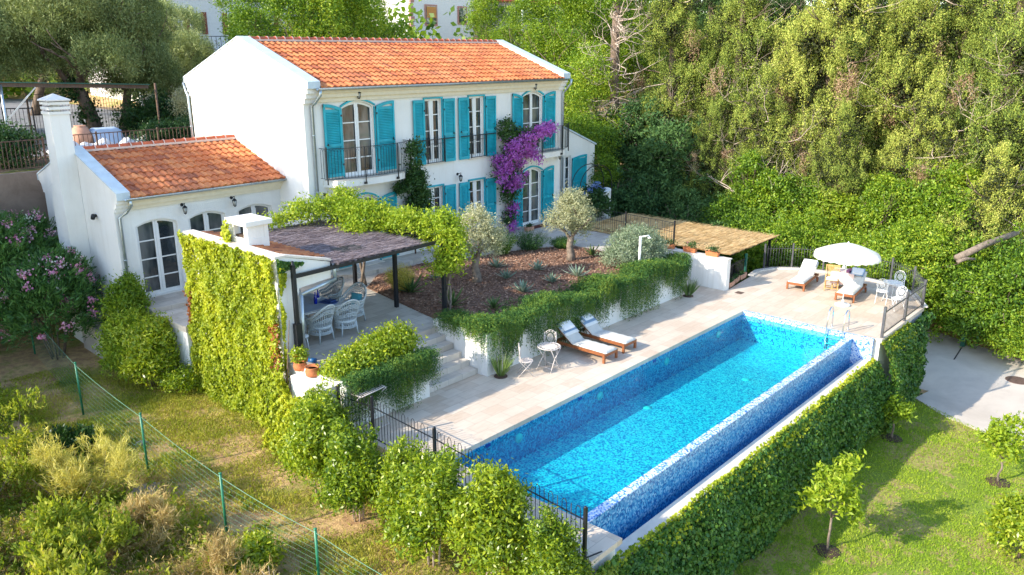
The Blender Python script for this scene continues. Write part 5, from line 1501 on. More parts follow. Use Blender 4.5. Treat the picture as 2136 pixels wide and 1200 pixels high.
    for x, y in posts:
        z = float(ground_z(x, y)); z1 = z + 1.55 if y > 13 else z + 1.32
        MB().tube([(x, y, z - 0.1), (x, y, z1)], 0.03, 8).lathe([(0.036, 0), (0.036, 0.025), (0.01, 0.035)], 8, (x, y, z1)).build('post', M['green_wire'], t); tops.append((x, y, z, z1))
    m = MB(); m2 = MB()
    for a, b in zip(tops, tops[1:]):
        for k in range(11):
            f = 0.03 + k * 0.092
            pts = []
            for s in np.linspace(0, 1, 7):
                zz = (a[2] + (a[3] - a[2]) * f) * (1 - s) + (b[2] + (b[3] - b[2]) * f) * s - 0.05 * math.sin(PI * s) * f
                pts.append((a[0] + (b[0] - a[0]) * s, a[1] + (b[1] - a[1]) * s, zz))
            (m if k < 10 else m2).tube(pts, 0.0022 if k < 10 else 0.006, 3 if k < 10 else 5, False)
        L = math.hypot(b[0] - a[0], b[1] - a[1]); n = int(L / 0.16)
        for i in range(1, n):
            s = i / n; x, y = a[0] + (b[0] - a[0]) * s, a[1] + (b[1] - a[1]) * s
            z0 = a[2] * (1 - s) + b[2] * s + 0.03; z1 = a[3] * (1 - s) + b[3] * s - 0.06 - 0.05 * math.sin(PI * s)
            m.tube([(x, y, z0), (x, y, z1)], 0.0014, 3, False)
    m.build('wire_mesh', M['pale_wire'], t, fix=False); m2.build('top_wire', M['pale_wire'], t)
    fix_children(t)


bbq(); dining(); furniture(); fences()

# ------------------------------------------------------------------ climbers and planting
def wall_leaves(name, n, to3d, nrml, mat, size=0.1, lump=0.12, cover=None, parent=None, off=0.03):
    """leaves over a wall: to3d maps (u,v,depth) in metres; cover says where they grow"""
    u = RNG.uniform(0, 1, n); v = RNG.uniform(0, 1, n)
    if cover is not None:
        k = cover(u, v); u = u[k]; v = v[k]
    n = len(u)
    bulge = lump * (1.0 + 0.9 * np.sin(u * 23 + 3 * np.sin(v * 9)) * np.sin(v * 17 + 2 * np.sin(u * 14))) * RNG.uniform(0.15, 1, n) + off
    P = to3d(u, v, bulge)
    nn = np.array(nrml, float)
    Nn = nn + RNG.normal(0, 0.45, (n, 3)) + np.array([0, 0, 0.25])
    D = np.array([0, 0, -0.8]) + RNG.normal(0, 0.6, (n, 3))
    s = size * RNG.uniform(0.6, 1.3, n)
    return leaves(name, P, D, Nn, s, s * 0.95, mat, parent)


def ivies():
    t = empty('sunlit_vine', (10.9, 20, -0.9), 0, 'bright yellow-green vine covering the whole sunny side of the barbecue shelter', 'vine')
    Z0, Z1, Y0, Y1 = -1.05, 4.02, 17.3, 22.62
    def cov(u, v):
        y = Y0 + (Y1 - Y0) * u; z = Z0 + (Z1 - Z0) * v
        ok = (y > 17.82 - 0.62 * np.clip((1.6 - z) / 2.6, 0, 1)) & ~((np.abs(y - 21.95) < 0.10) & (z > 2.75) & (z < 3.6)) & ~((np.abs(y - 17.95) < 0.05) & (z > 2.6) & (z < 3.4)) & ~((np.abs(y - 18.0) < 0.1) & (z > 0.6) & (z < 1.6))
        ok &= ~((np.abs(y - 18.05) < 0.07) & (np.abs(z - 2.2) < 0.1))
        return ok & (z < 4.0 - 0.12 * np.abs(np.sin(y * 5)))
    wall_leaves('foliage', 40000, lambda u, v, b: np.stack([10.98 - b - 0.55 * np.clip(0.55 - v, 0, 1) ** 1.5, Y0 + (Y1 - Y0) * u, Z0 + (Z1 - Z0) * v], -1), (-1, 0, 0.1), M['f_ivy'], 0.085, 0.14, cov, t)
    wall_leaves('foliage', 9000, lambda u, v, b: np.stack([10.60 - b * 1.4 - 0.5 * (1 - v) ** 2, 15.3 + 2.3 * u, -1.05 + 2.15 * v], -1), (-1, 0, 0.2), M['f_ivy'], 0.085, 0.14, lambda u, v: v < 0.45 + 0.6 * u + 0.1 * np.sin(u * 17), t)
    def edge(u, v): return (RNG.uniform(0, 1, len(u)) < 0.5)
    # reddish tips along the far edge, and the fringe that turns the corner
    wall_leaves('red_foliage', 380, lambda u, v, b: np.stack([10.98 - b, 22.35 + 0.3 * u, 0.6 + 1.6 * v], -1), (-1, 0, 0.1), M['f_red'], 0.09, 0.12, None, t)
    wall_leaves('red_foliage', 260, lambda u, v, b: np.stack([10.9 - b, 17.75 + 0.35 * u, 0.2 + 2.0 * v], -1), (-1, 0, 0.1), M['f_red'], 0.08, 0.10, None, t)
    wall_leaves('fringe', 900, lambda u, v, b: np.stack([10.98 + 0.75 * u ** 1.6, 17.8 - b, 3.92 - 0.36 * v * (1 - u) ** 0.7 - 0.22 * u], -1), (0, -1, 0), M['f_ivydark'], 0.075, 0.05, None, t)
    wall_leaves('fringe', 1500, lambda u, v, b: np.stack([10.98 + 0.28 * u * (1 - v) ** 2, 17.8 - b, 0.2 + 3.5 * (1 - v)], -1), (0, -1, 0), M['f_ivy'], 0.085, 0.05, lambda u, v: u < 0.5 + 0.4 * np.sin(v * 19), t)
    wall_leaves('sprig', 420, lambda u, v, b: np.stack([11.0 + 0.25 * u + 0 * v, 20.2 + 0.45 * u + 0.10 * RNG.normal(size=len(u)), 3.9 + 0.75 * v * (1 - u)], -1), (-1, 0, 0.4), M['f_ivy'], 0.10, 0.1, None, t)
    st = MB()
    for y in np.linspace(17.8, 22.3, 9): st.tube([(10.75, y, -1.1), (10.93, y + random.uniform(-.3, .3), 0.6), (10.95, y + random.uniform(-.6, .6), 2.4)], [0.03, 0.02, 0.01], 5)
    st.build('stem', M['bark'], t)
    fix_children(t)

    t = empty('wall_ivy', (19, 7.6, -3.2), 0, 'long dark ivy curtain on the pool retaining wall with golden leaf tips along its top', 'ivy')
    X0, X1, z0, z1 = 10.9, 29.25, -3.3, -0.62
    def top(x): return np.where(x < 26.5, -0.72, -0.12)
    def to(u, v, b):
        x = X0 + (X1 - X0) * u; z = z0 + (top(x) - z0) * v
        th = 0.30 + 0.28 * np.sin(v * PI * 0.85 + 0.3) + 0.10 * np.sin(x * 2.2)
        yb = np.where(x < 26.5, 7.74, 7.56)
        return np.stack([x, yb - b - th * RNG.uniform(0.55, 1.0, len(x)) * np.clip(1.15 - v ** 5, 0.15, 1), z], -1)
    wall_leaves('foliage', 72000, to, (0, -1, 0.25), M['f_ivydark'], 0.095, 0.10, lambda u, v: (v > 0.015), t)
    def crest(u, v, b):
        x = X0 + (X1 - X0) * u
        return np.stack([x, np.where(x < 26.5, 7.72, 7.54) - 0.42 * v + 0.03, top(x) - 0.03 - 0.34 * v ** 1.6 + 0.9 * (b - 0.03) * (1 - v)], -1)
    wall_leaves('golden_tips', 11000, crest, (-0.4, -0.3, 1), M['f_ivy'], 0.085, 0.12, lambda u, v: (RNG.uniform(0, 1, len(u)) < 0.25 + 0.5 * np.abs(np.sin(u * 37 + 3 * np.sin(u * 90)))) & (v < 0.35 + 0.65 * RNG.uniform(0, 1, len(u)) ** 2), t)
    fix_children(t)
    t = empty('corner_ivy', (30.3, 7.5, -3.2), 0, 'shorter ivy patch at the driveway corner of the deck with bare white gaps', 'ivy')
    def cov2(u, v):
        return (~((np.abs(u - 0.66 + 0.1 * v) < 0.11) & (v > 0.38) & (v < 0.78))) & (~((np.abs(u - 0.5) < 0.12) & (v > 0.12) & (v < 0.28)))
    wall_leaves('foliage', 9000, lambda u, v, b: np.stack([29.62 + 1.6 * u - 0.25 * v * (u < 0.12), 7.54 - b * 1.5, -3.2 + 3.05 * v], -1), (0, -1, 0.2), M['f_ivydark'], 0.11, 0.13, cov2, t)
    wall_leaves('foliage', 2200, lambda u, v, b: np.stack([31.18 + b, 7.56 + 0.5 * u, -3.2 + 3.05 * v], -1), (1, 0, 0.2), M['f_ivydark'], 0.11, 0.13, None, t)
    fix_children(t)
    t = empty('deck_ivy', (10.6, 7.6, -1), 0, 'small ivy patch below the corner post of the black pool fence', 'ivy')
    wall_leaves('foliage', 1500, lambda u, v, b: np.stack([10.6 + 0.75 * u, 7.48 - b, -1.5 + 1.32 * v], -1), (0, -1, 0.2), M['f_ivydark'], 0.10, 0.08, None, t)
    wall_leaves('foliage', 1300, lambda u, v, b: np.stack([10.62 - b + 0.03 * u, 7.5 + 2.6 * u, -1.2 + 1.05 * v], -1), (-1, 0, 0.2), M['f_ivy'], 0.09, 0.08, lambda u, v: v > 0.2 + 0.5 * np.abs(np.sin(u * 9)), t)
    fix_children(t)

    # bougainvillea and the dark climber on the facade
    t = empty('bougainvillea', (26.8, 23.7, 1.2), 0, 'climbing bougainvillea with masses of violet flowers on the villa front', 'climber')
    st = MB()
    for dx in (-0.1, 0.05, 0.15): st.tube([(26.75 + dx, 23.85, 1.2), (26.6 + dx, 23.8, 2.6), (26.45 + dx * 3, 23.75, 4.2), (26.9 + dx * 4, 23.6, 5.6)], [0.035, 0.03, 0.022, 0.012], 6)
    st.build('stem', M['bark'], t)
    crown('foliage', [(26.6, 23.75, 1.9, 0.38, 0.2, 0.75), (26.55, 23.75, 3.0, 0.5, 0.25, 0.6), (26.3, 23.65, 4.0, 0.95, 0.34, 0.85), (26.8, 23.55, 5.1, 0.9, 0.42, 0.7), (26.35, 23.7, 5.7, 0.45, 0.25, 0.65), (27.4, 23.25, 5.4, 0.8, 0.35, 0.35)], 240, 34, 0.13, 0.10, 0.06, M['f_dark'], t, shell=(0.3, 1.0))
    crown('flowers', [(26.35, 23.45, 3.9, 0.85, 0.32, 0.5), (25.8, 23.55, 4.3, 0.45, 0.25, 0.35), (26.7, 23.25, 4.85, 0.8, 0.35, 0.5), (27.2, 23.1, 4.5, 0.5, 0.3, 0.35), (27.5, 22.95, 5.55, 0.85, 0.3, 0.25), (28.3, 22.9, 5.75, 0.4, 0.2, 0.2), (26.6, 23.55, 3.3, 0.4, 0.25, 0.3), (26.7, 23.6, 2.1, 0.3, 0.2, 0.5), (26.55, 23.6, 1.5, 0.2, 0.15, 0.2)], 230, 42, 0.11, 0.08, 0.07, M['p_violet'], t, shell=(0.6, 1.25))
    fix_children(t)
    t = empty('dark_climber', (21.0, 23.8, 1.2), 0, 'dark green climber beside the left balcony of the villa', 'climber')
    MB().tube([(21.05, 23.9, 1.2), (21.0, 23.85, 2.8), (20.95, 23.8, 4.4), (20.7, 23.6, 5.6)], [0.035, 0.03, 0.02, 0.01], 6).build('stem', M['bark'], t)
    crown('foliage', [(21.05, 23.7, 2.2, 0.55, 0.3, 0.9), (21.15, 23.7, 3.3, 0.6, 0.3, 0.7), (20.95, 23.6, 4.2, 0.45, 0.3, 0.5), (20.72, 23.45, 5.1, 0.25, 0.3, 0.75), (20.4, 23.7, 3.95, 0.5, 0.2, 0.2)], 230, 40, 0.12, 0.10, 0.06, M['f_dark'], t, shell=(0.3, 1.0))
    fix_children(t)
    # wisteria on the pergola
    t = empty('wisteria', (16.8, 17.7, 1.1), 0, 'bright green wisteria sprawling over the pergola and down its corner post', 'climber')
    st = MB()
    for a in (0, 2.1, 4.2): st.tube([(16.85 + 0.10 * math.cos(a + z * 2.4), 17.7 + 0.1 * math.sin(a + z * 2.4), 1.1 + z) for z in np.linspace(0, 2.4, 14)], [0.045 - 0.002 * i for i in range(14)], 6)
    for a in (0, 3): st.tube([(17.0 + 0.09 * math.cos(a + z * 2.2), 22.1 + 0.09 * math.sin(a + z * 2.2), 1.1 + z) for z in np.linspace(0, 2.4, 14)], [0.06 - 0.002 * i for i in range(14)], 6)
    st.build('trunk', M['olivebark'], t)
    crown('foliage', [(16.85, 17.9, 3.6, 0.6, 0.7, 0.8), (16.75, 17.7, 2.65, 0.5, 0.5, 0.55), (16.5, 19.3, 3.75, 0.75, 1.0, 0.45), (16.2, 21.0, 3.85, 0.9, 1.1, 0.45), (15.2, 22.4, 3.95, 1.0, 0.6, 0.42), (16.6, 22.4, 3.9, 0.6, 0.7, 0.6), (14.0, 22.6, 3.75, 0.8, 0.3, 0.2), (17.1, 20.6, 3.5, 0.5, 0.8, 0.5), (15.6, 20.2, 3.62, 0.5, 0.5, 0.12), (17.0, 17.5, 3.1, 0.5, 0.5, 0.8)], 620, 40, 0.14, 0.115, 0.05, M['f_wisteria'], t, shell=(0.35, 1.05))
    fix_children(t)


def strands(name, roots, dirs, Ls, mat, parent, needles=16, nl=0.045, drop=1.0):
    """arching, hanging shoots set with needles"""
    n = len(roots); s = (np.arange(needles) + RNG.uniform(0, 1, (n, needles))) / needles
    L = Ls[:, None]
    out = np.minimum(s * 2.2, 1) - 0.5 * np.clip(s * 2.2 - 1, 0, None) * 0.25
    up = 0.55 * np.sin(np.clip(s * 2.6, 0, PI)) * 0.35
    dn = np.clip(s - 0.3, 0, None) ** 1.15 * drop
    P = roots[:, None, :] + dirs[:, None, :] * np.minimum(out * L * 0.42, 0.16 + 0.14 * out)[..., None]
    P[..., 2] += (up * 0.5 - dn) * L
    P = P + RNG.normal(0, 0.016, P.shape)
    T = np.gradient(P, axis=1) + 1e-6
    P = P.reshape(-1, 3); T = nrm(T.reshape(-1, 3)); m = len(P)
    D = T * 0.8 + RNG.normal(0, 0.5, (m, 3))
    return leaves(name, P, D, RNG.normal(size=(m, 3)) + np.array([0, -.3, .5]), nl * RNG.uniform(0.7, 1.4, m), nl * 0.32, mat, parent)


def planting():
    # trailing rosemary along the bed wall
    t = empty('trailing_rosemary', (21, 15.2, 1.2), 0, 'long mass of trailing rosemary hanging over the white planter wall', 'rosemary')
    n = 8800
    x = RNG.uniform(15.8, 26.9, n); y = 15.0 + np.abs(RNG.normal(0, 0.42, n)) * 1.2
    mound = 0.16 + 0.12 * np.sin(x * 2.1) + 0.08 * np.sin(x * 4.7 + 1)
    z = 1.25 + mound * RNG.uniform(0.2, 1.6, n) * np.exp(-(y - 15.3) ** 2)
    ang = RNG.normal(-PI / 2, 0.7, n); back = RNG.uniform(0, 1, n) < 0.25; ang[back] += PI
    dirs = np.stack([np.cos(ang), np.sin(ang), np.zeros(n)], -1)
    hang = 1.45 + 0.45 * np.sin(x * 1.35 + 0.8) + 0.45 * np.sin(x * 3.9)
    hang = np.where(np.abs(x - 17.3) < 0.22, 0.2, hang); hang = np.where(np.abs(x - 24.9) < 0.18, 0.25, hang)
    Ls = np.clip(hang, 0.45, 2.2) * RNG.uniform(0.5, 1.15, n); Ls[back] *= 0.5; Ls = np.where(y > 15.4, np.minimum(Ls * 0.5, 0.6), Ls)
    strands('foliage', np.stack([x, y, z], -1), dirs, Ls, M['f_rosemary'], t, 28, 0.065, 1.35)
    n = 900; x = RNG.uniform(15.75, 16.6, n); y = RNG.uniform(15.1, 17.0, n); ang = RNG.normal(PI * 1.05, 0.6, n)
    strands('foliage', np.stack([x, y, 1.3 + RNG.uniform(0, 0.22, n)], -1), np.stack([np.cos(ang), np.sin(ang), np.zeros(n)], -1), RNG.uniform(0.3, 0.75, n), M['f_rosemary'], t, 22, 0.055)
    fix_children(t)
    # planter box: glossy shrubs on top, rosemary in front
    t = empty('planter_shrub', (12.7, 16.1, 1.0), 0, 'rounded glossy green hedge in the planter box by the steps', 'hedge')
    crown('foliage', [(11.9, 15.95, 1.2, 0.7, 0.55, 0.42), (12.7, 16.0, 1.32, 0.75, 0.6, 0.48), (11.4, 16.0, 1.1, 0.45, 0.5, 0.36), (13.3, 16.05, 1.42, 0.55, 0.55, 0.5)], 560, 30, 0.11, 0.095, 0.045, M['f_laurel'], t, shell=(0.6, 1.05))
    MB().tube([(12.2, 16.2, 1.0), (12.3, 16.2, 1.5)], 0.03, 5).tube([(13, 16.2, 1.0), (12.9, 16.3, 1.6)], 0.03, 5).build('stem', M['bark'], t)
    fix_children(t)
    t = empty('box_rosemary', (12.5, 15.2, 1.1), 0, 'rosemary hanging down the front of the planter box behind the clothes rack', 'rosemary')
    n = 1500; x = RNG.uniform(11.0, 13.85, n); y = RNG.uniform(15.15, 15.5, n); ang = RNG.normal(-PI / 2, 0.5, n)
    hang = 1.3 + 0.5 * np.sin(x * 4 + 1)
    strands('foliage', np.stack([x, y, 1.15 + RNG.uniform(0, 0.2, n)], -1), np.stack([np.cos(ang), np.sin(ang), np.zeros(n)], -1), np.clip(hang, 0.4, 1.9) * RNG.uniform(0.5, 1.15, n), M['f_rosemary'], t, 26, 0.055, 1.3)
    fix_children(t)
    # two small olives
    def olive(loc, ell, lab, sd):
        random.seed(sd)
        t = empty('olive_tree', loc, 0, lab, 'olive tree', 'young olive trees in the mulch bed')
        tr = MB(); tips = []
        tr.tube([(0, 0, -.05), (0.03, 0, 0.25), (-0.04, 0.03, 0.6), (0.02, 0, 0.95)], [0.20, 0.16, 0.13, 0.13], 9)
        tr.tube([(0.06, 0.03, -.05), (-0.02, 0.08, 0.4), (0.08, 0.02, 0.9)], [0.12, 0.09, 0.08], 7)
        for k in range(5):
            a = k * 1.26 + 0.4; limb(tr, (0.02, 0, 0.85), (0.7 * math.cos(a), 0.7 * math.sin(a), 0.9), 0.8, 0.06, 1, 0.6, 6)
        tr.build('trunk', M['olivebark'], t)
        crown('crown', ell, 400, 34, 0.10, 0.085, 0.026, M['f_olive'], t, shell=(0.45, 1.1), lump=0.16)
        return t
    olive((20.0, 19.5, TZ), [(0.0, 0, 1.95, 0.78, 0.7, 0.62), (-0.5, 0.2, 1.5, 0.6, 0.55, 0.45), (0.5, -0.25, 1.5, 0.65, 0.55, 0.5), (0.15, 0.1, 2.4, 0.35, 0.35, 0.35), (0.5, -0.2, 1.15, 0.35, 0.35, 0.3)], 'silvery young olive tree nearer the pergola', 3)
    olive((24.7, 18.9, TZ), [(0.0, 0, 1.9, 0.85, 0.8, 0.6), (-0.5, 0.1, 1.55, 0.6, 0.6, 0.5), (0.45, -0.1, 1.6, 0.65, 0.6, 0.5), (0.1, 0.05, 2.4, 0.55, 0.5, 0.35), (0.4, -0.2, 1.2, 0.5, 0.45, 0.3)], 'silvery young olive tree with the wider crown, near the far balcony', 5)
    # grey-leaved round bush
    t = empty('silver_bush', (26.0, 16.75, 1.1), 0, 'wide domed silver-leaved bush beside the white shower post', 'bush')
    crown('foliage', [(0, 0, 0.55, 1.35, 1.1, 0.85), (-0.7, 0.1, 0.35, 0.8, 0.8, 0.55), (0.8, 0.1, 0.4, 0.8, 0.8, 0.6)], 620, 34, 0.12, 0.085, 0.028, M['f_grey'], t, shell=(0.6, 1.04))
    MB().tube([(0, 0, -.05), (0.1, 0, 0.7)], 0.05, 6).tube([(0.1, 0, -.05), (-0.3, 0.1, 0.6)], 0.04, 6).build('stem', M['bark'], t)
    # fine-leaved shrubs against the porch
    for (x, y, r, h, lab) in ((23.6, 21.5, 0.5, 1.15, 'upright fine-leaved green shrub behind the first olive tree'), (24.9, 21.2, 0.72, 0.95, 'wide fine-leaved green shrub between the two olive trees'), (17.4, 20.6, 0.45, 1.05, 'yellowish fine-leaved shrub beside the pergola post'), (26.1, 20.4, 0.5, 0.55, 'low dark shrub behind the second olive tree')):
        t = empty('fine_shrub', (x, y, TZ), 0, lab, 'shrub')
        n = 620; a = RNG.uniform(0, 2 * PI, n); q = RNG.uniform(0, 1, n) ** 0.6
        P0 = np.stack([0.3 * r * q * np.cos(a), 0.3 * r * q * np.sin(a), np.zeros(n)], -1)
        s = RNG.uniform(0.15, 1, (n, 14)); ln = h * (1 - 0.35 * q) * RNG.uniform(0.7, 1.1, n)
        P = P0[:, None, :] + np.stack([np.cos(a) * q * r, np.sin(a) * q * r, ln], -1)[:, None, :] * s[..., None] + RNG.normal(0, 0.02, (n, 14, 3))
        P = P.reshape(-1, 3); D = np.repeat(np.stack([np.cos(a) * q * r, np.sin(a) * q * r, ln], -1), 14, axis=0) * 0.7 + RNG.normal(0, 0.4, (len(P), 3))
        leaves('foliage', P, D, RNG.normal(size=P.shape), 0.06, 0.014, M['f_plume'] if x < 18 else M['f_rosemary'], t)
        MB().tube([(0, 0, -.03), (0, 0, h * 0.4)], 0.03, 5).build('stem', M['bark'], t)
    # agaves: rosettes of pointed blades
    def rosette(mat, nb, L, w, up):
        t = empty('agave', (0, 0, 0), 0, '', 'agave')
        m = MB()
        for i in range(nb):
            a = i * 2.39996; e = up * (0.25 + 0.75 * i / nb); l = L * (0.75 + 0.3 * random.random()) * (1 - 0.25 * i / nb)
            d = Vector((math.cos(a) * math.cos(e), math.sin(a) * math.cos(e), math.sin(e))); s = Vector((-math.sin(a), math.cos(a), 0)); nn = d.cross(s)
            vs = []
            for f, ww, dz in ((0, 0.75, 0), (0.35, 1.0, 0.0), (0.75, 0.6, -0.03), (1.0, 0.03, -0.02)):
                c = d * (l * f) + Vector((0, 0, dz * l * 2))
                vs += [c - s * (w * ww), c - nn * (-w * ww * 0.45) * -1, c + s * (w * ww), c + nn * 0.008]
            fs = []
            for k in range(3):
                b = k * 4
                for j in range(4): fs.append((b + j, b + (j + 1) % 4, b + 4 + (j + 1) % 4, b + 4 + j))
            m.add(vs, fs)
        m.build('blades', mat, t, fix=False); MB().lathe([(0.06, -0.03), (0.07, 0.03), (0.03, 0.06)], 8).build('core', M['bark'], t)
        return t
    random.seed(21)
    A = rosette(M['f_agave'], 20, 0.52, 0.035, 1.35); G = rosette(M['f_agavegreen'], 18, 0.7, 0.042, 1.45)
    spots = [(A, 20.07, 17.37, 1.0, 'blue-grey agave at the front middle of the mulch bed, above the bistro table'), (A, 21.7, 17.4, 0.85, 'blue-grey agave in the bed above the two wooden loungers'), (A, 22.66, 18.9, 0.9, 'pale agave midway between the two olive trees'), (A, 21.0, 18.95, 0.85, 'pale agave just past the first olive trunk'), (A, 22.9, 17.2, 1.05, 'tall pale agave in front of the second olive tree'),
             (A, 21.9, 20.3, 0.9, 'pale agave at the back of the bed behind the first olive tree'), (G, 17.4, 18.1, 0.95, 'green agave at the foot of the wisteria post'), (G, 17.5, 20.2, 1.1, 'tall green agave in front of the yellowish shrub'), (G, 18.1, 16.9, 0.7, 'small dark green agave behind the rosemary near the steps'), (G, 25.85, 18.7, 0.75, 'small green agave beside the second olive trunk'), (A, 19.3, 20.9, 0.6, 'smallest pale agave near the pergola side of the first olive tree')]
    used = set()
    for o, x, y, s, lab in spots:
        if o in used: q = copy_tree(o)
        else: q = o; used.add(o)
        q.location = (x, y, TZ + 0.03); s *= 1.25; q.scale = (s, s, s); q.rotation_euler = (0, 0, random.uniform(0, 6)); q['label'] = lab; q['group'] = 'agaves in the mulch bed'
    # grassy clumps at the foot of the wall
    for (x, y, h, lab) in ((16.05, 14.72, 0.85, 'spiky green clump at the foot of the planter wall beside the steps'), (26.72, 14.75, 0.75, 'dark spiky clump at the far end of the planter wall')):
        t = empty('spiky_plant', (x, y, 0), 0, lab, 'plant')
        n = 70; a = RNG.uniform(0, 2 * PI, n); e = RNG.uniform(0.9, 1.5, n); D = np.stack([np.cos(a) * np.cos(e), np.sin(a) * np.cos(e), np.sin(e)], -1); L = h * RNG.uniform(0.6, 1.1, n)
        P = D * (L * 0.5)[:, None] + np.stack([0.07 * np.cos(a), 0.07 * np.sin(a), np.zeros(n)], -1)
        leaves('blades', P, D, RNG.normal(size=(n, 3)), L, 0.035, M['f_agavegreen'], t)
        MB().lathe([(0.2, 0.003), (0.2, 0.02), (0.02, 0.03)], 14).build('soil', M['soil'], t)
    # flower boxes and pots
    def trough(w, d, h, mat):
        t = empty('flower_box', (0, 0, 0), 0, '', 'flower box')
        m = MB(); a, b = w / 2, d / 2
        for s in (0,):
            vs = [(-a * .9, -b * .85, 0), (a * .9, -b * .85, 0), (a * .9, b * .85, 0), (-a * .9, b * .85, 0), (-a, -b, h), (a, -b, h), (a, b, h), (-a, b, h), (-a + .02, -b + .02, h), (a - .02, -b + .02, h), (a - .02, b - .02, h), (-a + .02, b - .02, h), (-a + .02, -b + .02, h - .04), (a - .02, -b + .02, h - .04), (a - .02, b - .02, h - .04), (-a + .02, b - .02, h - .04)]
            fs = [(3, 2, 1, 0)] + [(i, (i + 1) % 4, 4 + (i + 1) % 4, 4 + i) for i in range(4)] + [(4 + i, 4 + (i + 1) % 4, 8 + (i + 1) % 4, 8 + i) for i in range(4)] + [(8 + i, 8 + (i + 1) % 4, 12 + (i + 1) % 4, 12 + i) for i in range(4)]
            m.add(vs, fs)
        m.build('box', mat, t); MB().box(-a + .02, -b + .02, h - 0.06, a - .02, b - .02, h - 0.03).build('soil', M['soil'], t)
        return t
    P = trough(0.55, 0.2, 0.18, M['terracotta']); g = 'terracotta boxes on the white wall'
    for i, (y, lab) in enumerate(((16.75, 'terracotta flower box on the white wall, nearest the path railing'), (15.75, 'middle terracotta flower box on the white wall, with a pink bloom'), (14.75, 'terracotta flower box at the deck end of the white wall'))):
        o = P if i == 0 else copy_tree(P)
        o.location = (28.45, y, 1.262); o.rotation_euler = (0, 0, PI / 2); o['label'] = lab; o['group'] = g
        k = crown('seedling', [(-0.12, 0, 0.28, 0.13, 0.07, 0.12), (0.08, 0, 0.26, 0.14, 0.07, 0.1)], 30, 10, 0.06, 0.06, 0.035, M['f_dark'], None); k.location = (28.45, y, 1.262); k.rotation_euler = (0, 0, PI / 2)
        tag(k, ('sparse green plants in the box nearest the path railing', 'sparse plants with a pink bloom in the middle terracotta box', 'sparse leggy plants in the box at the deck end of the wall')[i], 'plant', None)
        if i == 1: crown('bloom', [(0.12, 0, 0.36, 0.05, 0.05, 0.04)], 3, 8, 0.02, 0.03, 0.03, M['p_pink'], k)
    Q = trough(0.6, 0.24, 0.2, M['pink_pot']); g = 'pale clay troughs on the deck edge'
    for i, (x, y, r, lab) in enumerate(((28.98, 14.18, 8, 'pale clay trough nearest the white wall'), (29.65, 14.3, 10, 'middle pale clay trough on the curved deck edge'), (30.32, 14.36, 4, 'pale clay trough farthest from the white wall'))):
        o = Q if i == 0 else copy_tree(Q)
        o.location = (x, y, 0.03); o.rotation_euler = (0, 0, math.radians(r)); o['label'] = lab; o['group'] = g
        k = crown('low_plants', [(0, 0, 0.22, 0.24, 0.07, 0.06)], 22, 12, 0.045, 0.05, 0.03, M['f_dark'], None); k.location = (x, y, 0.03); k.rotation_euler = (0, 0, math.radians(r))
        tag(k, ('low greenery in the clay trough nearest the white wall', 'low greenery in the middle clay trough', 'low greenery in the clay trough farthest from the white wall')[i], 'plant')
    def pot(loc, s, lab, plant):
        t = empty('clay_pot', loc, 0, lab, 'pot')
        MB().lathe([(0.10 * s, 0), (0.17 * s, 0.03), (0.19 * s, 0.14 * s), (0.16 * s, 0.22 * s), (0.19 * s, 0.26 * s), (0.17 * s, 0.26 * s), (0.14 * s, 0.2 * s)], 20).build('pot', M['terracotta'], t)
        MB().lathe([(0.02, 0.18 * s), (0.14 * s, 0.19 * s), (0.13 * s, 0.2 * s)], 14).build('soil', M['soil'], t)
    pot((10.98, 16.55, TZ), 1.0, 'empty round terracotta pot at the terrace edge', False); pot((11.0, 17.12, TZ), 0.95, 'terracotta pot holding a red-flowered plant by the black post', True)
    k = crown('potted_flower', [(0, 0, 0.40, 0.18, 0.18, 0.2)], 70, 14, 0.06, 0.06, 0.045, M['f_laurel'], None); k.location = (11.0, 17.12, TZ); tag(k, 'leafy red-flowered plant in the terracotta pot by the black post', 'plant')
    crown('flower', [(-0.15, -0.08, 0.46, 0.04, 0.04, 0.05)], 4, 10, 0.02, 0.035, 0.03, M['p_red'], k)
    # low wall with the pots
    w = empty('terrace_edge', (10.9, 16.8, 0), 0, 'pale ledge at the terrace edge under the clay pots', 'wall'); MB().box(10.62, 15.6, -0.9, 11.6, 17.0, TZ - .003).build('ledge', M['stained'], w); fix_children(w)
    t = empty('lantern_torch', (11.42, 17.35, TZ), 0, 'blue and red garden torch lying by the clay pots', 'torch')
    MB().tube([(0, 0, 0.10), (0.1, -0.18, 0.09)], [0.06, 0.07], 12).build('can', M['plastic_blue'], t); MB().tube([(0, 0, 0.1), (-0.04, 0.08, 0.11)], [0.05, 0.03], 10).build('cap', M['plastic_red'], t)
    m = MB(); m.lathe([(0.14, 0.36), (0.16, 0.38), (0.15, 0.40), (0.02, 0.41)], 16); o = empty('plastic_stool', (11.95, 18.35, TZ), 0, 'small round white plastic stool beside the shelter pier', 'stool'); m.build('seat', M['white_plastic'], o)
    for k in range(4): a = k * PI / 2 + 0.6; MB().tube([(0.1 * math.cos(a), 0.1 * math.sin(a), 0.37), (0.15 * math.cos(a), 0.15 * math.sin(a), 0)], 0.018, 6).build('leg', M['white_plastic'], o)
    o = MB().box(28.28, 13.35, 0.001, 28.58, 13.62, 0.012).build('deck_drain', M['manhole']); tag(o, 'small dark drain cover in the deck near the white wall', 'drain cover')
    o = MB().lathe([(0.42, 0), (0.42, 0.012), (0.38, 0.014)], 28, (34.6, 4.75, -3.169)).build('manhole_cover', M['manhole']); tag(o, 'round rusty manhole cover in the concrete driveway', 'manhole cover')
    t = empty('driveway_bollard', (37.4, 7.35, -3.17), 0, 'short green post with a fallen chain at the edge of the driveway', 'bollard')
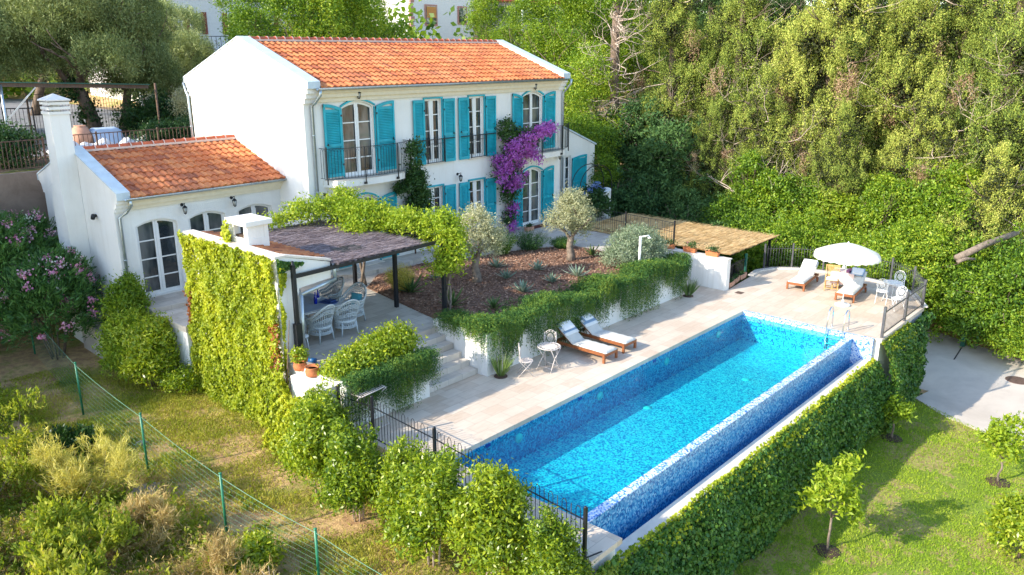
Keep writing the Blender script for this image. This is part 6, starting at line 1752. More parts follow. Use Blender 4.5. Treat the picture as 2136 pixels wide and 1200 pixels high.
    MB().box(-0.09, -0.09, 0, 0.09, 0.09, 0.55).lathe([(0.10, 0.55), (0.02, 0.62)], 8).build('post', M['dark_green'], t)
    c = MB()
    for i in range(26): p = Vector((-0.1 - i * 0.075, -0.02 - i * 0.006, 0.02)); c.bar(p, p + Vector((-0.05, 0.015 * (1 if i % 2 else -1), 0)), 0.025)
    c.build('chain', M['iron'], t)
    o = MB().box(31.2, 22.25, 1.1, 31.21, 22.3, 1.12)
    # hydrangea, arch and low white wall at the far end of the house
    t = empty('hydrangea', (32.0, 23.3, 1.2), 0, 'hydrangea with pale blue flower heads beside the far villa corner', 'shrub')
    crown('foliage', [(0, 0, 0.7, 0.8, 0.7, 0.75), (0.6, -0.1, 0.4, 0.6, 0.6, 0.5)], 190, 26, 0.13, 0.12, 0.08, M['f_dark'], t)
    MB().tube([(0, 0, 0), (0, 0, 0.7)], 0.03, 5).build('stem', M['bark'], t)
    for k, (x, y, z) in enumerate(((-0.5, -0.3, 1.35), (-0.15, -0.25, 1.5), (0.1, -0.35, 1.45), (0.6, -0.3, 1.25), (0.25, -0.2, 1.6), (-0.75, -0.2, 1.2))): crown('flower_head', [(x, y, z, 0.13, 0.13, 0.11)], 10, 12, 0.04, 0.04, 0.04, M['p_blue'], t)
    t = empty('garden_arch', (32.0, 23.0, 1.2), 0, 'thin dark iron arch over the path by the far villa corner', 'arch')
    for d in (0, 0.5): MB().tube([(-1.3, d, 0.0), (-1.3, d, 1.5)] + [(1.3 * math.cos(a), d, 1.6 + 0.95 * math.sin(a)) for a in np.linspace(PI, 0, 12)] + [(1.3, d, 1.5), (1.3, d, 0.0)], 0.022, 6).build('hoop', M['iron'], t)
    t = empty('curved_wall', (34.4, 23.6, 1), 0, 'low curved white wall at the end of the house path', 'wall')
    m = MB()
    for i in range(7): a = -0.2 + i * 0.2; m.bar((33.3 + 1.2 * math.sin(a), 24.6 - 1.2 * math.cos(a), 1.5), (33.3 + 1.2 * math.sin(a + .2), 24.6 - 1.2 * math.cos(a + .2), 1.5), 0.25, 1.5)
    m.build('wall', M['render'], t); fix_children(t)
    t = empty('door_mat', (28.3, 23.6, 1.235), 0, 'dark red door mat in front of the far French door', 'mat'); MB().box(-0.5, -0.25, 0, 0.5, 0.2, 0.02).build('mat', simple('mat_red', (0.13, 0.03, 0.02), 0.95, var=0.3, scale=20), t)
    o = trough(0.5, 0.2, 0.18, M['pink_pot']); o.name = 'door_planter'; o.location = (27.35, 23.3, 1.235); o['label'] = 'small pale planter trough beside the far French door'; o['category'] = 'planter'
    k = crown('low_plants', [(0, 0, 0.22, 0.2, 0.07, 0.08)], 18, 12, 0.05, 0.06, 0.035, M['f_dark'], None); k.location = (27.35, 23.3, 1.235); tag(k, 'leafy plant in the trough by the far French door', 'plant')


def near_shrubs():
    # bay shrubs along the fence
    def bay(sd, n=760):
        random.seed(sd); t = empty('bay_shrub', (0, 0, 0), 0, '', 'shrub', 'bay shrubs along the pool fence')
        st = MB()
        for k in range(6):
            a = k * 1.05; st.tube([(0.10 * math.cos(a), 0.10 * math.sin(a), -0.1), (0.16 * math.cos(a), 0.16 * math.sin(a), 0.6), (0.3 * math.cos(a + .4), 0.3 * math.sin(a + .4), 1.3)], [0.024, 0.02, 0.01], 5)
        st.build('stem', M['deadwood'], t)
        e = [(0, 0, 1.1, 0.62, 0.62, 0.75), (0.25, 0.2, 1.5, 0.38, 0.38, 0.6), (-0.35, -0.15, 1.35, 0.42, 0.42, 0.5), (0.15, -0.4, 0.8, 0.5, 0.42, 0.42), (-0.2, 0.4, 0.9, 0.45, 0.45, 0.4)]
        for k in range(9): a = k * 2.4; e.append((0.5 * math.cos(a) * random.random() ** .5, 0.5 * math.sin(a) * random.random() ** .5, random.uniform(1.5, 2.15), 0.10, 0.10, random.uniform(0.3, 0.55)))
        crown('foliage', e, n, 24, 0.10, 0.10, 0.042, M['f_laurel'], t, shell=(0.4, 1.12), lump=0.13)
        return t
    A = bay(1); B = bay(2)
    L = [(A, 9.6, 14.5, 0.92, 0, 'bay shrub next to the sunlit vine, first of the row along the pool fence'), (B, 9.5, 12.97, 0.90, 1.2, 'bay shrub below the clothes rack, second of the row along the pool fence'), (A, 9.75, 11.6, 0.84, 2.5, 'bay shrub in front of the second fence post, third of the row'),
         (B, 9.5, 10.55, 0.95, 3.9, 'large bay shrub in the middle of the row along the pool fence'), (A, 9.85, 9.25, 0.95, 5.2, 'bay shrub with orange tinted leaves beside the tallest pool fence post'), (B, 10.1, 7.95, 0.74, 0.4, 'bay shrub at the bottom of the photo under the corner fence post'), (A, 10.3, 15.35, 0.82, 2.0, 'yellowish bay shrub growing against the lower edge of the sunlit vine')]
    used = set()
    for o, x, y, s, r, lab in L:
        q = copy_tree(o) if o in used else o; used.add(o)
        q.location = (x, y, float(ground_z(x, y)) - 0.02); s *= 1.06; q.scale = (s, s, s * 1.02); q.rotation_euler = (0, 0, r); q['label'] = lab
    # evergreen shrubs between the oleander and the vine
    for (x, y, h, r, mat, lab) in ((10.15, 25.3, 3.0, 0.62, M['f_tree'], 'tall upright evergreen shrub in front of the wing French door'), (9.85, 24.6, 2.2, 0.75, M['f_tree'], 'rounded shrub in the middle of the three between the wing door and the sunlit vine'), (10.05, 23.65, 2.1, 0.75, M['f_laurel'], 'leafy sunlit shrub against the edge of the sunlit vine')):
        t = empty('evergreen_shrub', (x, y, float(ground_z(x, y))), 0, lab, 'shrub')
        crown('foliage', [(0, 0, h * 0.55, r, r, h * 0.42), (0.2, 0.1, h * 0.8, r * 0.5, r * 0.5, h * 0.22), (-0.3, -0.2, h * 0.35, r * 0.8, r * 0.8, h * 0.25)], 520, 30, 0.13, 0.12, 0.045, mat, t, shell=(0.5, 1.06))
        m = MB()
        for k in range(4): a = k * 1.6; m.tube([(0.1 * math.cos(a), 0.1 * math.sin(a), -.1), (0.25 * math.cos(a), 0.25 * math.sin(a), h * 0.5)], 0.025, 5)
        m.build('stem', M['bark'], t)
    t = empty('low_shrub', (10.35, 22.6, -0.8), 0, 'small low green shrub at the foot of the sunlit vine', 'shrub'); crown('foliage', [(0, 0, 0.3, 0.55, 0.6, 0.35)], 130, 24, 0.1, 0.08, 0.04, M['f_laurel'], t); MB().tube([(0, 0, 0), (0, 0, .3)], 0.02, 5).build('stem', M['bark'], t)
    # oleanders
    for (x, y, h, r, lab, n) in ((7.3, 29.6, 4.7, 2.0, 'large oleander with pink and white flowers against the old concrete wall', 1100), (8.75, 27.7, 3.5, 1.55, 'rounded oleander with pink flowers beside the chimney', 800), (8.9, 30.6, 4.2, 1.55, 'oleander filling the corner between the old concrete wall and the chimney', 800), (5.2, 31.0, 3.4, 1.6, 'oleander half out of the photo behind the weeds', 420)):
        t = empty('oleander', (x, y, float(ground_z(x, y))), 0, lab, 'oleander', 'oleanders by the retaining wall')
        e = [(0, 0, h * 0.5, r, r, h * 0.45), (0.5, 0.2, h * 0.7, r * 0.6, r * 0.6, h * 0.3), (-0.5, -0.3, h * 0.62, r * 0.6, r * 0.6, h * 0.3)]
        crown('foliage', e, n, 30, 0.2, 0.19, 0.035, M['f_oleander'], t, 'plume', shell=(0.5, 1.0))
        crown('pink_flowers', e, 55, 34, 0.09, 0.08, 0.07, M['p_pink'], t, shell=(1.0, 1.1)); crown('white_flowers', e, 14, 26, 0.10, 0.07, 0.06, M['p_white'], t, shell=(0.98, 1.1))
        m = MB()
        for k in range(6): a = k * 1.05; m.tube([(0.15 * math.cos(a), 0.15 * math.sin(a), -.1), (0.6 * math.cos(a), 0.6 * math.sin(a), h * 0.5)], 0.03, 5)
        m.build('stem', M['bark'], t)
    # wild growth on the bank in the corner
    def wild(n, xr, yr, cond, mat, h, lab, wd=0.02, lean=0.45, name='weeds', leafy=6):
        x = RNG.uniform(*xr, n); y = RNG.uniform(*yr, n); k = cond(x, y); x = x[k]; y = y[k]; n = len(x); z = ground_z(x, y)
        hh = h * RNG.uniform(0.35, 1.25, n) * (0.6 + 0.55 * np.clip(patchy(x, y, 1.6), -0.6, 1)); hh = np.clip(hh, 0.08, None)
        ax = nrm(np.stack([RNG.normal(0, lean, n), RNG.normal(0, lean, n), np.ones(n)], -1))
        s = RNG.uniform(0.1, 1, (n, leafy)) ** 0.8
        P = (np.stack([x, y, z], -1)[:, None, :] + ax[:, None, :] * (s * hh[:, None])[..., None] + RNG.normal(0, 0.03, (n, leafy, 3))).reshape(-1, 3)
        D = np.repeat(ax, leafy, axis=0) * 0.7 + RNG.normal(0, 0.6, (len(P), 3))
        o = leaves(name, P, D, RNG.normal(size=P.shape) + np.array([0, 0, .3]), RNG.uniform(0.05, 0.14, len(P)), wd * RNG.uniform(0.6, 1.6, len(P)), mat)
        return tag(o, kind='stuff')
    bank = lambda x, y: (x < 6.9 + 0.5 * np.sin(y * 1.3) - 0.05 * (y - 12)) & (patchy(x, y, 0.8) > -0.9)
    wild(16000, (0.5, 8.0), (9, 27), bank, M['f_weed'], 0.75, '', 0.045, 0.4, 'weeds', 9)
    wild(16000, (1.5, 8.2), (9, 20), lambda x, y: (x < 7.2) & (patchy(x + 3, y, 1.0) > -0.1), M['f_straw'], 0.75, '', 0.016, 0.5, 'dry_weeds', 9)
    wild(3500, (6.3, 8.6), (10, 26), lambda x, y: patchy(x, y + 5, 1.7) > 0.35, M['f_weed'], 0.3, '', 0.03, 0.5, 'low_weeds', 7)
    # bushes among the weeds
    for i, (x, y, r, h, mat, lab) in enumerate(((5.5, 17.6, 1.15, 1.35, M['f_plume'], 'feathery golden grass plume leaning towards the wire fence'), (5.9, 12.6, 0.9, 0.9, M['f_straw'], 'dry straw-coloured bush near the bottom of the photo'), (4.4, 15.0, 1.0, 1.1, M['f_weed'], 'green weedy bush in front of the golden plume'),
                                                (4.9, 21.4, 1.3, 1.1, M['f_weed'], 'shaded green bush below the oleanders'), (3.4, 13.2, 1.1, 1.1, M['f_weed'], 'leafy bush in the lower corner of the weedy bank'), (5.9, 15.4, 0.75, 0.9, M['f_straw'], 'dry seed-headed bush beside the wire fence'), (6.8, 13.2, 0.5, 0.7, M['f_laurel'], 'bright green weed clump beside the wire fence post'), (6.3, 10.6, 0.7, 0.7, M['f_straw'], 'brown withered bush at the bottom edge of the photo'), (3.9, 18.6, 1.0, 1.0, M['f_weed'], 'yellow-green bush behind the golden plume'), (6.6, 20.8, 0.6, 0.55, M['f_dark'], 'small dark weed clump near the second fence post'))):
        t = empty('wild_bush', (x, y, float(ground_z(x, y))), 0, lab, 'bush', 'wild bushes on the weedy bank')
        mode = 'plume' if i != 6 else 'broad'
        crown('foliage', [(random.uniform(-.8, .8) * r, random.uniform(-.8, .8) * r, h * random.uniform(0.15, 0.75), r * random.uniform(0.2, 0.5), r * random.uniform(0.2, 0.5), h * random.uniform(0.2, 0.45)) for _ in range(9)], 330 if mat is M['f_plume'] else 280, 24, 0.13, 0.11 if mat not in (M['f_plume'], M['f_straw']) else 0.17, 0.045 if mat not in (M['f_plume'], M['f_straw']) else 0.014, mat, t, mode, shell=(0.1, 1.15), lump=0.25)
        m = MB()
        for k in range(7): a = k * 0.9; m.tube([(0.1 * math.cos(a), 0.1 * math.sin(a), -.05), (r * 0.5 * math.cos(a), r * 0.5 * math.sin(a), h * 0.45), (r * 0.7 * math.cos(a + .3), r * 0.7 * math.sin(a + .3), h * 0.8)], [0.008, 0.006, 0.003], 4)
        m.build('stem', M['olivebark'], t)
    random.seed(5)
    for (x, y, lab) in ((6.5, 11.6, 'bare bleached twigs standing in the dry weeds'), (5.0, 11.3, 'fallen dead branch among the dry weeds')):
        m = MB()
        for k in range(5): limb(m, (0, 0, 0), (random.uniform(-.6, .6), random.uniform(-.6, .6), 1.0 if x > 6 else 0.25), 0.55, 0.014, 1, 0.5, 4)
        o = m.build('dead_twigs', M['deadwood']); o.location = (x, y, float(ground_z(x, y))); tag(o, lab, 'twigs')
    # stones
    for i, (x, y, s, lab) in enumerate(((6.9, 17.6, 0.28, 'long pale stone lying in the weeds by the wire fence'), (7.95, 20.1, 0.14, 'white stone in the dry grass behind the wire fence'), (7.3, 21.8, 0.12, 'small pale stone near the top of the grass strip'))):
        bm = bmesh.new(); bmesh.ops.create_icosphere(bm, subdivisions=2, radius=s)
        for v in bm.verts: v.co *= 1 + random.uniform(-.18, .18); v.co.z *= 0.5; v.co.x *= 1.4
        me = bpy.data.meshes.new('stone'); bm.to_mesh(me); bm.free(); me.materials.append(M['stone']); o = bpy.data.objects.new('stone', me); C.objects.link(o); o.location = (x, y, float(ground_z(x, y)) + s * 0.25); tag(o, lab, 'stone')
    # concrete plinth with a blue bucket by the wing corner
    t = empty('concrete_plinth', (10.45, 27.0, -0.9), 0, 'rounded stained concrete plinth at the corner of the low wing', 'plinth')
    MB().prism([(9.75, 26.2), (10.1, 25.9), (11.3, 25.85), (11.3, 28.1), (9.7, 28.1)], 'z', -1.2, 0.25).build('body', M['concrete'], t, 0.05); fix_children(t)
    o = MB().lathe([(0.12, 0), (0.16, 0.3), (0.15, 0.3), (0.11, 0.03)], 14, (10.28, 26.9, 0.251)).build('bucket', M['plastic_blue']); tag(o, 'blue bucket on the stained concrete plinth', 'bucket')
    o = MB().tube([(10.3, 27.5, 0.251), (10.32, 27.52, 1.9)], 0.02, 6).lathe([(0.10, 0), (0.02, 0.35)], 10, (10.3, 27.5, 0.251)).build('broom', M['darkwood']); tag(o, 'dark broom leaning on the wing wall beside the bucket', 'broom')


ivies(); planting(); near_shrubs()

# ------------------------------------------------------------------ trees and the neighbourhood
def at(x, y, D):
    """ground position for a tree (metres), from a bearing worked out on a plan of the photo: returns x, y"""
    return x, y


def cypress(sd, h, r, n, mat, dead=4):
    random.seed(sd)
    t = empty('cypress', (0, 0, 0), 0, '', 'cypress', 'cypresses on the bank behind the pool')
    e = []; k = 9
    for i in range(k):
        f = (i + 0.4) / k; rr = r * (0.62 + 0.5 * math.sin(PI * min(1, f * 1.25 + 0.12))) * (1 - 0.55 * max(0, f - 0.55) / 0.45)
        for j in range(3):
            a = random.uniform(0, 2 * PI); o = rr * 0.42
            e.append((o * math.cos(a), o * math.sin(a), 0.9 + f * (h - 1.2), rr * random.uniform(0.5, 0.75), rr * random.uniform(0.5, 0.75), h / k * random.uniform(0.7, 1.25)))
    crown('crown', e, int(n * 1.45), 125, 0.205, 0.085, 0.04, mat, t, 'tuft', shell=(0.82, 1.18), lump=0.13)
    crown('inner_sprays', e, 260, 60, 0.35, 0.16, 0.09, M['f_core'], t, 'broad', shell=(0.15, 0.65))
    if dead > 4: crown('withered_sprays', [(r * 0.8 * math.cos(q), r * 0.8 * math.sin(q), h * zz, 0.5, 0.5, 1.3) for q, zz in ((3.9, 0.55), (1.3, 0.4), (5.6, 0.35))], 26, 120, 0.26, 0.10, 0.035, M['f_withered'], t, 'tuft', shell=(0.3, 1.1))
    m = MB(); m.tube([(0, 0, -0.5), (0.1, 0, h * 0.3), (-0.05, 0.1, h * 0.65), (0, 0, h * 0.9)], [0.34, 0.26, 0.16, 0.05], 8)
    for i in range(12):
        a = i * 2.4; z = h * (0.1 + 0.06 * i); limb(m, (0, 0, z), (math.cos(a), math.sin(a), 0.3), r * 0.6, 0.06, 1, 0.5, 5)
    m.build('trunk', M['bark'], t)
    if dead:
        m = MB()
        for i in range(dead):
            a = PI + random.uniform(-1.4, 0.6); z = random.uniform(0.2, 0.8) * h; limb(m, (0, 0, z), (math.cos(a), math.sin(a), random.uniform(-.3, .2)), r * 0.8, 0.04, 3, 0.7, 4, 0.3)
        m.build('dead_branches', M['deadwood'], t)
    return t


def broad_tree(sd, h, r, n, mat, name='broadleaf_tree', cat='tree', group=None, trunk_h=0.35, L=0.2, Wd=0.12, mode='broad', th=0.16, lean=(0, 0), cr=None, nl=34):
    random.seed(sd)
    t = empty(name, (0, 0, 0), 0, '', cat, group)
    m = MB(); tips = []
    p = Vector((lean[0] * h * trunk_h, lean[1] * h * trunk_h, h * trunk_h))
    m.tube([(0, 0, -0.3), p * 0.5 + Vector((0.05, -0.04, 0)), p], [th * 1.25, th, th * 0.85], 8)
    for i in range(4):
        a = i * PI / 2 + random.uniform(-.5, .5); limb(m, p, (math.cos(a) * 0.8, math.sin(a) * 0.8, 0.9), h * 0.3, th * 0.6, 2, 0.6, 6, 0.2, tips)
    m.build('trunk', M['bark'], t)
    e = []
    for i in range(11):
        a = i * 2.4; f = (i + 0.5) / 11; rr = r * (0.75 if f < 0.8 else 0.4) * math.sqrt(random.uniform(0.15, 1))
        e.append((p.x + rr * math.cos(a), p.y + rr * math.sin(a), h * (trunk_h + 0.08 + (0.92 - trunk_h) * f) - 0.15 * h * (rr / r) ** 2, r * random.uniform(0.34, 0.52), r * random.uniform(0.34, 0.52), h * random.uniform(0.10, 0.17)))
    crown('crown', e, n, nl, cr or r * 0.12, L, Wd, mat, t, mode, shell=(0.5, 1.08), lump=0.08)
    return t


def bank_bush(sd, r, h, n, mat, L=0.15, Wd=0.075):
    random.seed(sd)
    t = empty('bank_bush', (0, 0, 0), 0, '', 'bush', 'bushes on the bank behind the pool')
    e = [(0, 0, h * 0.45, r, r, h * 0.5)]
    for i in range(7):
        a = i * 0.9; e.append((r * 0.6 * math.cos(a), r * 0.6 * math.sin(a), h * random.uniform(0.25, 0.85), r * random.uniform(0.35, 0.55), r * random.uniform(0.35, 0.55), h * random.uniform(0.2, 0.3)))
    crown('foliage', e, n, 34, 0.165, L, Wd, mat, t, shell=(0.75, 1.2), lump=0.17)
    m = MB()
    for i in range(5): a = i * 1.26; limb(m, (0.2 * math.cos(a), 0.2 * math.sin(a), -0.2), (0.4 * math.cos(a), 0.4 * math.sin(a), 1), h * 0.6, 0.06, 1, 0.5, 5)
    m.build('stem', M['bark'], t)
    return t


def ray_xy(px, D):
    """plan position on the bearing of photo column px at distance D (used only to survey where trees stand)"""
    a = CAM_YAW + math.atan((px - 1068.0) / CAM_F)
    return D * math.sin(a), D * math.cos(a)


CAM_YAW = math.radians(48.335); CAM_F = 1694.19


def place(protos, rows, used):
    for k, px, D, s, rz, lab in rows:
        x, y = ray_xy(px, D); o = protos[k]
        q = copy_tree(o) if k in used else o; used.add(k)
        sc = s if isinstance(s, tuple) else (s, s, s)
        q.location = (x, y, float(ground_z(x, y)) - 0.1); q.scale = sc; q.rotation_euler = (0, 0, rz); q['label'] = lab


def woods():
    P = {'c1': cypress(1, 15.5, 2.55, 760, M['f_cypress'], 5), 'c2': cypress(2, 15, 2.3, 680, M['f_cypress'], 6), 'c3': cypress(3, 9, 2.5, 430, M['f_cypress'], 7), 'c4': cypress(4, 16, 3.0, 560, M['f_cypdark'], 4)}  # rear cypress kind coloured darker so the gaps between crowns look shaded
    place(P, [('c1', 1392, 51, 1.0, 0.3, 'tall cypress beside the bare dead trunk, behind the villa corner'), ('c2', 1525, 50, 1.08, 1.7, 'tall cypress between the villa-side cypress and the widest one'), ('c3', 1585, 46, 0.9, 0.9, 'shorter cypress above the forked ivy-clad trunk'),
              ('c1', 1712, 48, 1.10, 2.6, 'widest cypress, with a brown dead patch, above the white parasol'), ('c2', 1868, 49, 1.05, 3.8, 'slim dense cypress right of the widest one'), ('c3', 1745, 44.5, 0.72, 4.4, 'low cypress skirt over the brown bank behind the parasol'),
              ('c1', 1975, 50, 0.95, 5.1, 'ragged cypress with sparse limbs before the far white wall'), ('c2', 2075, 46, 1.15, 0.9, 'loose spreading cypress near the edge of the photo'), ('c1', 2190, 49, 1.1, 1.4, 'cypress cut off by the edge of the photo'),
              ('c3', 1935, 44.5, 0.85, 2.0, 'drooping low cypress above the fallen log'), ('c3', 2085, 41.5, 0.8, 3.3, 'low sprawling cypress over the bank at the photo edge'), ('c4', 1460, 57, 1.15, 4.2, 'rear cypress seen between the two nearest the villa'), ('c4', 1620, 58, 1.2, 0.1, 'rear cypress behind the forked trunk'),
              ('c4', 1790, 58, 1.2, 2.2, 'rear cypress in the gap beside the widest one'), ('c4', 1930, 60, 1.2, 4.0, 'rear cypress in front of the far white wall'), ('c4', 2080, 58, 1.25, 1.0, 'rear cypress behind the loose spreading one'), ('c3', 1475, 46.5, 0.7, 5.5, 'small cypress in the villa shadow above the reed roof')], set())
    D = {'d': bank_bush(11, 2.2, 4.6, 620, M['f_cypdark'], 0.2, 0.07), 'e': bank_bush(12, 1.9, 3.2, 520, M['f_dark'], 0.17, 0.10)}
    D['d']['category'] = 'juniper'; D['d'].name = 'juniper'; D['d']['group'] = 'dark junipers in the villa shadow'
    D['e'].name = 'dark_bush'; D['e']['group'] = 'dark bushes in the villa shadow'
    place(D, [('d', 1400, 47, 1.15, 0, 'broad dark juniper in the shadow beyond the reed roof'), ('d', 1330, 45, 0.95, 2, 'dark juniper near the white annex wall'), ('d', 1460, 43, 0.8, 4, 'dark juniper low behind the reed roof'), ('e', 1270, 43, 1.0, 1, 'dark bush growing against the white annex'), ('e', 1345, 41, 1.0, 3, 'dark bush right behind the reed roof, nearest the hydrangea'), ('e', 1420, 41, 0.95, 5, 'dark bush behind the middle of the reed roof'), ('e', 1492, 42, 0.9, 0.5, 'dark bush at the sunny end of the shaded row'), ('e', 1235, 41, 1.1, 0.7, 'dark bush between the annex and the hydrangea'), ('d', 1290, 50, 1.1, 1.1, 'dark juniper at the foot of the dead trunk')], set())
    B = {'a': bank_bush(21, 2.0, 3.6, 1000, M['f_hedge'], 0.125, 0.062), 'b': bank_bush(22, 1.7, 3.0, 860, M['f_hedge'], 0.13, 0.068), 'c': bank_bush(23, 1.6, 3.4, 560, M['f_tree'], 0.19, 0.10)}
    place(B, [('a', 1600, 40.5, 1.0, 0, 'bright bank bush right behind the corner of the reed roof'), ('b', 1545, 43, 1.0, 1, 'bright bank bush below the forked ivy-clad trunk'), ('a', 1690, 41, 0.92, 2, 'bright bank bush behind the wheeled lounger'), ('b', 1640, 44, 1.1, 3, 'bank bush on the slope above the bright one by the reed roof'), ('c', 1755, 43.5, 0.8, 4, 'bank bush beside the trunk behind the parasol'),
              ('b', 1805, 40.5, 0.8, 5, 'low bank bush right behind the parasol'), ('a', 1900, 39.5, 1.02, 0.6, 'big yellow-green bank bush behind the white chair'), ('a', 1965, 43, 1.1, 1.6, 'big bank bush under the fallen log'), ('b', 2010, 40.6, 1.15, 2.6, 'bank bush at the inner bend of the driveway'), ('a', 2075, 41, 1.2, 3.6, 'tall bank bush above the driveway bend'), ('b', 2090, 39.2, 1.0, 4.6, 'bank bush behind the green bollard'), ('a', 2160, 38.8, 1.15, 5.6, 'bank bush at the photo edge above the driveway'), ('b', 1950, 40.2, 0.95, 0.2, 'bank bush just past the corner post of the grey fence'), ('c', 1860, 44, 0.9, 1.3, 'bank bush with a pale trunk showing behind the grey fence'),
              ('a', 2215, 37.6, 0.8, 2.2, 'low bank bush beside the manhole side of the driveway'), ('c', 2020, 44, 1.0, 4.2, 'darker bank bush above the fallen log'), ('b', 1725, 38.7, 0.72, 3.9, 'small bank bush pressing on the fence behind the folding chair'), ('b', 1655, 38.2, 0.7, 0.4, 'small bank bush at the fence beside the carport post')], set())
    T = {'y': broad_tree(31, 6.5, 1.7, 420, M['f_hedge'], 'slender_tree', 'tree', 'slender bright-leaved trees on the bank', 0.4, 0.17, 0.10, th=0.13), 'l': broad_tree(32, 11, 3.0, 950, M['f_tree'], 'broadleaf_tree', 'tree', 'broadleaf trees behind the villa', 0.2, 0.15, 0.085, cr=0.28), 'm': broad_tree(33, 8, 2.6, 900, M['f_hedge'], 'laurel_tree', 'tree', 'laurel trees behind the villa', 0.15, 0.13, 0.07, cr=0.24)}
    place(T, [('y', 1838, 42, 0.62, 0, 'slender bright-leaved tree with a bare trunk behind the parasol'), ('y', 1575, 44, 0.7, 4, 'small bright-leaved tree beside the forked trunk'),
              ('l', 1190, 58, 1.05, 0, 'tall broadleaf tree just right of the villa roof'), ('m', 1215, 50, 0.95, 1.5, 'laurel tree between the villa roof and the dead trunk'), ('m', 1230, 46, 0.75, 2.5, 'laurel tree lower down beside the annex roof'), ('l', 1320, 66, 1.3, 3, 'tall broadleaf tree far behind the dead trunk'),
              ('m', 610, 50, 1.1, 0.4, 'laurel tree right behind the villa ridge, nearest the old olives'), ('m', 690, 51, 1.18, 2.2, 'taller laurel tree in the middle behind the villa ridge'), ('m', 775, 52, 1.0, 4.0, 'laurel tree with light shoots behind the villa ridge'), ('l', 1020, 76, 0.95, 5, 'sparse broadleaf tree in front of the far beige house'), ('l', 1110, 70, 1.0, 1, 'broadleaf tree between the far beige house and the villa verge'), ('y', 935, 62, 0.95, 1, 'thin young tree in front of the ochre window blind'), ('l', 745, 66, 1.1, 0.3, 'broadleaf tree uphill behind the laurels'), ('l', 560, 62, 0.9, 2.1, 'broadleaf tree uphill between the white house and the laurels'), ('y', 820, 55, 0.9, 0.9, 'thin tree beside the white cabinet'), ('l', 1270, 80, 1.3, 0.2, 'far tree behind the dead trunk'), ('m', 1150, 60, 0.9, 2.0, 'laurel tree behind the end of the villa roof')], set())
    # the bare trunk full of dead twigs
    random.seed(44)
    x, y = ray_xy(1277, 50); t = empty('dead_cypress', (x, y, float(ground_z(x, y))), 0, 'bare dead cypress trunk bristling with grey twigs beside the villa', 'dead tree')
    m = MB().tube([(0, 0, -0.3), (0.12, 0.05, 4), (0.0, 0.1, 8), (-0.05, 0, 13.5)], [0.36, 0.30, 0.26, 0.14], 10); m.build('trunk', M['bark'], t)
    m = MB()
    for i in range(60):
        a = random.uniform(1.7, 5.2); z = random.uniform(3.0, 12.8); limb(m, (0, 0.05, z), (math.cos(a), math.sin(a), random.uniform(-.45, .35)), random.uniform(0.8, 1.7), 0.045, 2, 0.6, 4, 0.3)
    m.build('dead_branches', M['deadwood'], t)
    crown('ivy', [(0, 0, 3.2, 0.45, 0.45, 1.2), (0.1, 0, 11, 0.5, 0.5, 1.5)], 60, 26, 0.14, 0.14, 0.1, M['f_hedge'], t)
    random.seed(45)
    x, y = ray_xy(1590, 43.5); t = empty('forked_tree', (x, y, float(ground_z(x, y))), 0, 'forked ivy-clad trunk with bare limbs above the reed roof corner', 'dead tree')
    m = MB().tube([(0, 0, -0.3), (0.05, 0, 1.0), (0, 0, 1.7)], [0.17, 0.15, 0.14], 8)
    for d in ((-0.5, 0.4, 1), (0.45, -0.4, 1), (0.1, 0.1, 1.2)): limb(m, (0, 0, 1.6), d, 1.6, 0.09, 2, 0.6, 6, 0.2)
    m.build('trunk', M['deadwood'], t); crown('ivy', [(0, 0, 0.9, 0.35, 0.35, 0.9), (-0.2, 0.2, 2.0, 0.3, 0.3, 0.5)], 60, 24, 0.12, 0.12, 0.09, M['f_wisteria'], t)
    x, y = ray_xy(1447, 44); t = empty('hanging_trunk', (x, y, float(ground_z(x, y))), 0, 'grey trunk with hanging dead fibres in the shade behind the reed roof', 'dead tree')
    m = MB().tube([(0, 0, -.3), (0.02, 0, 1.2), (0, 0, 2.4)], [0.22, 0.16, 0.12], 7)
    for i in range(14): a = i * 0.45; m.tube([(0.1 * math.cos(a), 0.1 * math.sin(a), 2.0), (0.32 * math.cos(a), 0.32 * math.sin(a), 1.2), (0.36 * math.cos(a), 0.36 * math.sin(a), 0.1)], [0.02, 0.015, 0.006], 4)
    m.build('trunk', M['deadwood'], t)
    for i, (p, q, r, lab) in enumerate((((36.7, 7.95, 0.75), (40.0, 6.5, 1.5), 0.15, 'long fallen log lying across the bank bushes'), ((36.4, 7.85, 0.66), (37.0, 7.35, 0.75), 0.075, 'short broken log below the long fallen one'))):
        o = MB().tube([p, (Vector(p) + Vector(q)) / 2 + Vector((0, 0, 0.08)), q], [r, r * 0.9, r * 0.75], 9).build('fallen_log', M['olivebark']); tag(o, lab, 'log')
    # citrus trees on the lawn
    def citrus(sd, h, r, n, loc, lab, rz, lean):
        random.seed(sd); t = empty('citrus_tree', loc, rz, lab, 'citrus tree', 'young citrus trees on the lawn')
        m = MB(); hh = h * 0.38; m.tube([(0, 0, -.05), (lean, 0.03, hh * 0.35), (-lean * 0.6, -0.02, hh * 0.65), (0.02, 0, hh)], [0.04, 0.034, 0.03, 0.028], 7)
        for k in range(6): a = k * 1.05; limb(m, (0.02, 0, hh), (0.6 * math.cos(a), 0.6 * math.sin(a), 0.9), h * 0.25, 0.016, 1, 0.5, 5)
        m.build('trunk', M['olivebark'], t)
        e = [(0, 0, h * 0.64, r * 0.75, r * 0.75, h * 0.22)]
        for k in range(8): a = k * 0.9; q = random.uniform(0.45, 0.95); e.append((r * (1.0 - 0.55 * q) * math.cos(a), r * (1.0 - 0.55 * q) * math.sin(a), h * q, r * 0.24, r * 0.24, h * 0.14))
        crown('crown', e, n, 18, 0.085, 0.15, 0.06, M['f_wisteria'], t, shell=(0.5, 1.15), lump=0.12)
